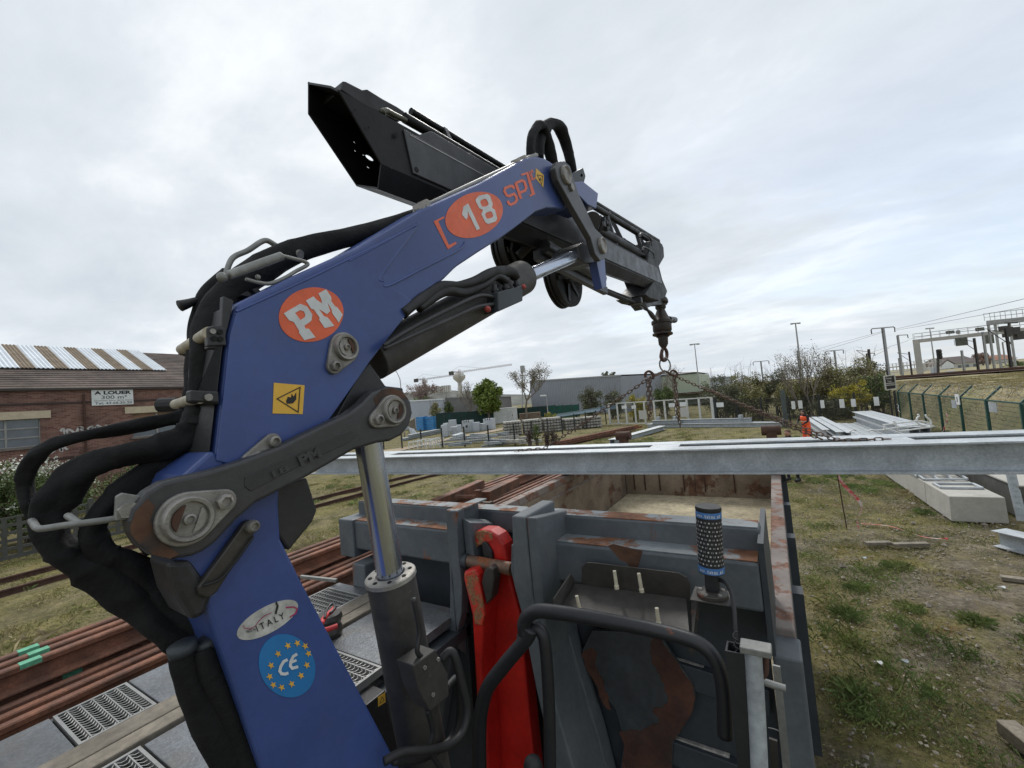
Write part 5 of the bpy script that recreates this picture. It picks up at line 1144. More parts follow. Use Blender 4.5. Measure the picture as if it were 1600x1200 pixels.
def ring_text(s, h, hh):
    n = len(s); 
    for i, ch in enumerate(s):
        if ch == ' ': continue
        a = (i-(n-1)/2)*0.165; c = oncyl(a, h, 1.02); nn = (c-(l0+la*h)).normalized(); t = la.cross(nn); 
        wd = 0.0022 if ch in '.' else 0.0050; h2 = hh*(0.18 if ch == '.' else (1.0 if ch in 'tk' else 0.72))
        text_mesh('letter', ch, c-(lu*math.cos(a)-lvv*math.sin(a))*wd/2-la*hh*0.5, (lu*math.cos(a)-lvv*math.sin(a))*wd, la*h2, white, lamp, 0.02, 0.0006)
ring_text('www.tekna.it', LL*0.935, 0.012); ring_text('www.tekna.it', LL*0.063, 0.012)
s0 = onY(1112,893,LY); s1 = onY(1114,925,LY)
build('lamp_stem', MB().bar(s0, s1, 0.045, 0.03, (0,1,0)), black, truck, bevel=0.004)
fz = onY(1113,928,LY-0.02)
build('base_disc', MB().lathe(fz-Vector((0,0,0.004)), fz+Vector((0,0,1)), [(0,0.050),(0.010,0.050),(0.013,0.046),(0.013,0.02),(0.009,0.018)], 32), tray, truck, smooth=AUTO)
for k in range(5):
    a = 2*math.pi*k/5+0.5; c = fz+Vector((math.cos(a)*0.038, math.sin(a)*0.038, 0.009)); build('base_bolt', MB().lathe(c, c+Vector((0,0,1)), [(0,0.007),(0.004,0.006),(0.004,0.003),(0.002,0.002)], 10), pinm, truck)
build('base_bracket', MB().box(fz-Vector((0.005,0,0.008)), (0.12,0.11,0.006)), tray, truck, bevel=0.002)
def cable(name, px, yv, rpx, mat, parent, n=8, sides=10):
    yv = lerpl(list(yv), len(px)) if isinstance(yv, (list, tuple)) else [yv]*len(px)
    sp = spline([onY(*p, y) for p, y in zip(px, yv)], n)
    return build(name, MB().tube(sp, [depth(p)*rpx/FPX for p in sp], sides), mat, parent, smooth=True)
cable('lamp_cable', [(1120,905),(1133,910),(1142,925),(1147,950),(1149,985),(1150,1015),(1149,1030)], [LY,1.55,1.45,1.4], 3.2, rubber, truck)
# black handrail
HY = 1.40
cable('handrail', [(752,1330),(750,1230),(749,1150),(752,1110),(762,1075),(785,1043),(810,1013),(824,996),(830,982)], [HY], 11, rail_blk, truck, sides=18)
cable('handrail', [(860,1260),(859,1150),(857,1080),(853,1020),(848,992),(838,982),(826,986),(815,998)], [HY+0.02], 9.5, rail_blk, truck, sides=18)
cable('handrail', [(820,990),(819,975),(825,962),(838,955),(855,955),(900,961),(960,972),(1020,984),(1065,995),(1095,1007),(1115,1027),(1126,1055),(1131,1090),(1133,1150)], [HY,HY,HY-0.02,HY-0.02], 11, rail_blk, truck, sides=18)
# square post, spring and galvanised tube on the right
sp0 = onY(1151,1012,1.34); sw = depth(sp0)*30/FPX
mb = MB()
for a, b, c, d in ((-sw/2, -sw/2+0.005, -sw/2, sw/2), (sw/2-0.005, sw/2, -sw/2, sw/2), (-sw/2+0.005, sw/2-0.005, -sw/2, -sw/2+0.005), (-sw/2+0.005, sw/2-0.005, sw/2-0.005, sw/2)):
    mb.bb(sp0.x+a, sp0.x+b, sp0.y+c, sp0.y+d, 1.4, sp0.z)
build('square_post', mb, rail_blk, truck)
sp1 = sp0+Vector((0,0,-0.03))
build('spring', MB().tube([sp1+Vector((0.006*math.cos(k*0.9), 0.006*math.sin(k*0.9), 0.075-0.0035*k)) for k in range(36)], 0.0022, 5), black, truck, smooth=True)
cable('galvanised_tube', [(1176,1012),(1179,1060),(1183,1130),(1187,1220),(1190,1320)], 1.32, 12.5, galv2, truck, sides=20)
build('tube_head', MB().box(onY(1177,1012,1.32)+Vector((0.006,0,0.0)), (0.075,0.05,0.018)), greyrod, truck, bevel=0.003)
cable('chain_link_rod', [(1190,1012),(1196,1020),(1197,1048),(1192,1058)], 1.33, 4, rustdark, truck)
cable('cross_pin', [(1190,1064),(1208,1070),(1228,1076)], 1.36, 5.5, greyrod, truck)
build('flat_bar', MB().bar(onY(1213,1040,1.5), onY(1232,1230,1.5), 0.02, 0.008, (0,1,0)), greyrod, truck)
build('flat_bar', MB().bar(onY(1208,1155,1.42), onY(1212,1240,1.42), 0.02, 0.008, (0,1,0)), tray, truck)
cable('thin_wire', [(1200,1137),(1212,1140),(1222,1146),(1228,1156)], 1.5, 0.9, greyrod, truck)
build('ball_knob', MB().ball(onY(833,1197,1.2), 0.032), rubber, truck, smooth=True)
build('footstep', MB().bb(-0.95, -0.05, 0.6, 1.6, 1.38, 1.42), black, truck)
# a pulley with red straps lying on the deck
pl_ = onZ(512, 985, DZ+0.02)
pu = empty('pulley_block', Vector((pl_.x, pl_.y, DZ)), 'small grey pulley with red strap lying on the deck behind the blue column', 'pulley')
c = onZ(515,975,DZ+0.05); build('wheel', MB().lathe(c+Vector((0,0,-0.05)), c+Vector((0,0,1)), [(0,0.055),(0.02,0.062),(0.05,0.05),(0.08,0.062),(0.1,0.055),(0.1,0.02),(0.06,0.018)], 24), tray, pu, smooth=AUTO)
for px in ([(502,975),(508,964),(518,955),(522,950)], [(503,985),(513,983),(527,978)]):
    sp = spline([onZ(x, y, DZ+0.13) for x, y in px], 6); build('strap', MB().tube(sp, 0.012, 6), mk('strap_red', (0.5,0.04,0.04), 0.6), pu, smooth=True)
build('shackle', MB().tube(spline([onZ(x, y, DZ+0.14) for x, y in ((507,966),(512,950),(520,943),(523,950),(516,958))], 6), 0.006, 6), black, pu, smooth=True)
# ------------------------------------------------------------------ rails stacked on a flat wagon alongside
RZ = 1.93
wag = empty('flat_wagon', (-5.4, 4.0, 0), 'low flat wagon under the stack of rusty rails', 'wagon')
build('wagon_deck', MB().bb(-6.6, -4.15, -3.0, 12.0, 1.20, 1.30), rustdark, wag)
build('wagon_sill', MB().bb(-4.17, -4.05, -3.0, 12.0, 0.9, 1.3).bb(-6.7, -6.58, -3.0, 12.0, 0.9, 1.3), rustdark, wag)
for y in (-2.0, 10.4):
    for x in (-6.2, -4.8): build('wheel', MB().lathe((x, y, 0.46), (x+0.14, y, 0.46), [(0,0.2),(0,0.46),(0.03,0.49),(0.05,0.46),(0.14,0.45),(0.14,0.2)], 28), rustdark, wag, smooth=AUTO)
_rmb = MB().section(ro, (0,-7.2,0), (0,7.2,0)); _rme = bpy.data.meshes.new('steel_rail'); _rme.from_pydata([tuple(v) for v in _rmb.v], [], _rmb.f); _rme.materials.append(rustbar)
gm = MB().bb(-0.0366, 0.0366, -0.055, 0.055, 0.140, 0.1732); 
_gme = bpy.data.meshes.new('paint_mark'); _gme.from_pydata([tuple(v) for v in gm.v], [], gm.f); _gme.materials.append(greenmark)
tiers = [(1.55, [-4.43,-4.58,-4.73,-4.88,-5.03,-5.18,-5.33,-5.48]), (1.76, [-4.83,-4.98,-5.13])]
for y in (-2.4, 1.9, 6.3, 10.2): build('dunnage', MB().bb(-5.6, -4.5, y-0.06, y+0.06, 1.7225, 1.76), timber, wag); build('bolster', MB().bb(-5.65, -4.32, y-0.1, y+0.1, 1.30, 1.549), timber, wag)
marks = {(1,2): (50,1018), (1,1): (70,1025), (1,0): (58,1042), (0,3): (118,1053)}
rnd = random.Random(5)
for ti, (z, xs) in enumerate(tiers):
    for k, x in enumerate(xs):
        yy = 4.6+rnd.uniform(-0.3, 0.3)
        o = link_mesh('steel_rail', _rme, (x, yy, z))
        if (ti, k) in marks:
            nm = [(1,2),(1,1),(1,0),(0,3)].index((ti, k)); p = onZ(*marks[(ti, k)], z+0.172)
            g = link_mesh('paint_mark', _gme, (x, p.y, z), o)
            lab = ['rusty rail with green mark, farthest of the upper tier', 'rusty rail with green mark, middle of the upper tier', 'rusty rail with green mark, nearest of the upper tier', 'rusty rail with the only green mark of the lower tier'][nm]
            tag(o, lab, 'rail', 'rusty rails stacked on the flat wagon')
        elif ti: tag(o, 'plain rusty rail in the upper tier of the rail stack', 'rail', 'rusty rails stacked on the flat wagon')
        else: tag(o, {0: 'nearest rusty rail of the lower tier, next to the grated deck', 1: 'second nearest rusty rail of the lower tier', 2: 'third nearest rusty rail of the lower tier'}.get(k, 'rusty rail hidden under the upper tier of the rail stack'), 'rail', 'rusty rails stacked on the flat wagon')
# stake and square beam on the far part of the wagon
for a, b, nm in (((680,780),(752,748),'square_tube'), ((758,768),(806,745),'square_tube')):
    p, q = onZ(a[0], a[1]+8, 2.0), onZ(b[0], b[1]+8, 2.0); build(nm, MB().bar(p, q, 0.16, 0.16), rustbar, wag, bevel=0.012)
p = onZ(748,790,1.9); build('stake', MB().bb(p.x-0.05, p.x+0.05, p.y-0.05, p.y+0.05, 1.3, 2.15), rustbar, wag, bevel=0.01)
p = onZ(712,776,2.16); build('stake_strap', MB().bar(p, onZ(744,776,2.16), 0.05, 0.05), rustbar, wag, bevel=0.008)
# ------------------------------------------------------------------ trees, shrubs, grass
def quads_mesh(name, C, S, mat, seed, parent=None, aspect=0.6, up=0.0, **kw):
    """many small leaf faces: C centres (n,3), S sizes (n)"""
    rg = np.random.default_rng(seed); C = np.asarray(C, float); n = len(C); S = np.asarray(S, float).reshape(n, 1)
    a = rg.normal(size=(n,3)); a[:,2] += up; a /= np.linalg.norm(a, axis=1, keepdims=True)
    b = rg.normal(size=(n,3)); b -= a*(a*b).sum(1, keepdims=True); b /= np.linalg.norm(b, axis=1, keepdims=True)
    V = np.stack([C-a*S*0.5, C+b*S*aspect*0.5, C+a*S*0.5, C-b*S*aspect*0.5], 1).reshape(-1,3)
    org = np.array([C[:,0].mean(), C[:,1].mean(), C[:,2].min()])
    me = bpy.data.meshes.new(name); V = V-org
    me.vertices.add(4*n); me.vertices.foreach_set('co', V.ravel()); me.loops.add(4*n); me.loops.foreach_set('vertex_index', np.arange(4*n, dtype=np.int32))
    me.polygons.add(n); me.polygons.foreach_set('loop_start', np.arange(0, 4*n, 4, dtype=np.int32)); me.polygons.foreach_set('loop_total', np.full(n, 4, dtype=np.int32))
    me.update(calc_edges=True); me.materials.append(mat)
    return tag(link_mesh(name, me, Vector(org), parent), **kw)
def clump_points(rg, c, rad, n, clumps, flat=0.9, fill=0.55):
    """leaf centres gathered in uneven clumps through an ellipsoid"""
    c = np.array(c); rad = np.array(rad); out = []
    for k in range(clumps):
        d = rg.normal(size=3); d /= np.linalg.norm(d); r = rg.uniform(fill, 1.0)
        cc = c+d*rad*r*0.82; cr = rad.mean()*rg.uniform(0.16, 0.34)
        m = int(n/clumps*rg.uniform(0.5, 1.5)); p = rg.normal(size=(m,3)); p /= np.linalg.norm(p, axis=1, keepdims=True); p *= rg.uniform(0.2, 1.0, size=(m,1))**0.6
        out.append(cc+p*cr*np.array([1,1,flat]))
    return np.concatenate(out)
def limb(mb, a, d, L, r, lev, rnd, tips, up, spread):
    pts = [a]; p = a.copy(); dd = d.copy(); n = 4
    for k in range(n):
        dd = (dd+Vector((rnd.uniform(-1,1), rnd.uniform(-1,1), rnd.uniform(-0.6,1)*up))*0.16).normalized(); p = p+dd*(L/n); pts.append(p.copy())
    mb.tube(pts, [r*(1-0.11*k) for k in range(n+1)], 6 if lev < 2 else (4 if lev < 3 else 3), cap=False)
    tips.append((pts[-1], lev)); tips.append((pts[2], lev))
    if lev >= 4: return
    nb = rnd.randint(3, 4) if lev < 3 else rnd.randint(2, 3)
    for k in range(nb):
        base = pts[rnd.randint(2, n)] if k else pts[-1]
        ax = Vector((rnd.uniform(-1,1), rnd.uniform(-1,1), rnd.uniform(-0.2,1)*up)).normalized()
        limb(mb, base.copy(), (dd+ax*spread).normalized(), L*rnd.uniform(0.55,0.8), r*0.58, lev+1, rnd, tips, up, spread)
def bare_tree(base, H, label, seed, bm, leaf, nleaf, ls, spread=0.75, group=None, r=None, stems=1):
    rnd = random.Random(seed); rg = np.random.default_rng(seed); base = Vector(base); base.z = max(base.z, 0) if base.z < 0.3 else base.z
    t = empty('tree', base, label, 'tree', group); mb = MB(); tips = []
    for s in range(stems):
        d = Vector((rnd.uniform(-0.2,0.2)*(1+0.5*stems), rnd.uniform(-0.2,0.2)*(1+0.5*stems), 1)).normalized()
        limb(mb, base-Vector((0,0,0.1))+Vector((rnd.uniform(-.2,.2), rnd.uniform(-.2,.2), 0))*(stems-1), d, H*0.36, (r or H*0.022), 0, rnd, tips, 1.0, spread)
    top = max(p.z for p, l in tips)-base.z; k = H/top                    # bring it to the wanted height
    for v in mb.v: v.z = base.z+(v.z-base.z)*k; v.x = base.x+(v.x-base.x)*k; v.y = base.y+(v.y-base.y)*k
    build('trunk', mb, bm, t)
    tp = [np.array((base.x+(p.x-base.x)*k, base.y+(p.y-base.y)*k, base.z+(p.z-base.z)*k)) for p, l in tips if l >= 2]
    if nleaf and tp:
        tp = np.array(tp); i = rg.integers(0, len(tp), nleaf); C = tp[i]+rg.normal(size=(nleaf,3))*H*0.028
        quads_mesh('crown', C, rg.uniform(0.6,1.3,nleaf)*ls, leaf, seed, t)
    return t
def leafy_tree(base, H, W_, label, seed, leaf, n=9000, ls=0.28, trunk_h=0.25, group=None, bm=bark, flat=0.9, clumps=70, name='tree', cat='tree'):
    rg = np.random.default_rng(seed); rnd = random.Random(seed); base = Vector(base)
    t = empty(name, base, label, cat, group); mb = MB(); c = base+Vector((0,0,H*(trunk_h+(1-trunk_h)*0.5)))
    mb.tube([base-Vector((0,0,0.1)), base+Vector((0,0,H*trunk_h)), c], [H*0.03, H*0.024, H*0.01], 8)
    for k in range(9):
        a = rnd.uniform(0, 6.28); z0 = base+Vector((0,0,H*(trunk_h+rnd.uniform(0,0.2)))); e = c+Vector((math.cos(a)*W_*0.36, math.sin(a)*W_*0.36, rnd.uniform(-0.2,0.35)*H*(1-trunk_h)))
        mb.tube([z0, z0.lerp(e, 0.5)+Vector((0,0,0.15)), e], [H*0.012, H*0.008, H*0.003], 5)
    build('trunk', mb, bm, t)
    P = clump_points(rg, c, (W_/2, W_/2, H*(1-trunk_h)/2), n, clumps, flat)
    quads_mesh('crown', P, rg.uniform(0.6,1.3,len(P))*ls, leaf, seed, t, 0.65)
    return t
def shrub(x0, x1, yt, d, label, seed, leaf, n=3500, ls=0.16, group=None, zb=0.0, twig=True, dep=None, leaf2=None, clumps=40, thick=0.8, bm=bark):
    c0, c1 = atd(x0, 640, d), atd(x1, 640, d); c = (c0+c1)/2; w_ = (c1-c0).length; zt = atd((x0+x1)/2, yt, d).z; c.z = zb; H = max(0.4, zt-zb)
    rg = np.random.default_rng(seed); rnd = random.Random(seed)
    t = empty('shrub', c, label, 'shrub', group)
    mb = MB()
    for k in range(16 if twig else 5):
        a = rnd.uniform(0,6.28); e = c+Vector((math.cos(a)*w_*0.45*rnd.random(), math.sin(a)*w_*0.4*rnd.random(), H*rnd.uniform(0.7,1.12 if twig else 0.9)))
        s = c+Vector((rnd.uniform(-.3,.3)*w_*0.6, rnd.uniform(-.3,.3)*w_*0.5, -0.05)); m_ = s.lerp(e, 0.5)+Vector((rnd.uniform(-.1,.1)*w_, rnd.uniform(-.1,.1)*w_, 0))
        mb.tube([s, m_, e], [0.02+H*0.006, 0.014+H*0.004, 0.004], 4)
        for q in range(5):
            b = m_.lerp(e, rnd.random()); mb.tube([b, b+Vector((rnd.uniform(-1,1), rnd.uniform(-1,1), rnd.uniform(0.1,1)))*H*0.14], [0.010, 0.003], 3)
    build('stems', mb, bm, t)
    P = clump_points(rg, (c.x, c.y, c.z+H*0.5), (w_/2, w_/2*thick, H*0.52), n, clumps, 0.95, 0.35); P = P[P[:,2] > zb]
    quads_mesh('crown', P, rg.uniform(0.6,1.3,len(P))*ls, leaf, seed+1, t, 0.6)
    if leaf2:
        P2 = clump_points(rg, (c.x, c.y, c.z+H*0.55), (w_/2, w_/2*thick, H*0.52), n//4, clumps//2, 0.95, 0.8); P2 = P2[P2[:,2] > zb+0.3*H]
        quads_mesh('blossom', P2, rg.uniform(0.6,1.3,len(P2))*ls*0.9, leaf2, seed+2, t, 0.8)
    return t
g0 = lambda x, y: onZ(x, y, 0.0)
def at_ground(x, d): p = atd(x, 640, d); p.z = 0; return p
def htop(p, x, y): return atd(x, y, depth(p)).z-p.z
p = at_ground(763, 72); leafy_tree(p, htop(p, 763, 588), 53/FPX*72, 'round lime green tree behind the green screen fence', 21, leaf_lime, 12000, 0.33, 0.20, clumps=75)
p = at_ground(822, 74); bare_tree(p, htop(p, 822, 568), 'tall bare tree with pale buds in front of the grey warehouse', 22, barkp, leaf_bud, 4200, 0.18, 1.05)
p = at_ground(731, 76); bare_tree(p, htop(p, 731, 596), 'thin bare tree left of the round lime green tree', 23, barkp, leaf_bud, 1500, 0.16, 0.7)
p = at_ground(645, 110); bare_tree(p, htop(p, 645, 597), 'pinkish budding tree behind the pale shed', 24, barkp, leaf_pink, 5000, 0.32, 0.9)
p = at_ground(660, 105); leafy_tree(p, htop(p, 659, 614), 4.6, 'small dome of green foliage behind the pale shed roof', 25, leaf_green, 2500, 0.3, 0.1, clumps=30)
shrub(668, 692, 622, 78, 'bushy olive shrub by the pale shed', 26, leaf_brown, 2200, 0.26)
shrub(688, 712, 619, 79, 'brighter green shrub by the dull shed', 27, leaf_green, 2000, 0.26)
shrub(902, 946, 600, 60, 'wide dark bush before the grey warehouse', 28, leaf_dark, 5200, 0.20)
shrub(938, 984, 603, 62, 'second dark bush beside the corner of the grey warehouse', 29, leaf_dark, 4200, 0.20)
shrub(975, 1016, 612, 52, 'yellow green bush behind the pale gate', 30, leaf_yel, 3800, 0.17)
shrub(1014, 1062, 596, 54, 'round dark green bush behind the middle of the gate', 31, leaf_green, 4800, 0.18)
p = at_ground(1066, 56); bare_tree(p, htop(p, 1066, 568), 'slim leafless tree behind the gate', 32, barkp, leaf_bud, 250, 0.12, 0.6)
p = at_ground(1040, 57); bare_tree(p, htop(p, 1040, 585), 'low leafless tree behind the round dark green bush', 33, barkp, leaf_bud, 150, 0.12, 0.8)
shrub(845, 872, 642, 52, 'small yellow green shrub by the light blue girders', 34, leaf_yel, 1500, 0.15, twig=False)
shrub(826, 842, 657, 31, 'pale green weed growing up the yard fence', 35, leaf_green, 700, 0.11, twig=False)
for i, (x0, x1, yt) in enumerate(((816,830,669),(840,858,670),(850,872,668))): shrub(x0, x1, yt, 31, 'reddish bramble at the foot of the yard fence', 36+i, mk('bramble_leaf', (0.07,0.035,0.03), 0.7, var=0.4) if i == 0 else MATS['bramble_leaf'], 500, 0.09, 'brambles along the yard fence')
hx = [(1090,1150,580,44),(1128,1186,574,43),(1166,1216,575,42),(1196,1250,572,41),(1230,1284,576,38),(1262,1312,572,37),(1112,1170,594,40),(1150,1205,598,39),(1205,1262,594,38)]
hxl = ['hedge shrub at the right edge of the green warehouse','hedge shrub in front of the small pale warehouse','hedge shrub below the small distant mast with crossarm','tall hedge shrub left of the budding thin stemmed tree','hedge shrub behind the thin stemmed budding tree','hedge shrub between the budding trees and the olive bush','low front hedge shrub beside the right gate end','low front hedge shrub left of the thick grey green post','low front hedge shrub right of the thick grey green post']
for i, (x0, x1, yt, d) in enumerate(hx):
    shrub(x0, x1, yt, d, hxl[i], 50+i, leaf_brown if i % 3 else leaf_dark, 5600, 0.14, 'shrubs of the tall hedge', clumps=80)
shrub(1280, 1345, 565, 36, 'tall olive bush right of the budding tree', 62, leaf_brown, 6200, 0.14, clumps=70)
shrub(1318, 1386, 549, 37, 'tallest mixed olive bush of the hedge', 63, leaf_brown, 6000, 0.14, clumps=70)
shrub(1296, 1368, 588, 33, 'yellow flowering bush over the dark fence', 64, leaf_yel, 6500, 0.12, clumps=60)
shrub(1350, 1398, 578, 34, 'dense green bush beside the black notice board', 65, leaf_green, 6000, 0.13, clumps=60)
shrub(1268, 1330, 622, 33, 'dark low bush under the yellow flowering bush', 66, leaf_dark, 4500, 0.13, clumps=50)
p = at_ground(1263, 36); bare_tree(p, htop(p, 1258, 538), 'budding tree with many thin stems above the hedge', 67, barkp, leaf_bud, 2600, 0.10, 0.55, stems=3, r=0.08)
p = at_ground(1286, 37); bare_tree(p, htop(p, 1280, 556), 'second budding tree close behind the thin stemmed one', 68, bark, leaf_brown, 2600, 0.11, 0.7, stems=2, r=0.07)
p = at_ground(1368, 60); leafy_tree(p, htop(p, 1366, 562), 4.2, 'small dark tree behind the hedge by the tall mast', 69, leaf_dark, 2200, 0.22, 0.2, clumps=26)
q = onZ(1402, 575, 2.2)
# bushes by the brick hall
def bush_at(P, w_, H, label, seed, leaf, n, ls, leaf2=None, group=None):
    P = Vector(P); rg = np.random.default_rng(seed); rnd = random.Random(seed); t = empty('shrub', P, label, 'shrub', group); mb = MB()
    for k in range(14):
        e = P+Vector((rnd.uniform(-.45,.45)*w_, rnd.uniform(-.45,.45)*w_, H*rnd.uniform(0.6,1.05))); mb.tube([P+Vector((rnd.uniform(-.2,.2), rnd.uniform(-.2,.2), -0.05)), P.lerp(e, 0.5)+Vector((0,0,0.1)), e], [0.03,0.018,0.005], 4)
    build('stems', mb, bark, t)
    Q = clump_points(rg, (P.x, P.y, P.z+H*0.5), (w_/2, w_/2, H*0.52), n, 70, 0.9, 0.4); Q = Q[Q[:,2] > P.z]; quads_mesh('crown', Q, rg.uniform(0.6,1.3,len(Q))*ls, leaf, seed, t)
    if leaf2:
        Q = clump_points(rg, (P.x, P.y, P.z+H*0.6), (w_/2, w_/2, H*0.40), n//5, 34, 0.8, 0.9); Q = Q[Q[:,2] > P.z+H*0.45]; quads_mesh('blossom', Q, rg.uniform(0.5,1.1,len(Q))*ls, leaf2, seed+1, t, 0.9)
for i, (y, w_, H, b) in enumerate(((-3.5,4.2,3.0,1),(0.6,4.2,2.9,1),(4.0,3.8,3.15,1),(7.2,3.0,2.6,0),(9.6,2.6,1.9,0))):
    bush_at((-23.3, y, 0), w_, H, ['white blossoming bush at the picture edge behind the lattice fence','white blossoming bush behind the end post of the lattice fence','tallest white blossoming bush under the hall window','green bush under the second hall window','low green bush at the end of the lattice fence'][i], 80+i, leaf_green, 15000 if b else 8000, 0.10, leaf_white if b else None, 'bushes along the brick hall')
# grass and gravel
def blades(name, C, h, w_, mat, seed, lean=0.5):
    rg = np.random.default_rng(seed); n = len(C); a = rg.uniform(0, 2*math.pi, n); d = np.stack([np.cos(a), np.sin(a), np.zeros(n)], 1); l = rg.uniform(0, lean, n)*1.0; b = rg.uniform(0, 2*math.pi, n)
    e = np.stack([np.cos(b)*l, np.sin(b)*l, np.ones(n)], 1); e /= np.linalg.norm(e, axis=1, keepdims=True)
    h = h.reshape(n,1); V = np.stack([C-d*w_/2, C+d*w_/2, C+e*h*0.55+d*w_*0.3+np.array([0,0,0]), C+e*h+np.stack([np.cos(b)*l*0.5, np.sin(b)*l*0.5, -l*0.3], 1)*h], 1).reshape(-1,3)
    me = bpy.data.meshes.new(name); me.vertices.add(4*n); me.vertices.foreach_set('co', V.ravel()); me.loops.add(4*n); me.loops.foreach_set('vertex_index', np.arange(4*n, dtype=np.int32))
    me.polygons.add(n); me.polygons.foreach_set('loop_start', np.arange(0, 4*n, 4, dtype=np.int32)); me.polygons.foreach_set('loop_total', np.full(n, 4, dtype=np.int32)); me.update(calc_edges=True); me.materials.append(mat)
    return tag(link_mesh(name, me, (0,0,0)), kind='stuff')
rg = np.random.default_rng(101)
def tufts(n, x0, x1, y0, y1, per, rad, hh, bias=None):
    out = []; H = []
    for k in range(n):
        x, y = rg.uniform(x0, x1), rg.uniform(y0, y1)
        if bias and not bias(x, y): continue
        m = int(per*rg.uniform(0.4, 1.6)); r = rad*rg.uniform(0.5, 1.5); p = rg.normal(size=(m,2))*r*0.5
        out.append(np.stack([x+p[:,0], y+p[:,1], np.full(m, -0.03)], 1)); H.append(hh*rg.uniform(0.5,1.4)*np.exp(-(p**2).sum(1)/(r*r))*rg.uniform(0.7,1.2,m))
    return np.concatenate(out), np.concatenate(H)
patch = lambda x, y: fbm(x, y, 0.5, 1.0)+0.5*fbm(x, y, 1.3, 2.0) > -0.15
C, H = tufts(900, 0.2, 11, 2.5, 30, 190, 0.38, 0.14, patch); blades('grass', C, H, 0.008, tuftm, 1, 0.9)
C, H = tufts(2400, 0.2, 9, 2.0, 26, 70, 0.45, 0.06, None); blades('grass', C, H, 0.008, grassm, 2, 1.1)
C, H = tufts(900, -22, -5, -2, 34, 90, 0.6, 0.11, None); blades('grass', C, H, 0.014, grassm, 3, 1.0)
C, H = tufts(260, -22, -5, -2, 34, 60, 0.4, 0.20, patch); blades('grass', C, H, 0.013, tuftm, 4, 0.9)
C, H = tufts(160, -12, -5.5, -1, 12, 26, 0.8, 0.30, None); blades('dry_grass', C, H, 0.010, drym, 5, 1.6)
C, H = tufts(60, 0.4, 9, 3, 22, 22, 0.5, 0.2, None); blades('dry_grass', C, H, 0.009, drym, 6, 1.6)
C, H = tufts(900, -16, 8, 26, 62, 50, 0.8, 0.12, None); blades('grass', C, H, 0.02, grassm, 7, 0.8)
C, H = tufts(2600, 7.0, 22, 12, 60, 60, 0.7, 0.11, None); C[:,2] = [bankz(x, y)-0.08 for x, y in C[:,:2]]; blades('bank_grass', C, H*1.2, 0.012, leafm('bank_blade', (0.36,0.29,0.15), (0.27,0.245,0.11)), 8, 1.0)
def stones(n, x0, x1, y0, y1, smin, smax, seed):
    rg = np.random.default_rng(seed); x = rg.uniform(x0, x1, n); y = y0+(y1-y0)*rg.uniform(0, 1, n)**1.6
    s = smin*(smax/smin)**(rg.uniform(0,1,n)**2.2); oc = np.array([[1,0,0],[0,1,0],[-1,0,0],[0,-1,0],[0,0,0.7],[0,0,-0.7]], float)
    V = oc[None]*rg.uniform(0.5,1.1,(n,6,1))*s[:,None,None]; a = rg.uniform(0,6.28,n); c_, s_ = np.cos(a)[:,None], np.sin(a)[:,None]
    V = np.stack([V[:,:,0]*c_-V[:,:,1]*s_+x[:,None], V[:,:,0]*s_+V[:,:,1]*c_+y[:,None], V[:,:,2]-0.01+s[:,None]*0.2], 2).reshape(-1,3)
    F = np.array([[0,1,4],[1,2,4],[2,3,4],[3,0,4],[1,0,5],[2,1,5],[3,2,5],[0,3,5]]); F = (F[None]+6*np.arange(n)[:,None,None]).reshape(-1,3)
    me = bpy.data.meshes.new('gravel'); me.from_pydata(V.tolist(), [], F.tolist()); me.materials.append(stonem); return tag(link_mesh('gravel', me, (0,0,0)), kind='stuff')
stones(18000, 0.12, 7.5, 2.0, 22, 0.007, 0.035, 5)
stones(350, 0.3, 7.5, 3, 20, 0.03, 0.075, 6)
# ------------------------------------------------------------------ storage yard, fences, masts
UP = Vector((0,0,1))
def gbox(px, yt, th, zt=None, wob=0):          # footprint from two ground sight lines, top from a third
    a, b = g0(*px[0]), g0(*px[1]); f = (b-a).normalized(); n = Vector((-f.y, f.x, 0)); n = n if n.dot(CF) > 0 else -n
    z = zt if zt else (zat(a, px[0][0], yt)+zat(b, px[1][0], yt))/2
    return a, b, f, n, z
# black wire fence with posts
posts = [(640,704),(681,701),(727,699),(769,697.5),(805,696),(836,690),(865,684),(888,678),(905,672),(922,667),(937,664)]
yf = empty('wire_fence', g0(805,696), 'low black wire fence with posts round the storage yard', 'fence')
pp = [g0(*q) for q in posts]; c0 = pp[4]
pp = [Vector((c0.x+(i-4)*2.6, c0.y-0.0*(4-i), 0)) for i in range(-6, 4)]+[c0]+[Vector((c0.x+(i*0.18), c0.y+i*2.7, 0)) for i in range(1, 8)]
for p in pp: build('post', MB().box(p+UP*0.9, (0.10,0.10,1.8)), dfence, yf)
for a, b in zip(pp, pp[1:]):
    mb = MB()
    for k in range(7): mb.bar(a+UP*(0.1+k*0.22), b+UP*(0.1+k*0.22), 0.008, 0.008)
    L = (b-a).length
    for k in range(1, 12): mb.bar(a.lerp(b, k/12)+UP*0.05, a.lerp(b, k/12)+UP*1.45, 0.006, 0.006, (1,0,0))
    o = build('wire_panel', mb, dfence, yf); o['kind'] = 'stuff'
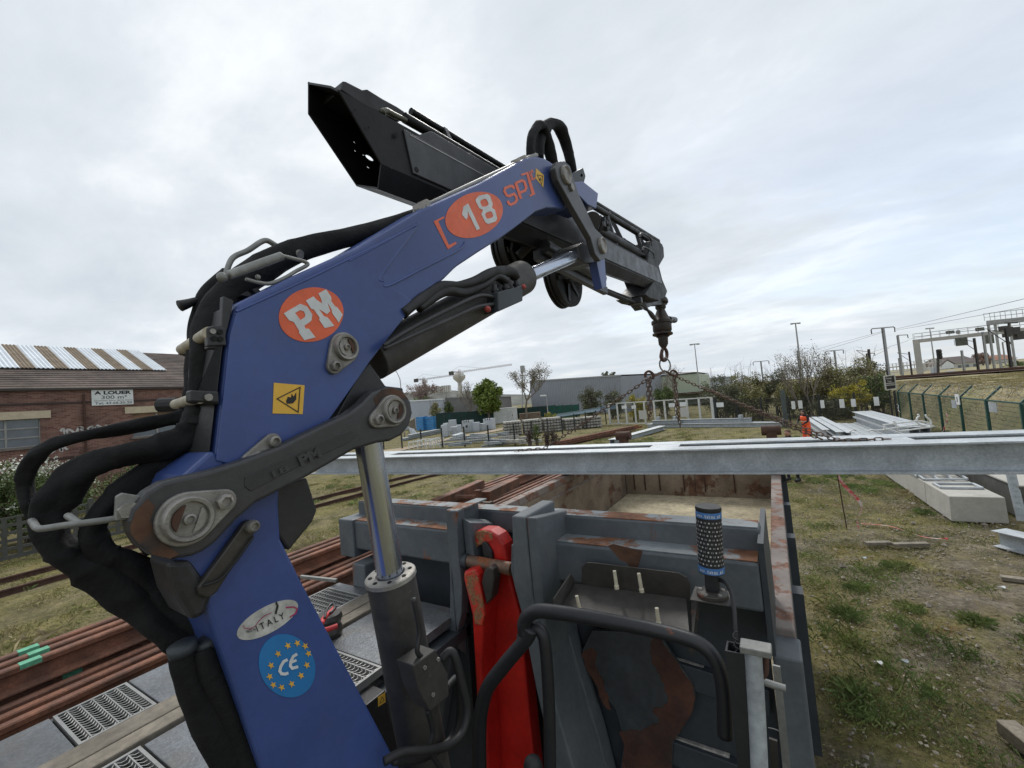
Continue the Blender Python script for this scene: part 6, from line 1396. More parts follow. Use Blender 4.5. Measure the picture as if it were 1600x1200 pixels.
# stacks of concrete sleepers along the fence
rnd = random.Random(12)
slb = MB()
def sleeper_stack(a, f, n, w_, lay, d, lab):
    r = empty('sleeper_stack', a+f*(w_/2)+n*(d/2), lab, 'concrete stack', 'stacks of concrete sleepers along the yard fence')
    for l in range(lay):
        z = 0.10+l*0.30; mb = MB(); m = max(2, int(w_/0.30))
        for k in range(m):
            o = a+f*(w_*(k+0.5)/m)+n*(d/2+rnd.uniform(-0.06,0.06))+UP*(z+0.10); mb.box(o, (w_/m*0.84, d, 0.20), (f, n, UP))
        lo = build('sleeper_layer', mb, sleeper, r); lo['kind'] = 'stuff'
        mb = MB()
        for q in (0.2, 0.8): mb.box(a+f*(w_/2)+n*(d*q)+UP*(z-0.05), (w_*1.02, 0.10, 0.10), (f, n, UP))
        build('spacer', mb, timber, r)
sa, sb2 = g0(789,682), g0(934,668); sf = (sb2-sa).normalized(); sn = Vector((-sf.y, sf.x, 0)); sn = sn if sn.x < 0 else -sn
SLb = (sb2-sa).length; pos = 0; k = 0
labs = ['sleeper stack nearest the white container, of five layers', 'second sleeper stack from the white container', 'third sleeper stack from the white container', 'fourth sleeper stack from the white container', 'fifth sleeper stack from the white container', 'sleeper stack nearest the pale gate']
for w_, lay in ((1.9,5),(1.9,5),(2.0,5),(1.8,4),(2.0,4),(1.9,3)):
    sleeper_stack(sa+sf*pos, sf, sn, w_, lay, 2.4, labs[k]); pos += w_+0.28; k += 1
    if pos > SLb+0.5: break
# white site container
a, b, f, n, z = gbox(((773,663),(808,660)), 638, 2.4)
ct = empty('site_container', (a+b)/2+n*1.2, 'white site container by the round lime green tree', 'container')
build('shell', MB().prism([a+UP*0.1, b+UP*0.1, b+UP*2.6, a+UP*2.6], n*2.4), paintw, ct, bevel=0.03)
build('roof_rim', MB().prism([a+UP*2.6-n*0.05-f*0.05, b+UP*2.6-n*0.05+f*0.05, b+UP*2.6+n*2.45+f*0.05, a+UP*2.6+n*2.45-f*0.05], UP*0.12), paintw, ct)
L_ = (b-a).length; build('door', MB().box(a+f*(L_*0.72)+UP*1.2-n*0.02, (L_*0.3, 0.05, 2.1), (f,n,UP)), mk('container_door', (0.62,0.63,0.62), 0.5), ct)
build('handle', MB().box(a+f*(L_*0.82)+UP*1.35-n*0.06, (0.10,0.05,0.35), (f,n,UP)), mastdark, ct)
# brown stack of pallets right of it
a, b, f, n, z = gbox(((812,660),(846,657)), 643, 1.4)
pr_ = empty('pallet_stack', (a+b)/2, 'brown stacked pallets right of the white site container', 'pallets')
for k in range(7): build('pallet', MB().box((a+b)/2+n*0.7+UP*(0.1+k*0.22), ((b-a).length*0.98, 1.4, 0.15), (f,n,UP)), mk('pallet_wood', (0.24,0.175,0.125), 0.9, var=0.4, vs=3) if k == 0 else MATS['pallet_wood'], pr_)
# green screen fences
def screen(x0, y0, x1, y1, yt, npan, mat, label):
    a, b = g0(x0, y0), g0(x1, y1); f = (b-a).normalized(); n = Vector((-f.y, f.x, 0)); z0, z1 = zat(a, x0, yt[0]), zat(b, x1, yt[1])
    r = empty('screen_fence', (a+b)/2, label, 'fence'); L = (b-a).length
    for k in range(npan):
        p, q = a+f*(L*k/npan+0.05), a+f*(L*(k+1)/npan-0.05); h0 = z0+(z1-z0)*k/npan
        build('panel', MB().prism([p+UP*0.05, q+UP*0.05, q+UP*h0, p+UP*h0], n*0.05), mat, r)
    for k in range(npan+1): build('post', MB().box(a+f*(L*k/npan)+UP*(z0/2+0.05)-n*0.0, (0.08,0.10,z0+0.1), (f,n,UP)), dfence, r)
screen(683,673,772,664,(646,641),7, gsheet2, 'dark green screen fence left of the white container')
screen(806,655,868,650,(638,633),5, gsheet2, 'dark green screen fence behind the brown pallets')
screen(858,655,906,651,(634.5,632),4, gsheet, 'bright green screen fence in front of the grey warehouse')
# blue crates and boards at the left end of the yard
for i, (x0, x1, yb, yt) in enumerate(((651,662,673,651),(663.5,678,672,651))):
    a, b, f, n, z = gbox(((x0,yb),(x1,yb-0.6)), yt, 1.2)
    r = empty('crate_stack', (a+b)/2, ['left one of two tall blue crate stacks','right one of two tall blue crate stacks'][i], 'crates', 'blue crate stacks by the screen fence')
    for k in range(5): build('crate', MB().box((a+b)/2+n*0.6+UP*(z*(k+0.5)/5), ((b-a).length, 1.2, z/5*0.92), (f,n,UP)), bluestack, r)
a, b, f, n, z = gbox(((642,676),(650,675)), 653, 0.8); tag(build('board_pile', MB().prism([a, b, b+UP*z, a+UP*z*0.8], n*0.8), timber), 'brown boards propped left of the blue crates', 'boards')
a, b, f, n, z = gbox(((642,680),(668,675)), 664, 0.6)
for k in range(3): tag(build('metal_sheet', MB().prism([a+f*(0.5*k)+UP*0.05, a+f*(0.5*k+1.0)+UP*0.05, a+f*(0.5*k+0.9)+UP*(1.1-0.1*k)+n*0.5, a+f*(0.5*k+0.3)+UP*(1.3-0.2*k)+n*0.5], n*0.03), galv), ['bent metal sheet leaning left of the blue crates','bent metal sheet leaning before the left blue crates','bent metal sheet leaning before the right blue crates'][k], 'metal sheet')
# long galvanised profiles on the far verge
a, b = g0(630,689), g0(696,675)
for k in range(6):
    o = Vector((0,0,0)); f = (b-a).normalized(); n = Vector((-f.y, f.x, 0)); n = n if n.dot(CF) > 0 else -n
    s = a+f*(0.5*k)+n*(0.35*(k % 3))+UP*(0.18+0.28*(k//3)); tag(build('galvanised_profile', MB().ibeam(s, s+f*((b-a).length*(0.95-0.06*k)), 0.26, 0.26, 0.025, 0.02), galv2), 'long galvanised profile lying along the far verge of the dirt road', 'steel profile', 'galvanised profiles along the verge')
# pale metal boxes in a row
boxes = [(690,699,683,664,0.9),(697,703.5,682,661,0.8),(702,712,676,656,0.8),(705,714,680,667,0.8),(714,722,678,664,0.9),(723,737,676,657,0.8),(737,748,675,660,0.8),(744,756,674,662,0.9),(756,770,672,654,0.9)]
lb = ['leftmost low pale box','tall plain pale box','small box standing on others','low wide pale box','pale box beside the notched plate','notched pale plate box with a dark hole','pale box right of the notched plate','box under the dark gap','white slatted box at the right end']
for i, (x0, x1, yb, yt, th) in enumerate(boxes):
    a, b, f, n, z = gbox(((x0,yb),(x1,yb-0.8)), yt, th); r = build('metal_box', MB().prism([a, b, b+UP*z, a+UP*z], n*th), galv if i % 2 else clad_l, bevel=0.02)
    if i == 5: build('hole', MB().cyl((a+b)/2+UP*z*0.5-n*0.01, (a+b)/2+UP*z*0.5+n*0.01, z*0.12, n=12), mastdark, r)
    if i in (5, 8):
        for k in range(3): build('notch', MB().box(a+f*((b-a).length*(0.25+0.25*k))+UP*(z*0.97)-n*0.01, ((b-a).length*0.06, 0.06, z*0.25), (f,n,UP)), mastdark, r)
    tag(r, lb[i]+' in the row before the screen fence', 'metal box', 'pale boxes before the screen fence')
# heaps of steel on this side of the road
rnd = random.Random(31)
hb = g0(768,699); 
for k in range(16):
    c = g0(712+rnd.uniform(0,80), 700-rnd.uniform(0,12)); a = rnd.uniform(-0.5,0.7); f = Vector((math.cos(a), math.sin(a), rnd.uniform(-0.06,0.06))); L = rnd.uniform(1.5,4.0)
    z = rnd.uniform(0.1,0.75); tag(build('steel_section', MB().ibeam(c-f*L/2+UP*z, c+f*L/2+UP*z, rnd.uniform(0.14,0.24), rnd.uniform(0.14,0.22), 0.02, 0.016), galv if k % 2 else galv2), 'galvanised steel section in the jumbled heap behind the wire fence', 'steel section', 'steel sections in the heap')
a, b, f, n, z = gbox(((713,692),(728,690)), 677, 1.2); tag(build('sheet_stack', MB().prism([a+UP*0.4, b+UP*0.4, b+UP*z, a+UP*(z-0.15)], n*1.2), galv), 'stack of grey sheets on top of the steel heap', 'sheet stack')
for k in range(10):
    c = g0(790+rnd.uniform(-6,40), 697-rnd.uniform(0,9)); a = rnd.uniform(0,1.5); f = Vector((math.cos(a), math.sin(a), 0)); L = rnd.uniform(1.0,2.6)
    tag(build('concrete_piece', MB().box(c+UP*rnd.uniform(0.12,0.5), (L, 0.3, 0.22), (f, Vector((-f.y,f.x,0)), UP)), sleeper), 'loose concrete piece lying by the corner of the wire fence', 'concrete piece', 'loose concrete pieces')
# white painted frames at the left
for k, (x, y) in enumerate(((646,703),(660,702),(671,701),(681,700))):
    c = g0(x, y); f = Vector((1,0.15,0)).normalized(); n = Vector((-0.15,1,0)).normalized(); mb = MB(); w_, h_ = 0.95, 0.75+0.12*(k % 2)
    for q in (0, 0.7):
        o = c+n*q
        mb.bar(o-f*w_/2, o-f*w_/2+UP*h_, 0.06, 0.06, n); mb.bar(o+f*w_/2, o+f*w_/2+UP*h_, 0.06, 0.06, n); mb.bar(o-f*(w_/2-0.03)+UP*h_, o+f*(w_/2-0.03)+UP*h_, 0.06, 0.06); mb.bar(o-f*(w_/2-0.03)+UP*0.35, o+f*(w_/2-0.03)+UP*0.35, 0.05, 0.05)
    mb.bar(c-f*w_/2+UP*(h_-0.1), c-f*w_/2+n*0.7+UP*(h_-0.1), 0.05, 0.05); mb.bar(c+f*w_/2+UP*(h_-0.1), c+f*w_/2+n*0.7+UP*(h_-0.1), 0.05, 0.05)
    tag(build('trestle', mb, paintw), ['leftmost of four white trestles behind the fence','second of four white trestles behind the fence','third of four white trestles behind the fence','rightmost of four white trestles behind the fence'][k], 'trestle', 'white trestles')
# light blue girders on a rack
a, b = onZ(866,650,1.35), onZ(938,639,1.9); f = (b-a).normalized(); n = Vector((-f.y, f.x, 0)).normalized(); 
rk = empty('girder_rack', Vector((a.x, a.y, 0)), 'light blue girders lying on a rack beyond the sleeper stacks', 'girders')
lbm = mk('light_blue_girder', (0.33,0.43,0.50), 0.5, 0.2, var=0.15)
for k in range(4): build('girder', MB().ibeam(a+n*(0.45*k), b+n*(0.45*k)+f*1.2*(k % 2), 0.4, 0.36, 0.03, 0.02), lbm, rk)
for t in (0.1, 0.5, 0.9):
    p = a.lerp(b, t); build('rack_leg', MB().bar(Vector((p.x, p.y, 0)), p-UP*0.2, 0.15, 0.15, (1,0,0)), dfence, rk)
# street lamps and masts
def lamp_post(name, x, yt, yb, d, label, head, arm=None, group=None, r=0.09, cat='street lamp', m=steelmast, zb=0.0):
    p = atd(x, yb, d); p.z = zb; t = atd(x, yt, d); H = t.z-zb; t = p+UP*H
    o = empty(name, p, label, cat, group)
    if arm is not None:
        e = atd(arm[0], arm[1], d); q = p+UP*(H*0.78); build('pole', MB().tube(spline([p, q, p+UP*(H*0.93)+(e-t)*0.1, t.lerp(e, 0.5)+UP*H*0.015, e], 6), lerpl([r, r*0.7, r*0.6, r*0.5, r*0.45], 25), 8), m, o, smooth=True)
        hd_ = (e-t); hd_.z = 0; hd_.normalize(); build('lamp_head', MB().bar(e-hd_*0.1, e+hd_*0.75, 0.3, 0.16), m, o, bevel=0.03)
    else:
        build('pole', MB().tube([p, t], [r, r*0.55], 8), m, o)
        if head == 'T':
            w_ = CR.copy(); w_.z = 0; w_.normalize(); build('head_frame', MB().bar(t-w_*0.9, t+w_*0.9, 0.25, 0.18).bar(t-w_*0.9-UP*0.12, t-w_*0.45-UP*0.12, 0.3, 0.1).bar(t+w_*0.45-UP*0.12, t+w_*0.9-UP*0.12, 0.3, 0.1), m, o)
        if head == 'L':
            w_ = CR.copy(); w_.z = 0; w_.normalize(); build('lamp_head', MB().bar(t, t-w_*0.9+UP*0.05, 0.3, 0.2), paintw, o)
    return o
lamp_post('street_lamp', 629, 582, 640, 60, 'curved street lamp left of the tower cranes', None, (607,573))
lamp_post('street_lamp', 857, 617.5, 655, 62, 'short yard lamp with white head before the warehouse', 'L', r=0.10)
lamp_post('light_mast', 1098.5, 536, 660, 80, 'tall thin light mast right of the green warehouse', 'T', r=0.13, cat='light mast')
lamp_post('light_mast', 1259, 503, 640, 80, 'tall light mast above the budding tree', 'T', r=0.2, cat='light mast')
lamp_post('light_mast', 1461, 512, 575, 95, 'light mast seen through the signal gantry', 'T', r=0.16, cat='light mast', zb=2.0)
# tower cranes far away
def tower_crane(xm, ym, yb, xj0, yj0, xj1, yj1, d, label):
    p = atd(xm, yb, d); t = atd(xm, ym, d); t = Vector((p.x, p.y, t.z)); e0 = atd(xj0, yj0, d); e1 = atd(xj1, yj1, d)
    r = empty('tower_crane', p, label, 'tower crane', 'tower cranes on the skyline'); m = mk('crane_paint', (0.30,0.27,0.27), 0.7) if 'crane_paint' not in MATS else MATS['crane_paint']
    def lattice(a, b, w_, n, th):
        mb = MB(); f = (b-a).normalized(); x = f.orthogonal().normalized(); y = f.cross(x)
        cs = [x*w_+y*w_, -x*w_+y*w_, -x*w_-y*w_, x*w_-y*w_]
        for c in cs: mb.bar(a+c, b+c, th, th, y)
        for k in range(n):
            for i in range(4): mb.bar(a.lerp(b, k/n)+cs[i], a.lerp(b, (k+1)/n)+cs[(i+1) % 4], th*0.7, th*0.7, y)
        return mb
    build('mast', lattice(p, t+UP*2, 0.6, 18, 0.14), m, r); hp_ = t.lerp(t, 0)
    build('jib', lattice(t, e1, 0.45, 26, 0.09), m, r); build('counter_jib', lattice(t, e0, 0.45, 6, 0.12), m, r)
    build('counterweight', MB().box(e0-UP*0.8, (3.0,2.0,2.6)), conc_d, r); build('cab', MB().box(t-UP*1.6+CR*1.6, (1.8,1.8,2.2)), paintw, r)
    build('tie_bar', MB().bar(t+UP*4, t.lerp(e1, 0.45)+UP*0.6, 0.12, 0.12).bar(t+UP*4, e0+UP*0.5, 0.12, 0.12), m, r)
tower_crane(664, 592.5, 618, 650, 593, 722, 584, 330, 'tower crane above the apartment blocks, lower left')
tower_crane(721, 581, 618, 705, 581.5, 800, 569.5, 300, 'taller tower crane left of the round lime green tree')
p = atd(720, 620, 420); t = atd(720, 588, 420); wt = empty('water_tower', p, 'pale water tower with bulging bowl under the taller tower crane', 'water tower')
build('shaft', MB().cyl(p, Vector((p.x,p.y,t.z-2)), 2.2, 2.0, 16), plaster, wt); build('bowl', MB().lathe(Vector((p.x,p.y,t.z-6)), Vector((p.x,p.y,t.z+6)), [(0,2),(4,6),(7,6.3),(9,4),(11,1.5)], 20), plaster, wt, smooth=AUTO)
p = atd(816, 640, 140); t = atd(816, 571, 140); am = empty('phone_mast', Vector((p.x,p.y,0)), 'slim telephone mast behind the tall bare tree', 'mast'); build('pole', MB().cyl(Vector((p.x,p.y,0)), t, 0.25, 0.18, 8), steelmast, am); build('antenna', MB().box(t-UP*1.2, (1.1,1.1,2.2)), steelmast, am)
p = atd(951, 588, 82); rp = empty('shrub', atd(951,588,82), 'small dark tree top rising behind the grey warehouse roof', 'tree'); rgx = np.random.default_rng(4)
Pq = clump_points(rgx, (p.x, p.y, p.z+0.3), (1.6,1.2,0.9), 900, 12); quads_mesh('crown', Pq, rgx.uniform(0.2,0.35,len(Pq)), leaf_dark, 3, rp)
# pale sliding gate
ga_, gb_ = g0(954,664), g0(1116,663); f = (gb_-ga_).normalized(); n = Vector((-f.y, f.x, 0)); gL = (gb_-ga_).length; gz = 2.35
gt = empty('sliding_gate', (ga_+gb_)/2, 'wide pale mesh gate with white notices across the end of the yard', 'gate')
pale = mk('pale_gate_paint', (0.58,0.58,0.54), 0.6, var=0.2)
for k in range(11):
    p = ga_+f*(gL*k/10); build('post', MB().box(p+UP*(gz/2+0.05), (0.26 if k in (0,10) else 0.17, 0.1, gz), (f,n,UP)), pale, gt)
build('top_rail', MB().bar(ga_+UP*(gz+0.06), gb_+UP*(gz+0.06), 0.1, 0.1), pale, gt); build('bottom_rail', MB().bar(ga_+UP*0.14, gb_+UP*0.14, 0.1, 0.1), pale, gt)
mb = MB()
for k in range(110): p = ga_+f*(gL*(k+0.5)/110); mb.bar(p+UP*0.18, p+UP*gz, 0.018, 0.018, n)
for k in range(8): mb.bar(ga_+UP*(0.4+k*0.25)+n*0.02, gb_+UP*(0.4+k*0.25)+n*0.02, 0.014, 0.014)
o = build('mesh_infill', mb, dfence, gt); o['kind'] = 'stuff'
for k, (x, y, w_, h_) in enumerate(((976,636,0.7,0.35),(991,636,0.6,0.35),(1051,633,0.75,0.4),(1068,631.5,0.7,0.4),(1005,648,1.0,0.9),(1070.5,644,0.9,0.9))):
    s = (((ga_-CAM).dot(n)))/ray(x,y).dot(n); c = CAM+ray(x,y)*s; build('notice', MB().box(c-n*(0.07 if n.dot(CF) > 0 else -0.07), (w_, 0.02, h_), (f,n,UP)), paintw if k < 4 else dirtywhite, gt)
# dark fence from the gate to the corner, with its notices
da, db = gb_+f*0.3, Vector((6.2, 33.8, 0)); f = (db-da).normalized(); n = Vector((-f.y, f.x, 0)); n = n if n.dot(CF) > 0 else -n; dL = (db-da).length
df = empty('mesh_fence', (da+db)/2, 'dark mesh fence in front of the tall hedge', 'fence')
N_ = 6
for k in range(N_+1): build('post', MB().box(da+f*(dL*k/N_)+UP*1.1, (0.09,0.09,2.2), (f,n,UP)), dfence, df)
for k in range(N_):
    mb = MB(); p, q = da+f*(dL*k/N_), da+f*(dL*(k+1)/N_)
    for j in range(1, 30): mb.bar(p.lerp(q, j/30)+UP*0.05, p.lerp(q, j/30)+UP*2.1, 0.014, 0.014, n)
    for j in range(9): mb.bar(p+UP*(0.1+0.25*j), q+UP*(0.1+0.25*j), 0.014, 0.014)
    o = build('mesh_panel', mb, dfence, df); o['kind'] = 'stuff'
build('wide_post', MB().box(da+f*(dL*0.0)+UP*1.2, (0.25,0.12,2.4), (f,n,UP)), dfence, df)
nl = ['leftmost white notice of the dark fence','white notice second from the left on the dark fence','white notice above the orange vest worker','white notice above the steel beam stacks','white notice fifth along the dark fence','white notice near the black notice board']
for k, (x, y, w_, h_) in enumerate(((1239.5,633,0.27,0.58),(1250.5,632,0.29,0.58),(1285,631.5,0.25,0.55),(1315.5,630.5,0.29,0.58),(1333.5,629.5,0.27,0.5),(1369.5,627,0.28,0.55))):
    s = ((da-CAM).dot(n)-0.09)/ray(x,y).dot(n); c = CAM+ray(x,y)*s; tag(build('notice', MB().box(c, (w_,0.02,h_), (f,n,UP)), paintw), nl[k], 'notice', 'white notices on the dark fence')
c = CAM+ray(1125,632.5)*(((da-CAM).dot(n)-0.09)/ray(1125,632.5).dot(n)); tag(build('notice', MB().box(c, (0.75,0.02,0.4), (f,n,UP)), paintw), 'wide pale notice at the left end of the dark fence', 'notice')
c = g0(1229,668); tag(build('gate_post', MB().box(c+UP*1.35, (0.30,0.25,2.7)), mk('green_grey_post', (0.07,0.085,0.08), 0.7)), 'thick grey green post standing in the dark fence', 'post')
# green security fence on the right, cranked tops and barbed wire
sf_ = empty('security_fence', (6.4, 22, 0), 'green security fence with cranked tops and barbed wire', 'fence')
tops = [(1401,613),(1415,613.5),(1431,614.5),(1450,615),(1470.7,614.7),(1508,618),(1546.7,622.7),(1597,624)]
FX = 6.3; FH = 2.15
ys = []
for x, y in tops: ys.append(onZ(x, y, FH))
Yp = [33.6-2.45*i for i in range(10)]
fx = lambda y: FX
for y in Yp:
    x = fx(y); build('post', MB().bb(x-0.04, x+0.04, y-0.04, y+0.04, 0, FH), gfence, sf_); build('cranked_arm', MB().bar((x,y,FH-0.02), (x+0.42,y+0.05,FH+0.42), 0.06, 0.06, (0,1,0)), gfence, sf_)
for y0, y1 in zip(Yp, Yp[1:]):
    mb = MB(); 
    for j in range(1, 34): y = y0+(y1-y0)*j/34; mb.bar((fx(y)+0.05,y,0.05), (fx(y)+0.05,y,FH-0.05), 0.006, 0.006, (0,1,0))
    for j in range(14): mb.bar((fx(y0)+0.06,y0,0.1+j*0.155), (fx(y1)+0.06,y1,0.1+j*0.155), 0.009, 0.009)
    o = build('mesh_panel', mb, gfence, sf_); o['kind'] = 'stuff'
    build('top_rail', MB().bar((fx(y0),y0-0.05,FH-0.03), (fx(y1),y1+0.05,FH-0.03), 0.05, 0.05), gfence, sf_)
mb = MB(); rnd = random.Random(44)
for k in range(3):
    z = FH+0.12+0.14*k; x = FX+0.13+0.13*k; mb.tube([Vector((x, Yp[0]-i*0.6, z+0.02*math.sin(i*1.9))) for i in range(40)], 0.006, 3)
coil = [Vector((FX+0.25+0.24*math.cos(i*0.7), Yp[0]-i*0.075, FH+0.32+0.24*math.sin(i*0.7))) for i in range(285)]; mb.tube(coil, 0.006, 3)
o = build('barbed_wire', mb, greyrod, sf_); o['kind'] = 'stuff'
tapem = mk('barrier_tape', (0.62,0.58,0.56), 0.6, col2=(0.55,0.06,0.06), c2s=6, var=0.1)
def ribbon3(pts, w_, side): 
    mb = MB(); sp = spline([Vector(p) for p in pts], 8); sd = Vector(side); vs = []
    for i, p in enumerate(sp): q = Matrix.Rotation(0.5*math.sin(i*0.6), 3, 'Z') @ sd; vs += [p-q*w_/2, p+q*w_/2]
    return mb.add(vs, [(2*i,2*i+1,2*i+3,2*i+2) for i in range(len(sp)-1)])
def onF(x, y): return onX(x, y, FX-0.08)
tag(build('barrier_tape', ribbon3([onF(1479,646), onF(1480,654), onF(1477.5,662), onF(1475,670), onF(1473,675)], 0.09, (0,1,0.3)), tapem), 'red and white tape tied to the green security fence', 'tape')
tag(build('white_rag', ribbon3([onF(1401,631), onF(1404,635), onF(1403,639), onF(1406,644)], 0.10, (0,1,0.5)), paintw), 'white rag knotted to the corner post of the security fence', 'rag')
for k, (x, y, w_, h_) in enumerate(((1496,624,0.42,0.42),(1491,631.5,0.55,0.32),(1551.5,636.5,0.6,0.32))):
    c = onF(x, y); nt_ = tag(build('notice', MB().box(c, (0.02,w_,h_)), paintw if k == 0 else galv2), ['white notice with a small symbol on the green security fence','grey notice under the white one on the green security fence','grey notice alone near the right end of the green security fence'][k], 'notice', 'notices on the green security fence')
    if k == 0: build('symbol', MB().box(c-Vector((0.012,0,0)), (0.004,0.10,0.2)), MATS['grey_ink'], nt_)
# black notice board on its mast
bp0 = atd(1398, 676, 30.5); bp0.z = 0; bt = atd(1388, 580, 30.5)
nb = empty('notice_board', bp0, 'black notice board with white frame and lettering over the fence corner', 'sign')
bc_ = [atd(x, y, 30.2) for x, y in ((1381,588),(1397,586),(1400,607),(1384,609.5))]
build('board', MB().prism(bc_, CF*0.05), inkblack, nb); 
for i in range(4): build('frame_bar', MB().bar(bc_[i]-CF*0.01, bc_[(i+1) % 4]-CF*0.01, 0.07, 0.07, CF), dirtywhite, nb)
for k, (y0, y1, x0, x1) in enumerate(((590,593.5,1384.5,1393.5),(594.8,597.8,1386.5,1393),(599.3,601,1384.5,1397.5),(602,603.6,1384.8,1398),)):
    if k < 2:
        O = atd(x0, y1, 30.15); text_mesh('lettering', 'Danger' if k == 0 else 'Train', O, atd(x1, y1-0.6, 30.15)-O, atd(x0-0.4, y0, 30.15)-O, dirtywhite, nb, 0.02, 0.01)
    else: build('print_line', MB().bar(atd(x0, y0, 30.15), atd(x1, y0-0.9, 30.15), 0.05, 0.02, CF), dirtywhite, nb)
build('pole', MB().tube([bp0, Vector((bp0.x, bp0.y, bt.z))], 0.05, 8), dfence, nb)
# railway masts, wires, gantries, signal
def mast(x, yt, yb, d, label, head, m, r=0.16, zb=None):
    p = atd(x, yb, d); t = atd(x, yt, d); zb = p.z if zb is None else zb; p.z = zb; 
    o = empty('railway_mast', p, label, 'railway mast', 'railway masts beyond the bank'); H = t.z-zb; t = p+UP*H; w_ = CR.copy(); w_.z = 0; w_.normalize()
    build('column', MB().ibeam(p, t, r*2, r*1.7, r*0.35, r*0.3, CF), m, o)
    if head == 'T':
        build('crossarm', MB().bar(t-w_*1.55, t+w_*1.55, 0.12, 0.14), m, o)
        for s in (-1, 1): build('insulator', MB().tube([t+w_*(1.5*s), t+w_*(1.7*s)-UP*0.15, t+w_*(1.65*s)-UP*0.75], 0.07, 6), mastdark, o)
    elif head == 'L': build('crossarm', MB().bar(t, t+w_*1.6-UP*0.05, 0.10, 0.12), m, o); build('insulator', MB().tube([t+w_*1.6, t+w_*1.65-UP*0.6], 0.06, 6), mastdark, o)
    elif head == 'C':
        build('cantilever', MB().bar(t-UP*0.5, t-w_*2.2+UP*0.0, 0.07, 0.07).bar(t-UP*1.8, t-w_*2.2, 0.06, 0.06), mastdark, o)
    return t, w_
mt, mw = mast(1389, 511, 588, 60, 'tallest grey railway mast with a double crossarm', 'T', steelmast, 0.15)
mast(1411, 523, 590, 68, 'grey railway mast with a short hooked arm, right of the tallest', 'L', steelmast, 0.13)
mast(1425.5, 549, 590, 80, 'short dark railway mast left of the gantry column', 'C', mastdark, 0.11)
mast(1408, 559, 588, 90, 'very short railway mast between the two grey ones', '', steelmast, 0.12)
mast(1363, 545, 592, 75, 'dark railway mast with cantilever above the hedge', 'C', mastdark, 0.15); mast(1359, 552, 592, 85, 'thin dark mast close left of the cantilever mast', 'L', mastdark, 0.12)
mast(1310, 547, 600, 80, 'small railway mast with crossarm above the olive hedge', 'T', steelmast, 0.13); mast(1194, 564, 610, 90, 'small distant mast with crossarm left of the budding tree', 'T', steelmast, 0.12)
mast(1302, 562, 600, 95, 'tiny mast just left of the small crossarm mast', '', steelmast, 0.11); mast(1252, 547, 600, 85, 'plain grey mast beside the tall light mast', '', steelmast, 0.14)
mast(1507, 547, 581, 70, 'plain grey post below the hanging signal boxes', '', steelmast, 0.13)
mast(1529, 527.5, 580, 62, 'dark mast with cantilever right of the dark roofed house', 'C', mastdark, 0.12)
mast(1544, 517.5, 581, 60, 'pale mast left of the pair by the upper gantry', '', steelmast, 0.12); mast(1554, 503, 577, 64, 'pale mast carrying the upper gantry', '', steelmast, 0.12)
mast(1581, 511.5, 580, 50, 'dark mast in front of the signal cluster', 'C', mastdark, 0.12)
mast(1572, 534, 575, 90, 'thin distant mast behind the signal cluster', 'L', steelmast, 0.1)
# overhead wires
ow = empty('overhead_wires', mt-UP*9.4, 'thin overhead railway wires crossing the sky on the right', 'wires')
for (xa, ya, xb, yb, da_, db_) in ((1600,466,1400,514,30,60),(1600,479,1400,516,32,60),(1381,517,1235,556,60,95),(1380,519,1245,560,60,95),(1600,497,1420,530,45,68),(1420,532,1330,560,68,95),(1390,543,1365,556,70,76)):
    a, b = atd(xa, ya, da_), atd(xb, yb, db_)
    if xa == 1600: a = a+(a-b)*0.5
    build('wire', MB().tube(sag(a, b, 0.05), 0.022, 4), wirem, ow)
def gantry(xa, ya, xb, yb, d0, d1, h_, mat, label, cols_, rail=True):
    a, b = atd(xa, ya, d0), atd(xb, yb, d1); b = b+(b-a)*0.5; f = (b-a).normalized(); n = f.cross(UP).normalized()
    r = empty('signal_gantry', Vector((a.x,a.y,2.0)), label, 'gantry'); build('beam', MB().bar(a-UP*h_/2, b-UP*h_/2, 0.6, h_), mat, r, bevel=0.03)
    L = (b-a).length
    if rail:
        m = int(L/1.1)
        for s in (-0.5, 0.5):
            mb = MB()
            for k in range(m+1): p = a+f*(L*k/m)+n*s; mb.bar(p, p+UP*1.05, 0.04, 0.04, f)
            for z in (0.5, 1.05): mb.bar(a+n*s+UP*z, b+n*s+UP*z, 0.045, 0.045)
            build('railing', mb, steelmast, r)
    for c in cols_:
        p = a+f*c[0]; build('column', MB().bar(Vector((p.x,p.y,c[2])), p-UP*h_*0.0, c[1], c[1], f), mat, r, bevel=0.04)
    return r, a, f, n
def gl(a, f, x, y):                             # distance along the gantry of a sight line
    d = ray(x, y); n2 = UP.cross(f).normalized(); t = ((a-CAM).dot(n2))/d.dot(n2); return (CAM+d*t-a).dot(f)
g1, gA, gf, gn = gantry(1428, 531, 1600, 512, 76, 66, 0.6, concm, 'long concrete signal gantry on a thick concrete column', [(0.25, 0.8, 1.9)])
def hung(x0, x1, y0, y1, m, nm, dz=0): 
    s0, s1 = gl(gA, gf, x0, y0), gl(gA, gf, x1, y0); c = gA+gf*((s0+s1)/2); z1, z0 = zat(c, x0, y0), zat(c, x0, y1); return build(nm, MB().box(Vector((c.x,c.y,(z0+z1)/2))-gn*0.0+UP*dz, (abs(s1-s0), 0.9, z1-z0), (gf, gn, UP)), m, g1, bevel=0.04)
mossm = mk('signal_box_back', (0.10,0.105,0.085), 0.8, var=0.3)
for q in ((1492,1511,528.5,541,mossm,'signal_box'),(1538,1552,524,537.5,mossm,'signal_box'),(1578,1592,520,532,mossm,'signal_box'),(1478,1491,517.5,522,mossm,'signal_hood'),(1494,1500,516.5,522,steelmast,'cabinet'),(1524,1538,512.5,517.5,mossm,'signal_hood')): hung(*q)
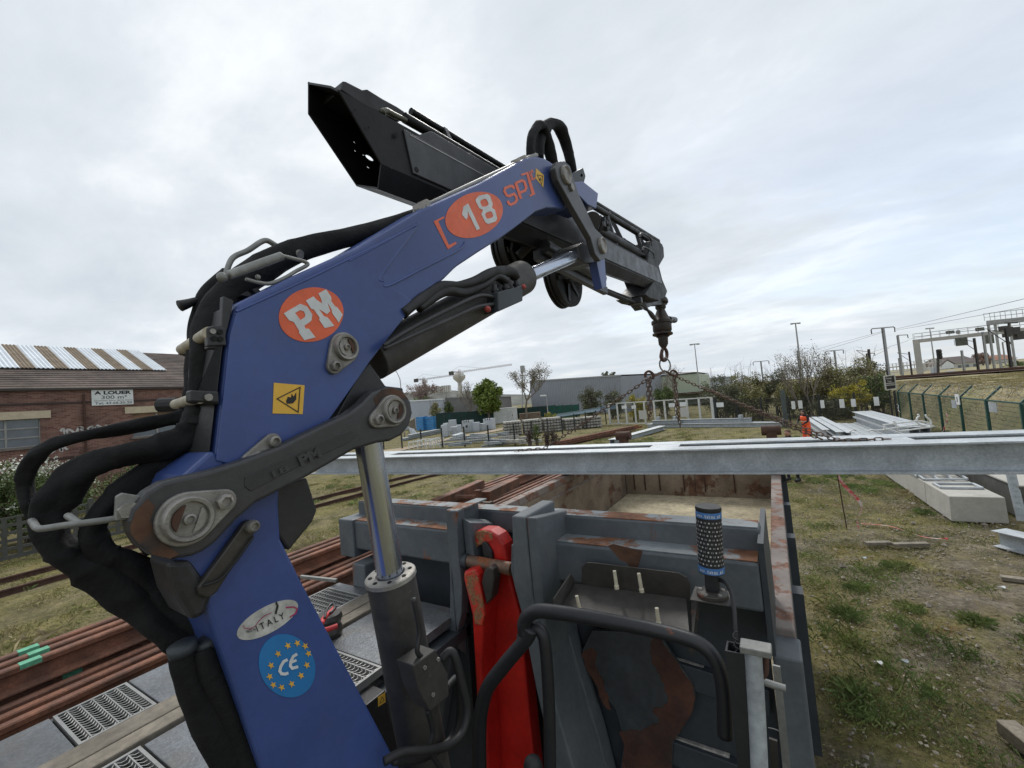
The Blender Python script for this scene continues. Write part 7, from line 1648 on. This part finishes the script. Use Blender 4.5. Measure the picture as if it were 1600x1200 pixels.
for x in (1490, 1495, 1500, 1505, 1508): s = gl(gA, gf, x, 526); c = gA+gf*s; build('hanger', MB().bar(c-UP*0.7, c-UP*1.7, 0.05, 0.05, gf), mastdark, g1)
g2, gA2, gf2, gn2 = gantry(1543, 501, 1600, 495, 62, 58, 0.7, steelmast, 'upper steel gantry with railings at the picture edge', [(0.8, 0.25, 2.0), (2.4, 0.22, 2.0)])
cl = empty('signal_cluster', atd(1575, 520, 56), 'dark cluster of signal heads under the upper gantry', 'signal')
for x, y, w_, h_ in ((1568,513,0.9,0.6),(1576,518,0.8,1.2),(1586,517,0.9,1.0),(1592,524,1.0,1.1),(1572,524,0.6,0.5)): build('signal_head', MB().box(atd(x, y, 56), (w_, 0.5, h_), (Vector((CR.x,CR.y,0)).normalized(), Vector((CF.x,CF.y,0)).normalized(), UP)), mastdark, cl, bevel=0.05)
build('hanger', MB().bar(atd(1576,505,56), atd(1576,519,56), 0.15, 0.15, CF).bar(atd(1570,505,56), atd(1590,504,56), 0.15, 0.15, CF), mastdark, cl)
p = atd(1466, 586, 72); sgn = empty('railway_signal', p, 'black railway signal head in front of the concrete gantry column', 'signal')
fw_ = Vector((CR.x,CR.y,0)).normalized(); fb_ = Vector((CF.x,CF.y,0)).normalized()
build('mast', MB().bar(p, atd(1465.5, 560, 72), 0.25, 0.25, fw_), mastdark, sgn)
hc_ = atd(1467.5, 553.5, 72); build('head', MB().box(hc_, (0.85,0.3,1.7), (fw_, fb_, UP)), inkblack, sgn, bevel=0.2)
for k in range(3): build('lamp_hood', MB().cyl(hc_+UP*(0.5-0.5*k)-fb_*0.15, hc_+UP*(0.5-0.5*k)-fb_*0.4, 0.16, n=12), mastdark, sgn)
build('ladder_cage', MB().bar(atd(1463,562,72), atd(1463,574,72), 0.06, 0.06, fw_).bar(atd(1471,562,72), atd(1471,574,72), 0.06, 0.06, fw_).bar(atd(1462,565,72), atd(1472,565,72), 0.06, 0.3, UP), steelmast, sgn)
tag(build('cabinet', MB().box(atd(1460.5, 579, 73), (0.95,0.6,1.25), (fw_, fb_, UP)), clad_l, bevel=0.03), 'grey trackside cabinet at the foot of the railway signal', 'cabinet')
tag(build('white_box', MB().box(atd(1485.5, 580.5, 72), (0.95,0.5,0.35), (fw_, fb_, UP)), paintw), 'small white box beside the track under the dark roofed house', 'box')
tag(build('white_stone', MB().ball(atd(1422.5, 590, 55), 0.28, sq=(1.4,1,0.7)), paintw), 'small white block lying on the bank top', 'block')
# houses, footbridge and hedge beyond the tracks
def house(x0, x1, yt, yr, yb, d, th, wall, roof, label):
    a, b = atd(x0, yb, d), atd(x1, yb, d); zb = min(a.z, b.z)-0.5; ze_ = atd((x0+x1)/2, yt, d).z; zr = atd((x0+x1)/2, yr, d).z; a.z = b.z = zb; f = (b-a).normalized(); n = Vector((-f.y,f.x,0)); n = n if n.dot(CF) > 0 else -n
    r = empty('house', (a+b)/2, label, 'house'); build('wall', MB().prism([a, b, Vector((b.x,b.y,ze_)), Vector((a.x,a.y,ze_))], n*th), wall, r)
    A, B = Vector((a.x,a.y,ze_))-f*0.4-n*0.4, Vector((b.x,b.y,ze_))+f*0.4-n*0.4; Rr = UP*(zr-ze_)+n*(th/2+0.4)
    build('roof', MB().prism([A, A+Rr, A+n*(th+0.8)], B-A), roof, r)
    L = (b-a).length
    for k in range(4): build('window', MB().box(a+f*(L*(k+0.5)/4)+UP*((ze_-zb)*0.6)-n*0.03, (0.9,0.1,1.0), (f,n,UP)), glass, r)
    return r
house(1482, 1530, 566.5, 555.5, 577, 120, 8, plaster, tileroof, 'low house with long dark roof beyond the tracks')
p0, p1, p2_ = atd(1472, 571, 117), atd(1490, 569, 117), atd(1480, 563.5, 117); gb2 = empty('house', p0, 'pale gabled house front beside the dark roofed house', 'house'); build('wall', MB().prism([p0-UP*1, p1-UP*1, p1, p2_, p0], fb_*4), paintw, gb2)
build('roof', MB().prism([p0-fw_*0.3, p2_+UP*0.1, p1+fw_*0.3, p1+fw_*0.3+UP*0.25, p2_+UP*0.4, p0-fw_*0.3+UP*0.25], fb_*4.2), tileroof, gb2)
house(1556, 1590, 561, 553, 574, 150, 8, plaster, terra, 'house with terracotta roof behind the pale masts')
p = at_ground(1546, 130); p.z = atd(1546, 576, 130).z; rgx = np.random.default_rng(14); pk = empty('tree', p, 'pink blossoming tree behind the pale masts', 'tree')
build('trunk', MB().cyl(p-UP*0.5, p+UP*3, 0.25, 0.15, 8), bark, pk); H_ = atd(1546, 548, 130).z-p.z; Pq = clump_points(rgx, (p.x,p.y,p.z+H_*0.58), (2.7,2.7,H_*0.45), 3500, 36); quads_mesh('crown', Pq, rgx.uniform(0.2,0.45,len(Pq)), leaf_pink, 15, pk)
for i, (x, w_, yt, yb, d) in enumerate(((1590,22,563,580,75),(1568,14,572,582,75),(1612,26,556,582,72))):
    p = atd(x, yb, d); H_ = atd(x, yt, d).z-p.z; t = empty('shrub', p, ['low green bush between the railway masts','small green bush left of the low one between the masts','taller green bush at the edge of the railway'][i], 'shrub'); build('stems', MB().cyl(p-UP*0.3, p+UP*H_*0.5, 0.1, 0.05, 6), bark, t)
    Pq = clump_points(rgx, (p.x,p.y,p.z+H_*0.45), (w_/2/FPX*d,1.2,H_*0.55), 1800, 30); quads_mesh('crown', Pq, rgx.uniform(0.15,0.3,len(Pq)), leaf_green, 16+i, t)
fbz = [atd(1384, 575, 110), atd(1462, 566, 110)]
fbr = empty('footbridge', fbz[0], 'pale railed footbridge deck left of the concrete gantry column', 'bridge'); f = (fbz[1]-fbz[0]).normalized(); L = (fbz[1]-fbz[0]).length
for z in (0.0, -1.4): build('deck_beam', MB().bar(fbz[0]+UP*z, fbz[1]+UP*z, 0.4, 0.35), plaster, fbr)
build('railing', MB().bar(fbz[0]+UP*0.9, fbz[1]+UP*0.9, 0.12, 0.12).bar(fbz[0]+UP*0.5, fbz[1]+UP*0.5, 0.1, 0.1), paintw, fbr)
mb = MB()
for k in range(15): p = fbz[0]+f*(L*k/14); mb.bar(p-UP*1.6, p+UP*0.9, 0.14, 0.14, f)
build('railing_posts', mb, plaster, fbr); build('support', MB().bar(fbz[0]+f*L*0.3-UP*4, fbz[0]+f*L*0.3, 0.5, 0.5, f).bar(fbz[0]+f*L*0.75-UP*4, fbz[0]+f*L*0.75, 0.5, 0.5, f), plaster, fbr)
# ------------------------------------------------------------------ steel stored at the far end
ya, yb_ = g0(1012,668), g0(1222,667); f = (yb_-ya).normalized(); n = Vector((-f.y,f.x,0)); n = n if n.dot(CF) > 0 else -n
gl_ = ['front girder of the galvanised pile before the gate','middle girder of the galvanised pile before the gate','rear girder of the galvanised pile before the gate','short girder on top of the galvanised pile before the gate','long girder on top of the galvanised pile before the gate']
for k in range(5):
    L = (yb_-ya).length; s = ya+n*(0.45*(k % 3))+UP*(0.17+0.34*(k//3))+f*(0.6*(k == 3)+3.0*(k == 4)); e = s+f*(L*(1.0 if k < 3 else (0.25 if k == 3 else 0.55)))
    tag(build('galvanised_girder', MB().ibeam(s, e, 0.32, 0.3, 0.025, 0.018), galv2 if k % 2 else galv), gl_[k], 'girder', 'galvanised girders before the gate')
for k, (x, y) in enumerate(((1026,657),(1052,656),(1155,656),(1222,664))): c = g0(x, 667); tag(build('end_plate', MB().box(c+UP*(0.7 if k < 3 else 0.35)+n*0.4, (0.25,0.3,0.45), (f,n,UP)), galv), ['end plate at the left of the galvanised pile','end plate beside the left end of the galvanised pile','end plate in the middle of the galvanised pile','end plate at the right end of the galvanised pile'][k], 'steel plate', 'end plates on the galvanised pile')
# single H-beam and rusty bars to the left of it
a, b = Vector((-9.75,29.0,0.17)), Vector((-8.4,38.6,0.17))
for k in range(2): tag(build('h_beam', MB().ibeam(a+Vector((-0.34*k,0,0)), b+Vector((-0.34*k,0.2*k,0)), 0.32, 0.3, 0.03, 0.02), galv), ['right beam of the galvanised pair beside the rusty bars','left beam of the galvanised pair beside the rusty bars'][k], 'H-beam', 'galvanised H-beams beside the rusty bars')
rnd = random.Random(9)
a, b = g0(870,699), g0(1008,668); f = (b-a).normalized(); n = Vector((-f.y,f.x,0))
for k in range(9):
    s = a+n*(0.16*(k % 5)-0.3)+UP*(0.09+0.17*(k//5))+f*rnd.uniform(-0.5,0.6); tag(build('rusty_bar', MB().section(ro, s, s+f*((b-a).length*rnd.uniform(0.75,1.0))), rustorange if k in (1,3,6) else rustbar), 'bright orange rusty rail among the bars on the grass' if k in (1,3,6) else 'dark rusty rail among the bars on the grass', 'rail', 'rusty bars lying on the grass')
# galvanised H-beams stacked along the security fence
hd = Vector((-0.035, 1, 0)).normalized(); hn = Vector((1, 0.035, 0)).normalized()
def hrow(x, y, z, L, lab, h_=0.32, w_=0.30, m=galv):
    s = Vector((x,y,z+h_/2)); return tag(build('h_beam', MB().ibeam(s, s+hd*L, h_, w_, 0.024, 0.016), m, bevel=0.002), lab, 'H-beam', 'galvanised H-beams stacked by the green fence')
hrow(2.05,26.0,0.12,8.6,'short lower beam at the left front of the stacked H-beams by the fence'); hrow(2.05,26.2,0.46,8.4,'beam on top at the far left of the H-beam stacks')
hrow(2.48,25.0,0.12,9.6,'lower beam of the left pair of stacked H-beams'); hrow(2.48,25.0,0.46,9.8,'upper beam of the left pair of stacked H-beams'); hrow(2.83,24.6,0.46,10.0,'pale beam right of the upper left stacked H-beam'); hrow(2.83,24.6,0.12,10,'lower beam under the pale stacked H-beam')
for k in range(4): hrow(3.2+0.33*k,23.6-0.3*k,0.12,10.0,['dull low beam first right of the pale H-beam','dull low beam second right of the pale H-beam','dull low beam third right of the pale H-beam','dull low beam fourth right of the pale H-beam'][k],m=galv2)
for k in range(3): hrow(4.45+0.32*k,23.2,0.46,9.6,['raised beam at the left edge of the right H-beam stack','raised beam in the middle of the right H-beam stack','raised beam at the fence side of the right H-beam stack'][k]); hrow(4.47+0.32*k,22.8,0.8,10.2,['topmost beam of the right H-beam stack, left one','topmost beam of the right H-beam stack, middle one','topmost beam of the right H-beam stack, fence side one'][k],m=galv2 if k else galv)
for k in range(3): hrow(4.52+0.32*k,23.4,0.12,9.4,'beam at the bottom of the right H-beam stack',m=galv2)
for y in (25.5, 29.0, 32.4): tag(build('bearer', MB().bb(1.8,5.7,y-0.07,y+0.07,0.0,0.118), timber), ['front timber bearer under the H-beam stacks','middle timber bearer under the H-beam stacks','rear timber bearer under the H-beam stacks'][int((y-25)/3.4)], 'timber', 'timber bearers under the H-beams')
# white tubular frames lying on top
D = lambda x, y, d=16.1: atd(x, y, d)
def tube_frame(pts_list, r_, lab, m=paintw):
    o = empty('tubular_frame', Vector(pts_list[0][0]), lab, 'frame')
    for p in pts_list: build('tube', MB().tube(spline(p, 4) if len(p) > 2 else p, r_, 6), m, o, smooth=True)
tube_frame([[D(1380,664),D(1432,658),D(1452,661.5),D(1455,668)], [D(1381,671),D(1430,664.5),D(1450,668)], [D(1381,663),D(1383,674)], [D(1395,658),D(1399,661),D(1402,672)], [D(1403,674),D(1440,669),D(1453,667.5)], [D(1432,658),D(1433,653),D(1436,650),D(1434,647.5)], [D(1455,667),D(1454,657),D(1448,652),D(1446,648)], [D(1431,659),D(1441,664.5),D(1453,662)]], 0.03, 'white tubular frame with two hooked ends on the H-beams')
tube_frame([[D(1328,675),D(1333,671),D(1338,673)],[D(1357,674),D(1361,671.5),D(1368,672.5),D(1390,671)]], 0.028, 'pair of white hoops just above the hanging twin beam')
# long concrete blocks on the right
def block(p_, L, w_, h_, lab, m=conc):
    o = build('concrete_block', MB().prism([p_, p_+hn*w_, p_+hn*w_*0.985+UP*h_, p_+hn*w_*0.015+UP*h_], hd*L), m, bevel=0.02); return tag(o, lab, 'concrete block')
B1 = Vector((3.09,13.15,0)); block(B1, 1.55, 0.90, 0.56, 'near pale concrete block with a clean square end'); block(B1+hd*1.56, 6.0, 0.90, 0.56, 'long concrete block behind the near one, frames on top')
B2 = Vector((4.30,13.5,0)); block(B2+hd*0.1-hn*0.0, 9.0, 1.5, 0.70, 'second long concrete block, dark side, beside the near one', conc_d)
build_top = build('slab_top', MB().prism([B2+hd*0.1+UP*0.702, B2+hd*0.1+hn*1.4+UP*0.702, B2+hd*9+hn*1.4+UP*0.702, B2+hd*9+UP*0.702], UP*0.03), conc); tag(build_top, 'pale slab lying on the dark sided concrete block', 'slab')
def tilt_frame(org, ax1, ax2, lab, nb=3, m=galv, t=0.05):
    o = empty('galvanised_rack', org, lab, 'steel frame'); org = Vector(org); a, b = Vector(ax1), Vector(ax2)
    for p, q in ((org, org+a), (org+b, org+b+a), (org, org+b), (org+a, org+a+b)): build('bar', MB().bar(p, q, t, t), m, o, bevel=0.006)
    for k in range(1, nb): build('bar', MB().bar(org+a*(k/nb), org+a*(k/nb)+b, t*0.8, t*0.8), m, o)
    return o
BT = B1+UP*0.59
tilt_frame(BT+hn*0.1+hd*0.75, hn*0.70, hd*0.5, 'flat galvanised frame nearest on the concrete block', 1); tilt_frame(BT+hn*0.05+hd*1.7, hn*0.80+UP*0.02, hd*1.2+UP*0.10, 'second galvanised frame on the long concrete block', 3)
tilt_frame(BT+hn*0.3+hd*2.0+UP*0.1, hn*0.6, hd*0.6+UP*0.30, 'tilted galvanised frame propped on the long block', 4); tilt_frame(BT+hn*0.02+hd*2.1, UP*0.35+hn*0.08, hd*1.3, 'upright galvanised frame at the left of the block', 4)
rnd = random.Random(77)
for k in range(7):
    c = BT+hn*rnd.uniform(0.2,0.75)+hd*rnd.uniform(2.2,4.8)+UP*0.10; d = (hn*rnd.uniform(-1,1)+hd*rnd.uniform(-1,1)+UP*rnd.uniform(-0.1,0.5)).normalized(); build_ = build('steel_strut', MB().bar(c, c+d*0.9, 0.05, 0.05), galv if k % 2 else galv2); tag(build_, 'loose galvanised strut tossed on the long concrete block', 'strut', 'loose struts on the concrete block')
# perforated steel upright at the right edge
o = empty('perforated_post', onZ(1597,812,0), 'perforated galvanised upright leaning on the second block', 'steel post'); p = onZ(1597,814,0); q = p+hd*0.25+UP*1.25; f = (q-p).normalized()
build('plate', MB().bar(p, q, 0.16, 0.02, hd), galv, o)
for k in range(9): build('slot', MB().box(p+f*(0.12+0.13*k)-hd*0.014, (0.08,0.004,0.05), (hn, hd, f)), galv2, o)
# channel lying on the ground, planks, litter
a = Vector((3.35,11.6,0.16)); d = Vector((0.62,-0.78,0)).normalized()
tag(build('steel_channel', MB().ibeam(a, a+d*2.6, 0.30, 0.34, 0.02, 0.016), galv, bevel=0.002), 'pale H-section lying on the grass at the picture edge', 'H-section')
pl = [((1497,906),(1640,925),'grey plank lying under the pale H-section'),((1352,846),(1420,853),'weathered plank half buried in the grass'),((1405,852),(1440,858),'short plank end beside the weathered one')]
for (x0,y0),(x1,y1),lab in [((1563,902),(1640,912),'grey plank lying right of the H-section'),((1352,849),(1392,848),'weathered plank half buried in the grass'),((1395,851),(1450,850),'dark plank lying behind the weathered one')]:
    p, q = onZ(x0,y0,0.04), onZ(x1,y1,0.04); tag(build('plank', MB().bar(p, q, 0.12, 0.06), timber, bevel=0.006), lab, 'plank')
p, q = onZ(1572,1135,0.06), onZ(1640,1190,0.06); tag(build('timber_beam', MB().bar(p, q, 0.16, 0.13), timber, bevel=0.01), 'thick grey timber end at the lower right corner', 'timber')
for k, (x, y, m, lab) in enumerate(((1373,1036,paintw,'white scrap of paper on the gravel'),(1566,918,paintw,'white plastic scrap by the grey plank'),(1477,842,MATS['strap_red'] if 'strap_red' in MATS else orange,'red and white scrap near the concrete block'),(1350,872,clad_l,'pale flat stone among the tufts'),(1414,1034,galv2,'pale leaf shaped scrap on the gravel'),(37,896,paintw,'white scrap lying beside the siding track'))):
    c = onZ(x, y, 0.04); tag(build('litter', MB().prism([c+Vector((0.04*math.cos(q)*(1+0.4*math.sin(q*3)), 0.028*math.sin(q), 0.01*math.sin(q*2))) for q in [j*0.9 for j in range(7)]], UP*0.012), m), lab, 'litter')
# stake with barrier tape
p = onZ(1323,826,0); t = atd(1308.5, 742, depth(p)*0.985)
st = empty('stake', p, 'thin dark stake with red and white tape hanging from it', 'stake'); build('rod', MB().tube([p, t], 0.012, 6), rustdark, st)
D2 = lambda x, y: atd(x, y, depth(p)*0.99)
build('tape', ribbon3([D2(1309,743), D2(1318,757), D2(1332,772), D2(1343,784), D2(1347,796), D2(1341,806), D2(1339,815), D2(1342,826)], 0.085, (0.3,0,1)), tapem, st)
tape2 = ribbon3([onZ(1345,818,0.03), onZ(1390,822,0.03), onZ(1440,838,0.03), onZ(1475,842,0.03)], 0.03, (0,1,0)); tag(build('tape_end', tape2, tapem), 'dirty tape trailing on the ground from the stake', 'tape')
# ------------------------------------------------------------------ people
def person(base, face, label, legs_m, top_m, pose, parts_):
    """one skinned body; joints are metres in the person's own frame (x right, y forward, z up)"""
    base = Vector(base); c_, s_ = math.cos(face), math.sin(face)
    def Wp(p): return Vector((base.x+p[0]*c_-p[1]*s_, base.y+p[0]*s_+p[1]*c_, base.z+p[2]))
    J = pose
    E = [('hip','spine'),('spine','chest'),('chest','neck'),('neck','head'),('head','crown_'),('chest','shl'),('shl','ell'),('ell','wrl'),('wrl','hal'),('chest','shr'),('shr','elr'),('elr','wrr'),('wrr','har'),
         ('hip','hl'),('hl','kl'),('kl','al'),('al','tl'),('hip','hr'),('hr','kr'),('kr','ar'),('ar','tr')]
    names = list(J); vs = [Wp(J[k]) for k in names]; es = [(names.index(a), names.index(b)) for a, b in E]
    me = bpy.data.meshes.new('person'); me.from_pydata([tuple(v-base) for v in vs], es, []); o = link_mesh('person', me, base); me.materials.append(darkcloth)
    sm = o.modifiers.new('skin', 'SKIN'); sm.use_smooth_shade = True
    rad = dict(hip=.15, spine=.14, chest=.16, neck=.06, head=.095, crown_=.075, shl=.075, ell=.05, wrl=.036, hal=.042, shr=.075, elr=.05, wrr=.036, har=.042, hl=.10, kl=.068, al=.05, tl=.045, hr=.10, kr=.068, ar=.05, tr=.045)
    for i, k in enumerate(names):
        v = me.skin_vertices[0].data[i]; v.radius = (rad[k], rad[k]*(0.75 if k in ('spine','chest','hip') else 1.0)); v.use_root = (k == 'hip')
    ss = o.modifiers.new('sub', 'SUBSURF'); ss.levels = ss.render_levels = 1
    tag(o, label, 'person')
    return o, Wp, base
stand = dict(hip=(0,0,.93), spine=(0,0,1.12), chest=(0,.02,1.36), neck=(0,.02,1.52), head=(0,.05,1.63), crown_=(0,.04,1.74), shl=(-.2,.02,1.42), ell=(-.25,-.02,1.12), wrl=(-.22,.12,.92), hal=(-.2,.2,.86), shr=(.2,.02,1.42), elr=(.25,-.02,1.12), wrr=(.22,.12,.92), har=(.2,.2,.86), hl=(-.1,0,.86), kl=(-.13,.03,.48), al=(-.15,-.02,.09), tl=(-.17,.14,.05), hr=(.1,0,.86), kr=(.14,.03,.48), ar=(.17,-.02,.09), tr=(.19,.14,.05))
def ellipsoid_part(name, c, r, m, par): return build(name, MB().ball(c, 1.0, 12, 8, r), m, par, smooth=True)
o1, W1, b1 = person(Vector((0.30,17.3,0)), 2.6, 'worker in dark trousers standing mostly hidden behind the hanging twin beam', darkcloth, darkcloth, stand, None)
ellipsoid_part('face', W1((0,.055,1.63)), (.088,.098,.115), skinm, o1); ellipsoid_part('hair', W1((0,.03,1.685)), (.095,.105,.085), mk('brown_hair', (0.10,0.055,0.035), 0.8), o1)
for s in (-1, 1): build('boot', MB().bar(W1((s*.165,-.08,.06)), W1((s*.18,.2,.05)), .10, .11), inkblack, o1, bevel=0.03)
work = dict(stand); work.update(chest=(-.02,.10,1.33), neck=(-.03,.14,1.48), head=(-.03,.19,1.58), crown_=(-.03,.20,1.69), shl=(-.22,.10,1.39), ell=(-.30,.22,1.14), wrl=(-.18,.42,1.0), hal=(-.12,.5,.97), shr=(.18,.10,1.39), elr=(.28,.20,1.14), wrr=(.16,.42,1.02), har=(.10,.5,1.0))
o2, W2, b2 = person(Vector((1.34,27.7,0)), 2.4, 'worker in orange high visibility vest and trousers beside the H-beam stacks', darkcloth, darkcloth, work, None)
ellipsoid_part('face', W2((-.03,.21,1.58)), (.085,.095,.115), skinm, o2); ellipsoid_part('hair', W2((-.03,.17,1.64)), (.10,.11,.10), hairm, o2)
def wrap(name, ks, off, rr, m, par, Wp, sq=0.8):
    pts = [Wp(k) for k in ks]; return build(name, MB().tube(spline(pts, 4), lerpl(rr, (len(pts)-1)*4+1), 14), m, par, smooth=True)
wrap('vest', ((0,.0,.90),(0,.02,1.1),(-.01,.08,1.3),(-.02,.11,1.42)), 0, [.19,.19,.215,.16], orangevest, o2, W2)
wrap('trousers', ((-.1,0,.90),(-.13,.03,.48),(-.15,-.02,.12)), 0, [.125,.095,.085], orangevest, o2, W2); wrap('trousers', ((.1,0,.90),(.14,.03,.48),(.17,-.02,.12)), 0, [.125,.095,.085], orangevest, o2, W2)
wrap('reflective_band', ((-.001,.03,1.12),(-.001,.035,1.17)), 0, [.205,.206], paintw, o2, W2)
for s in (-1, 1): build('boot', MB().bar(W2((s*.165,-.08,.06)), W2((s*.18,.2,.05)), .10, .11), inkblack, o2, bevel=0.03)
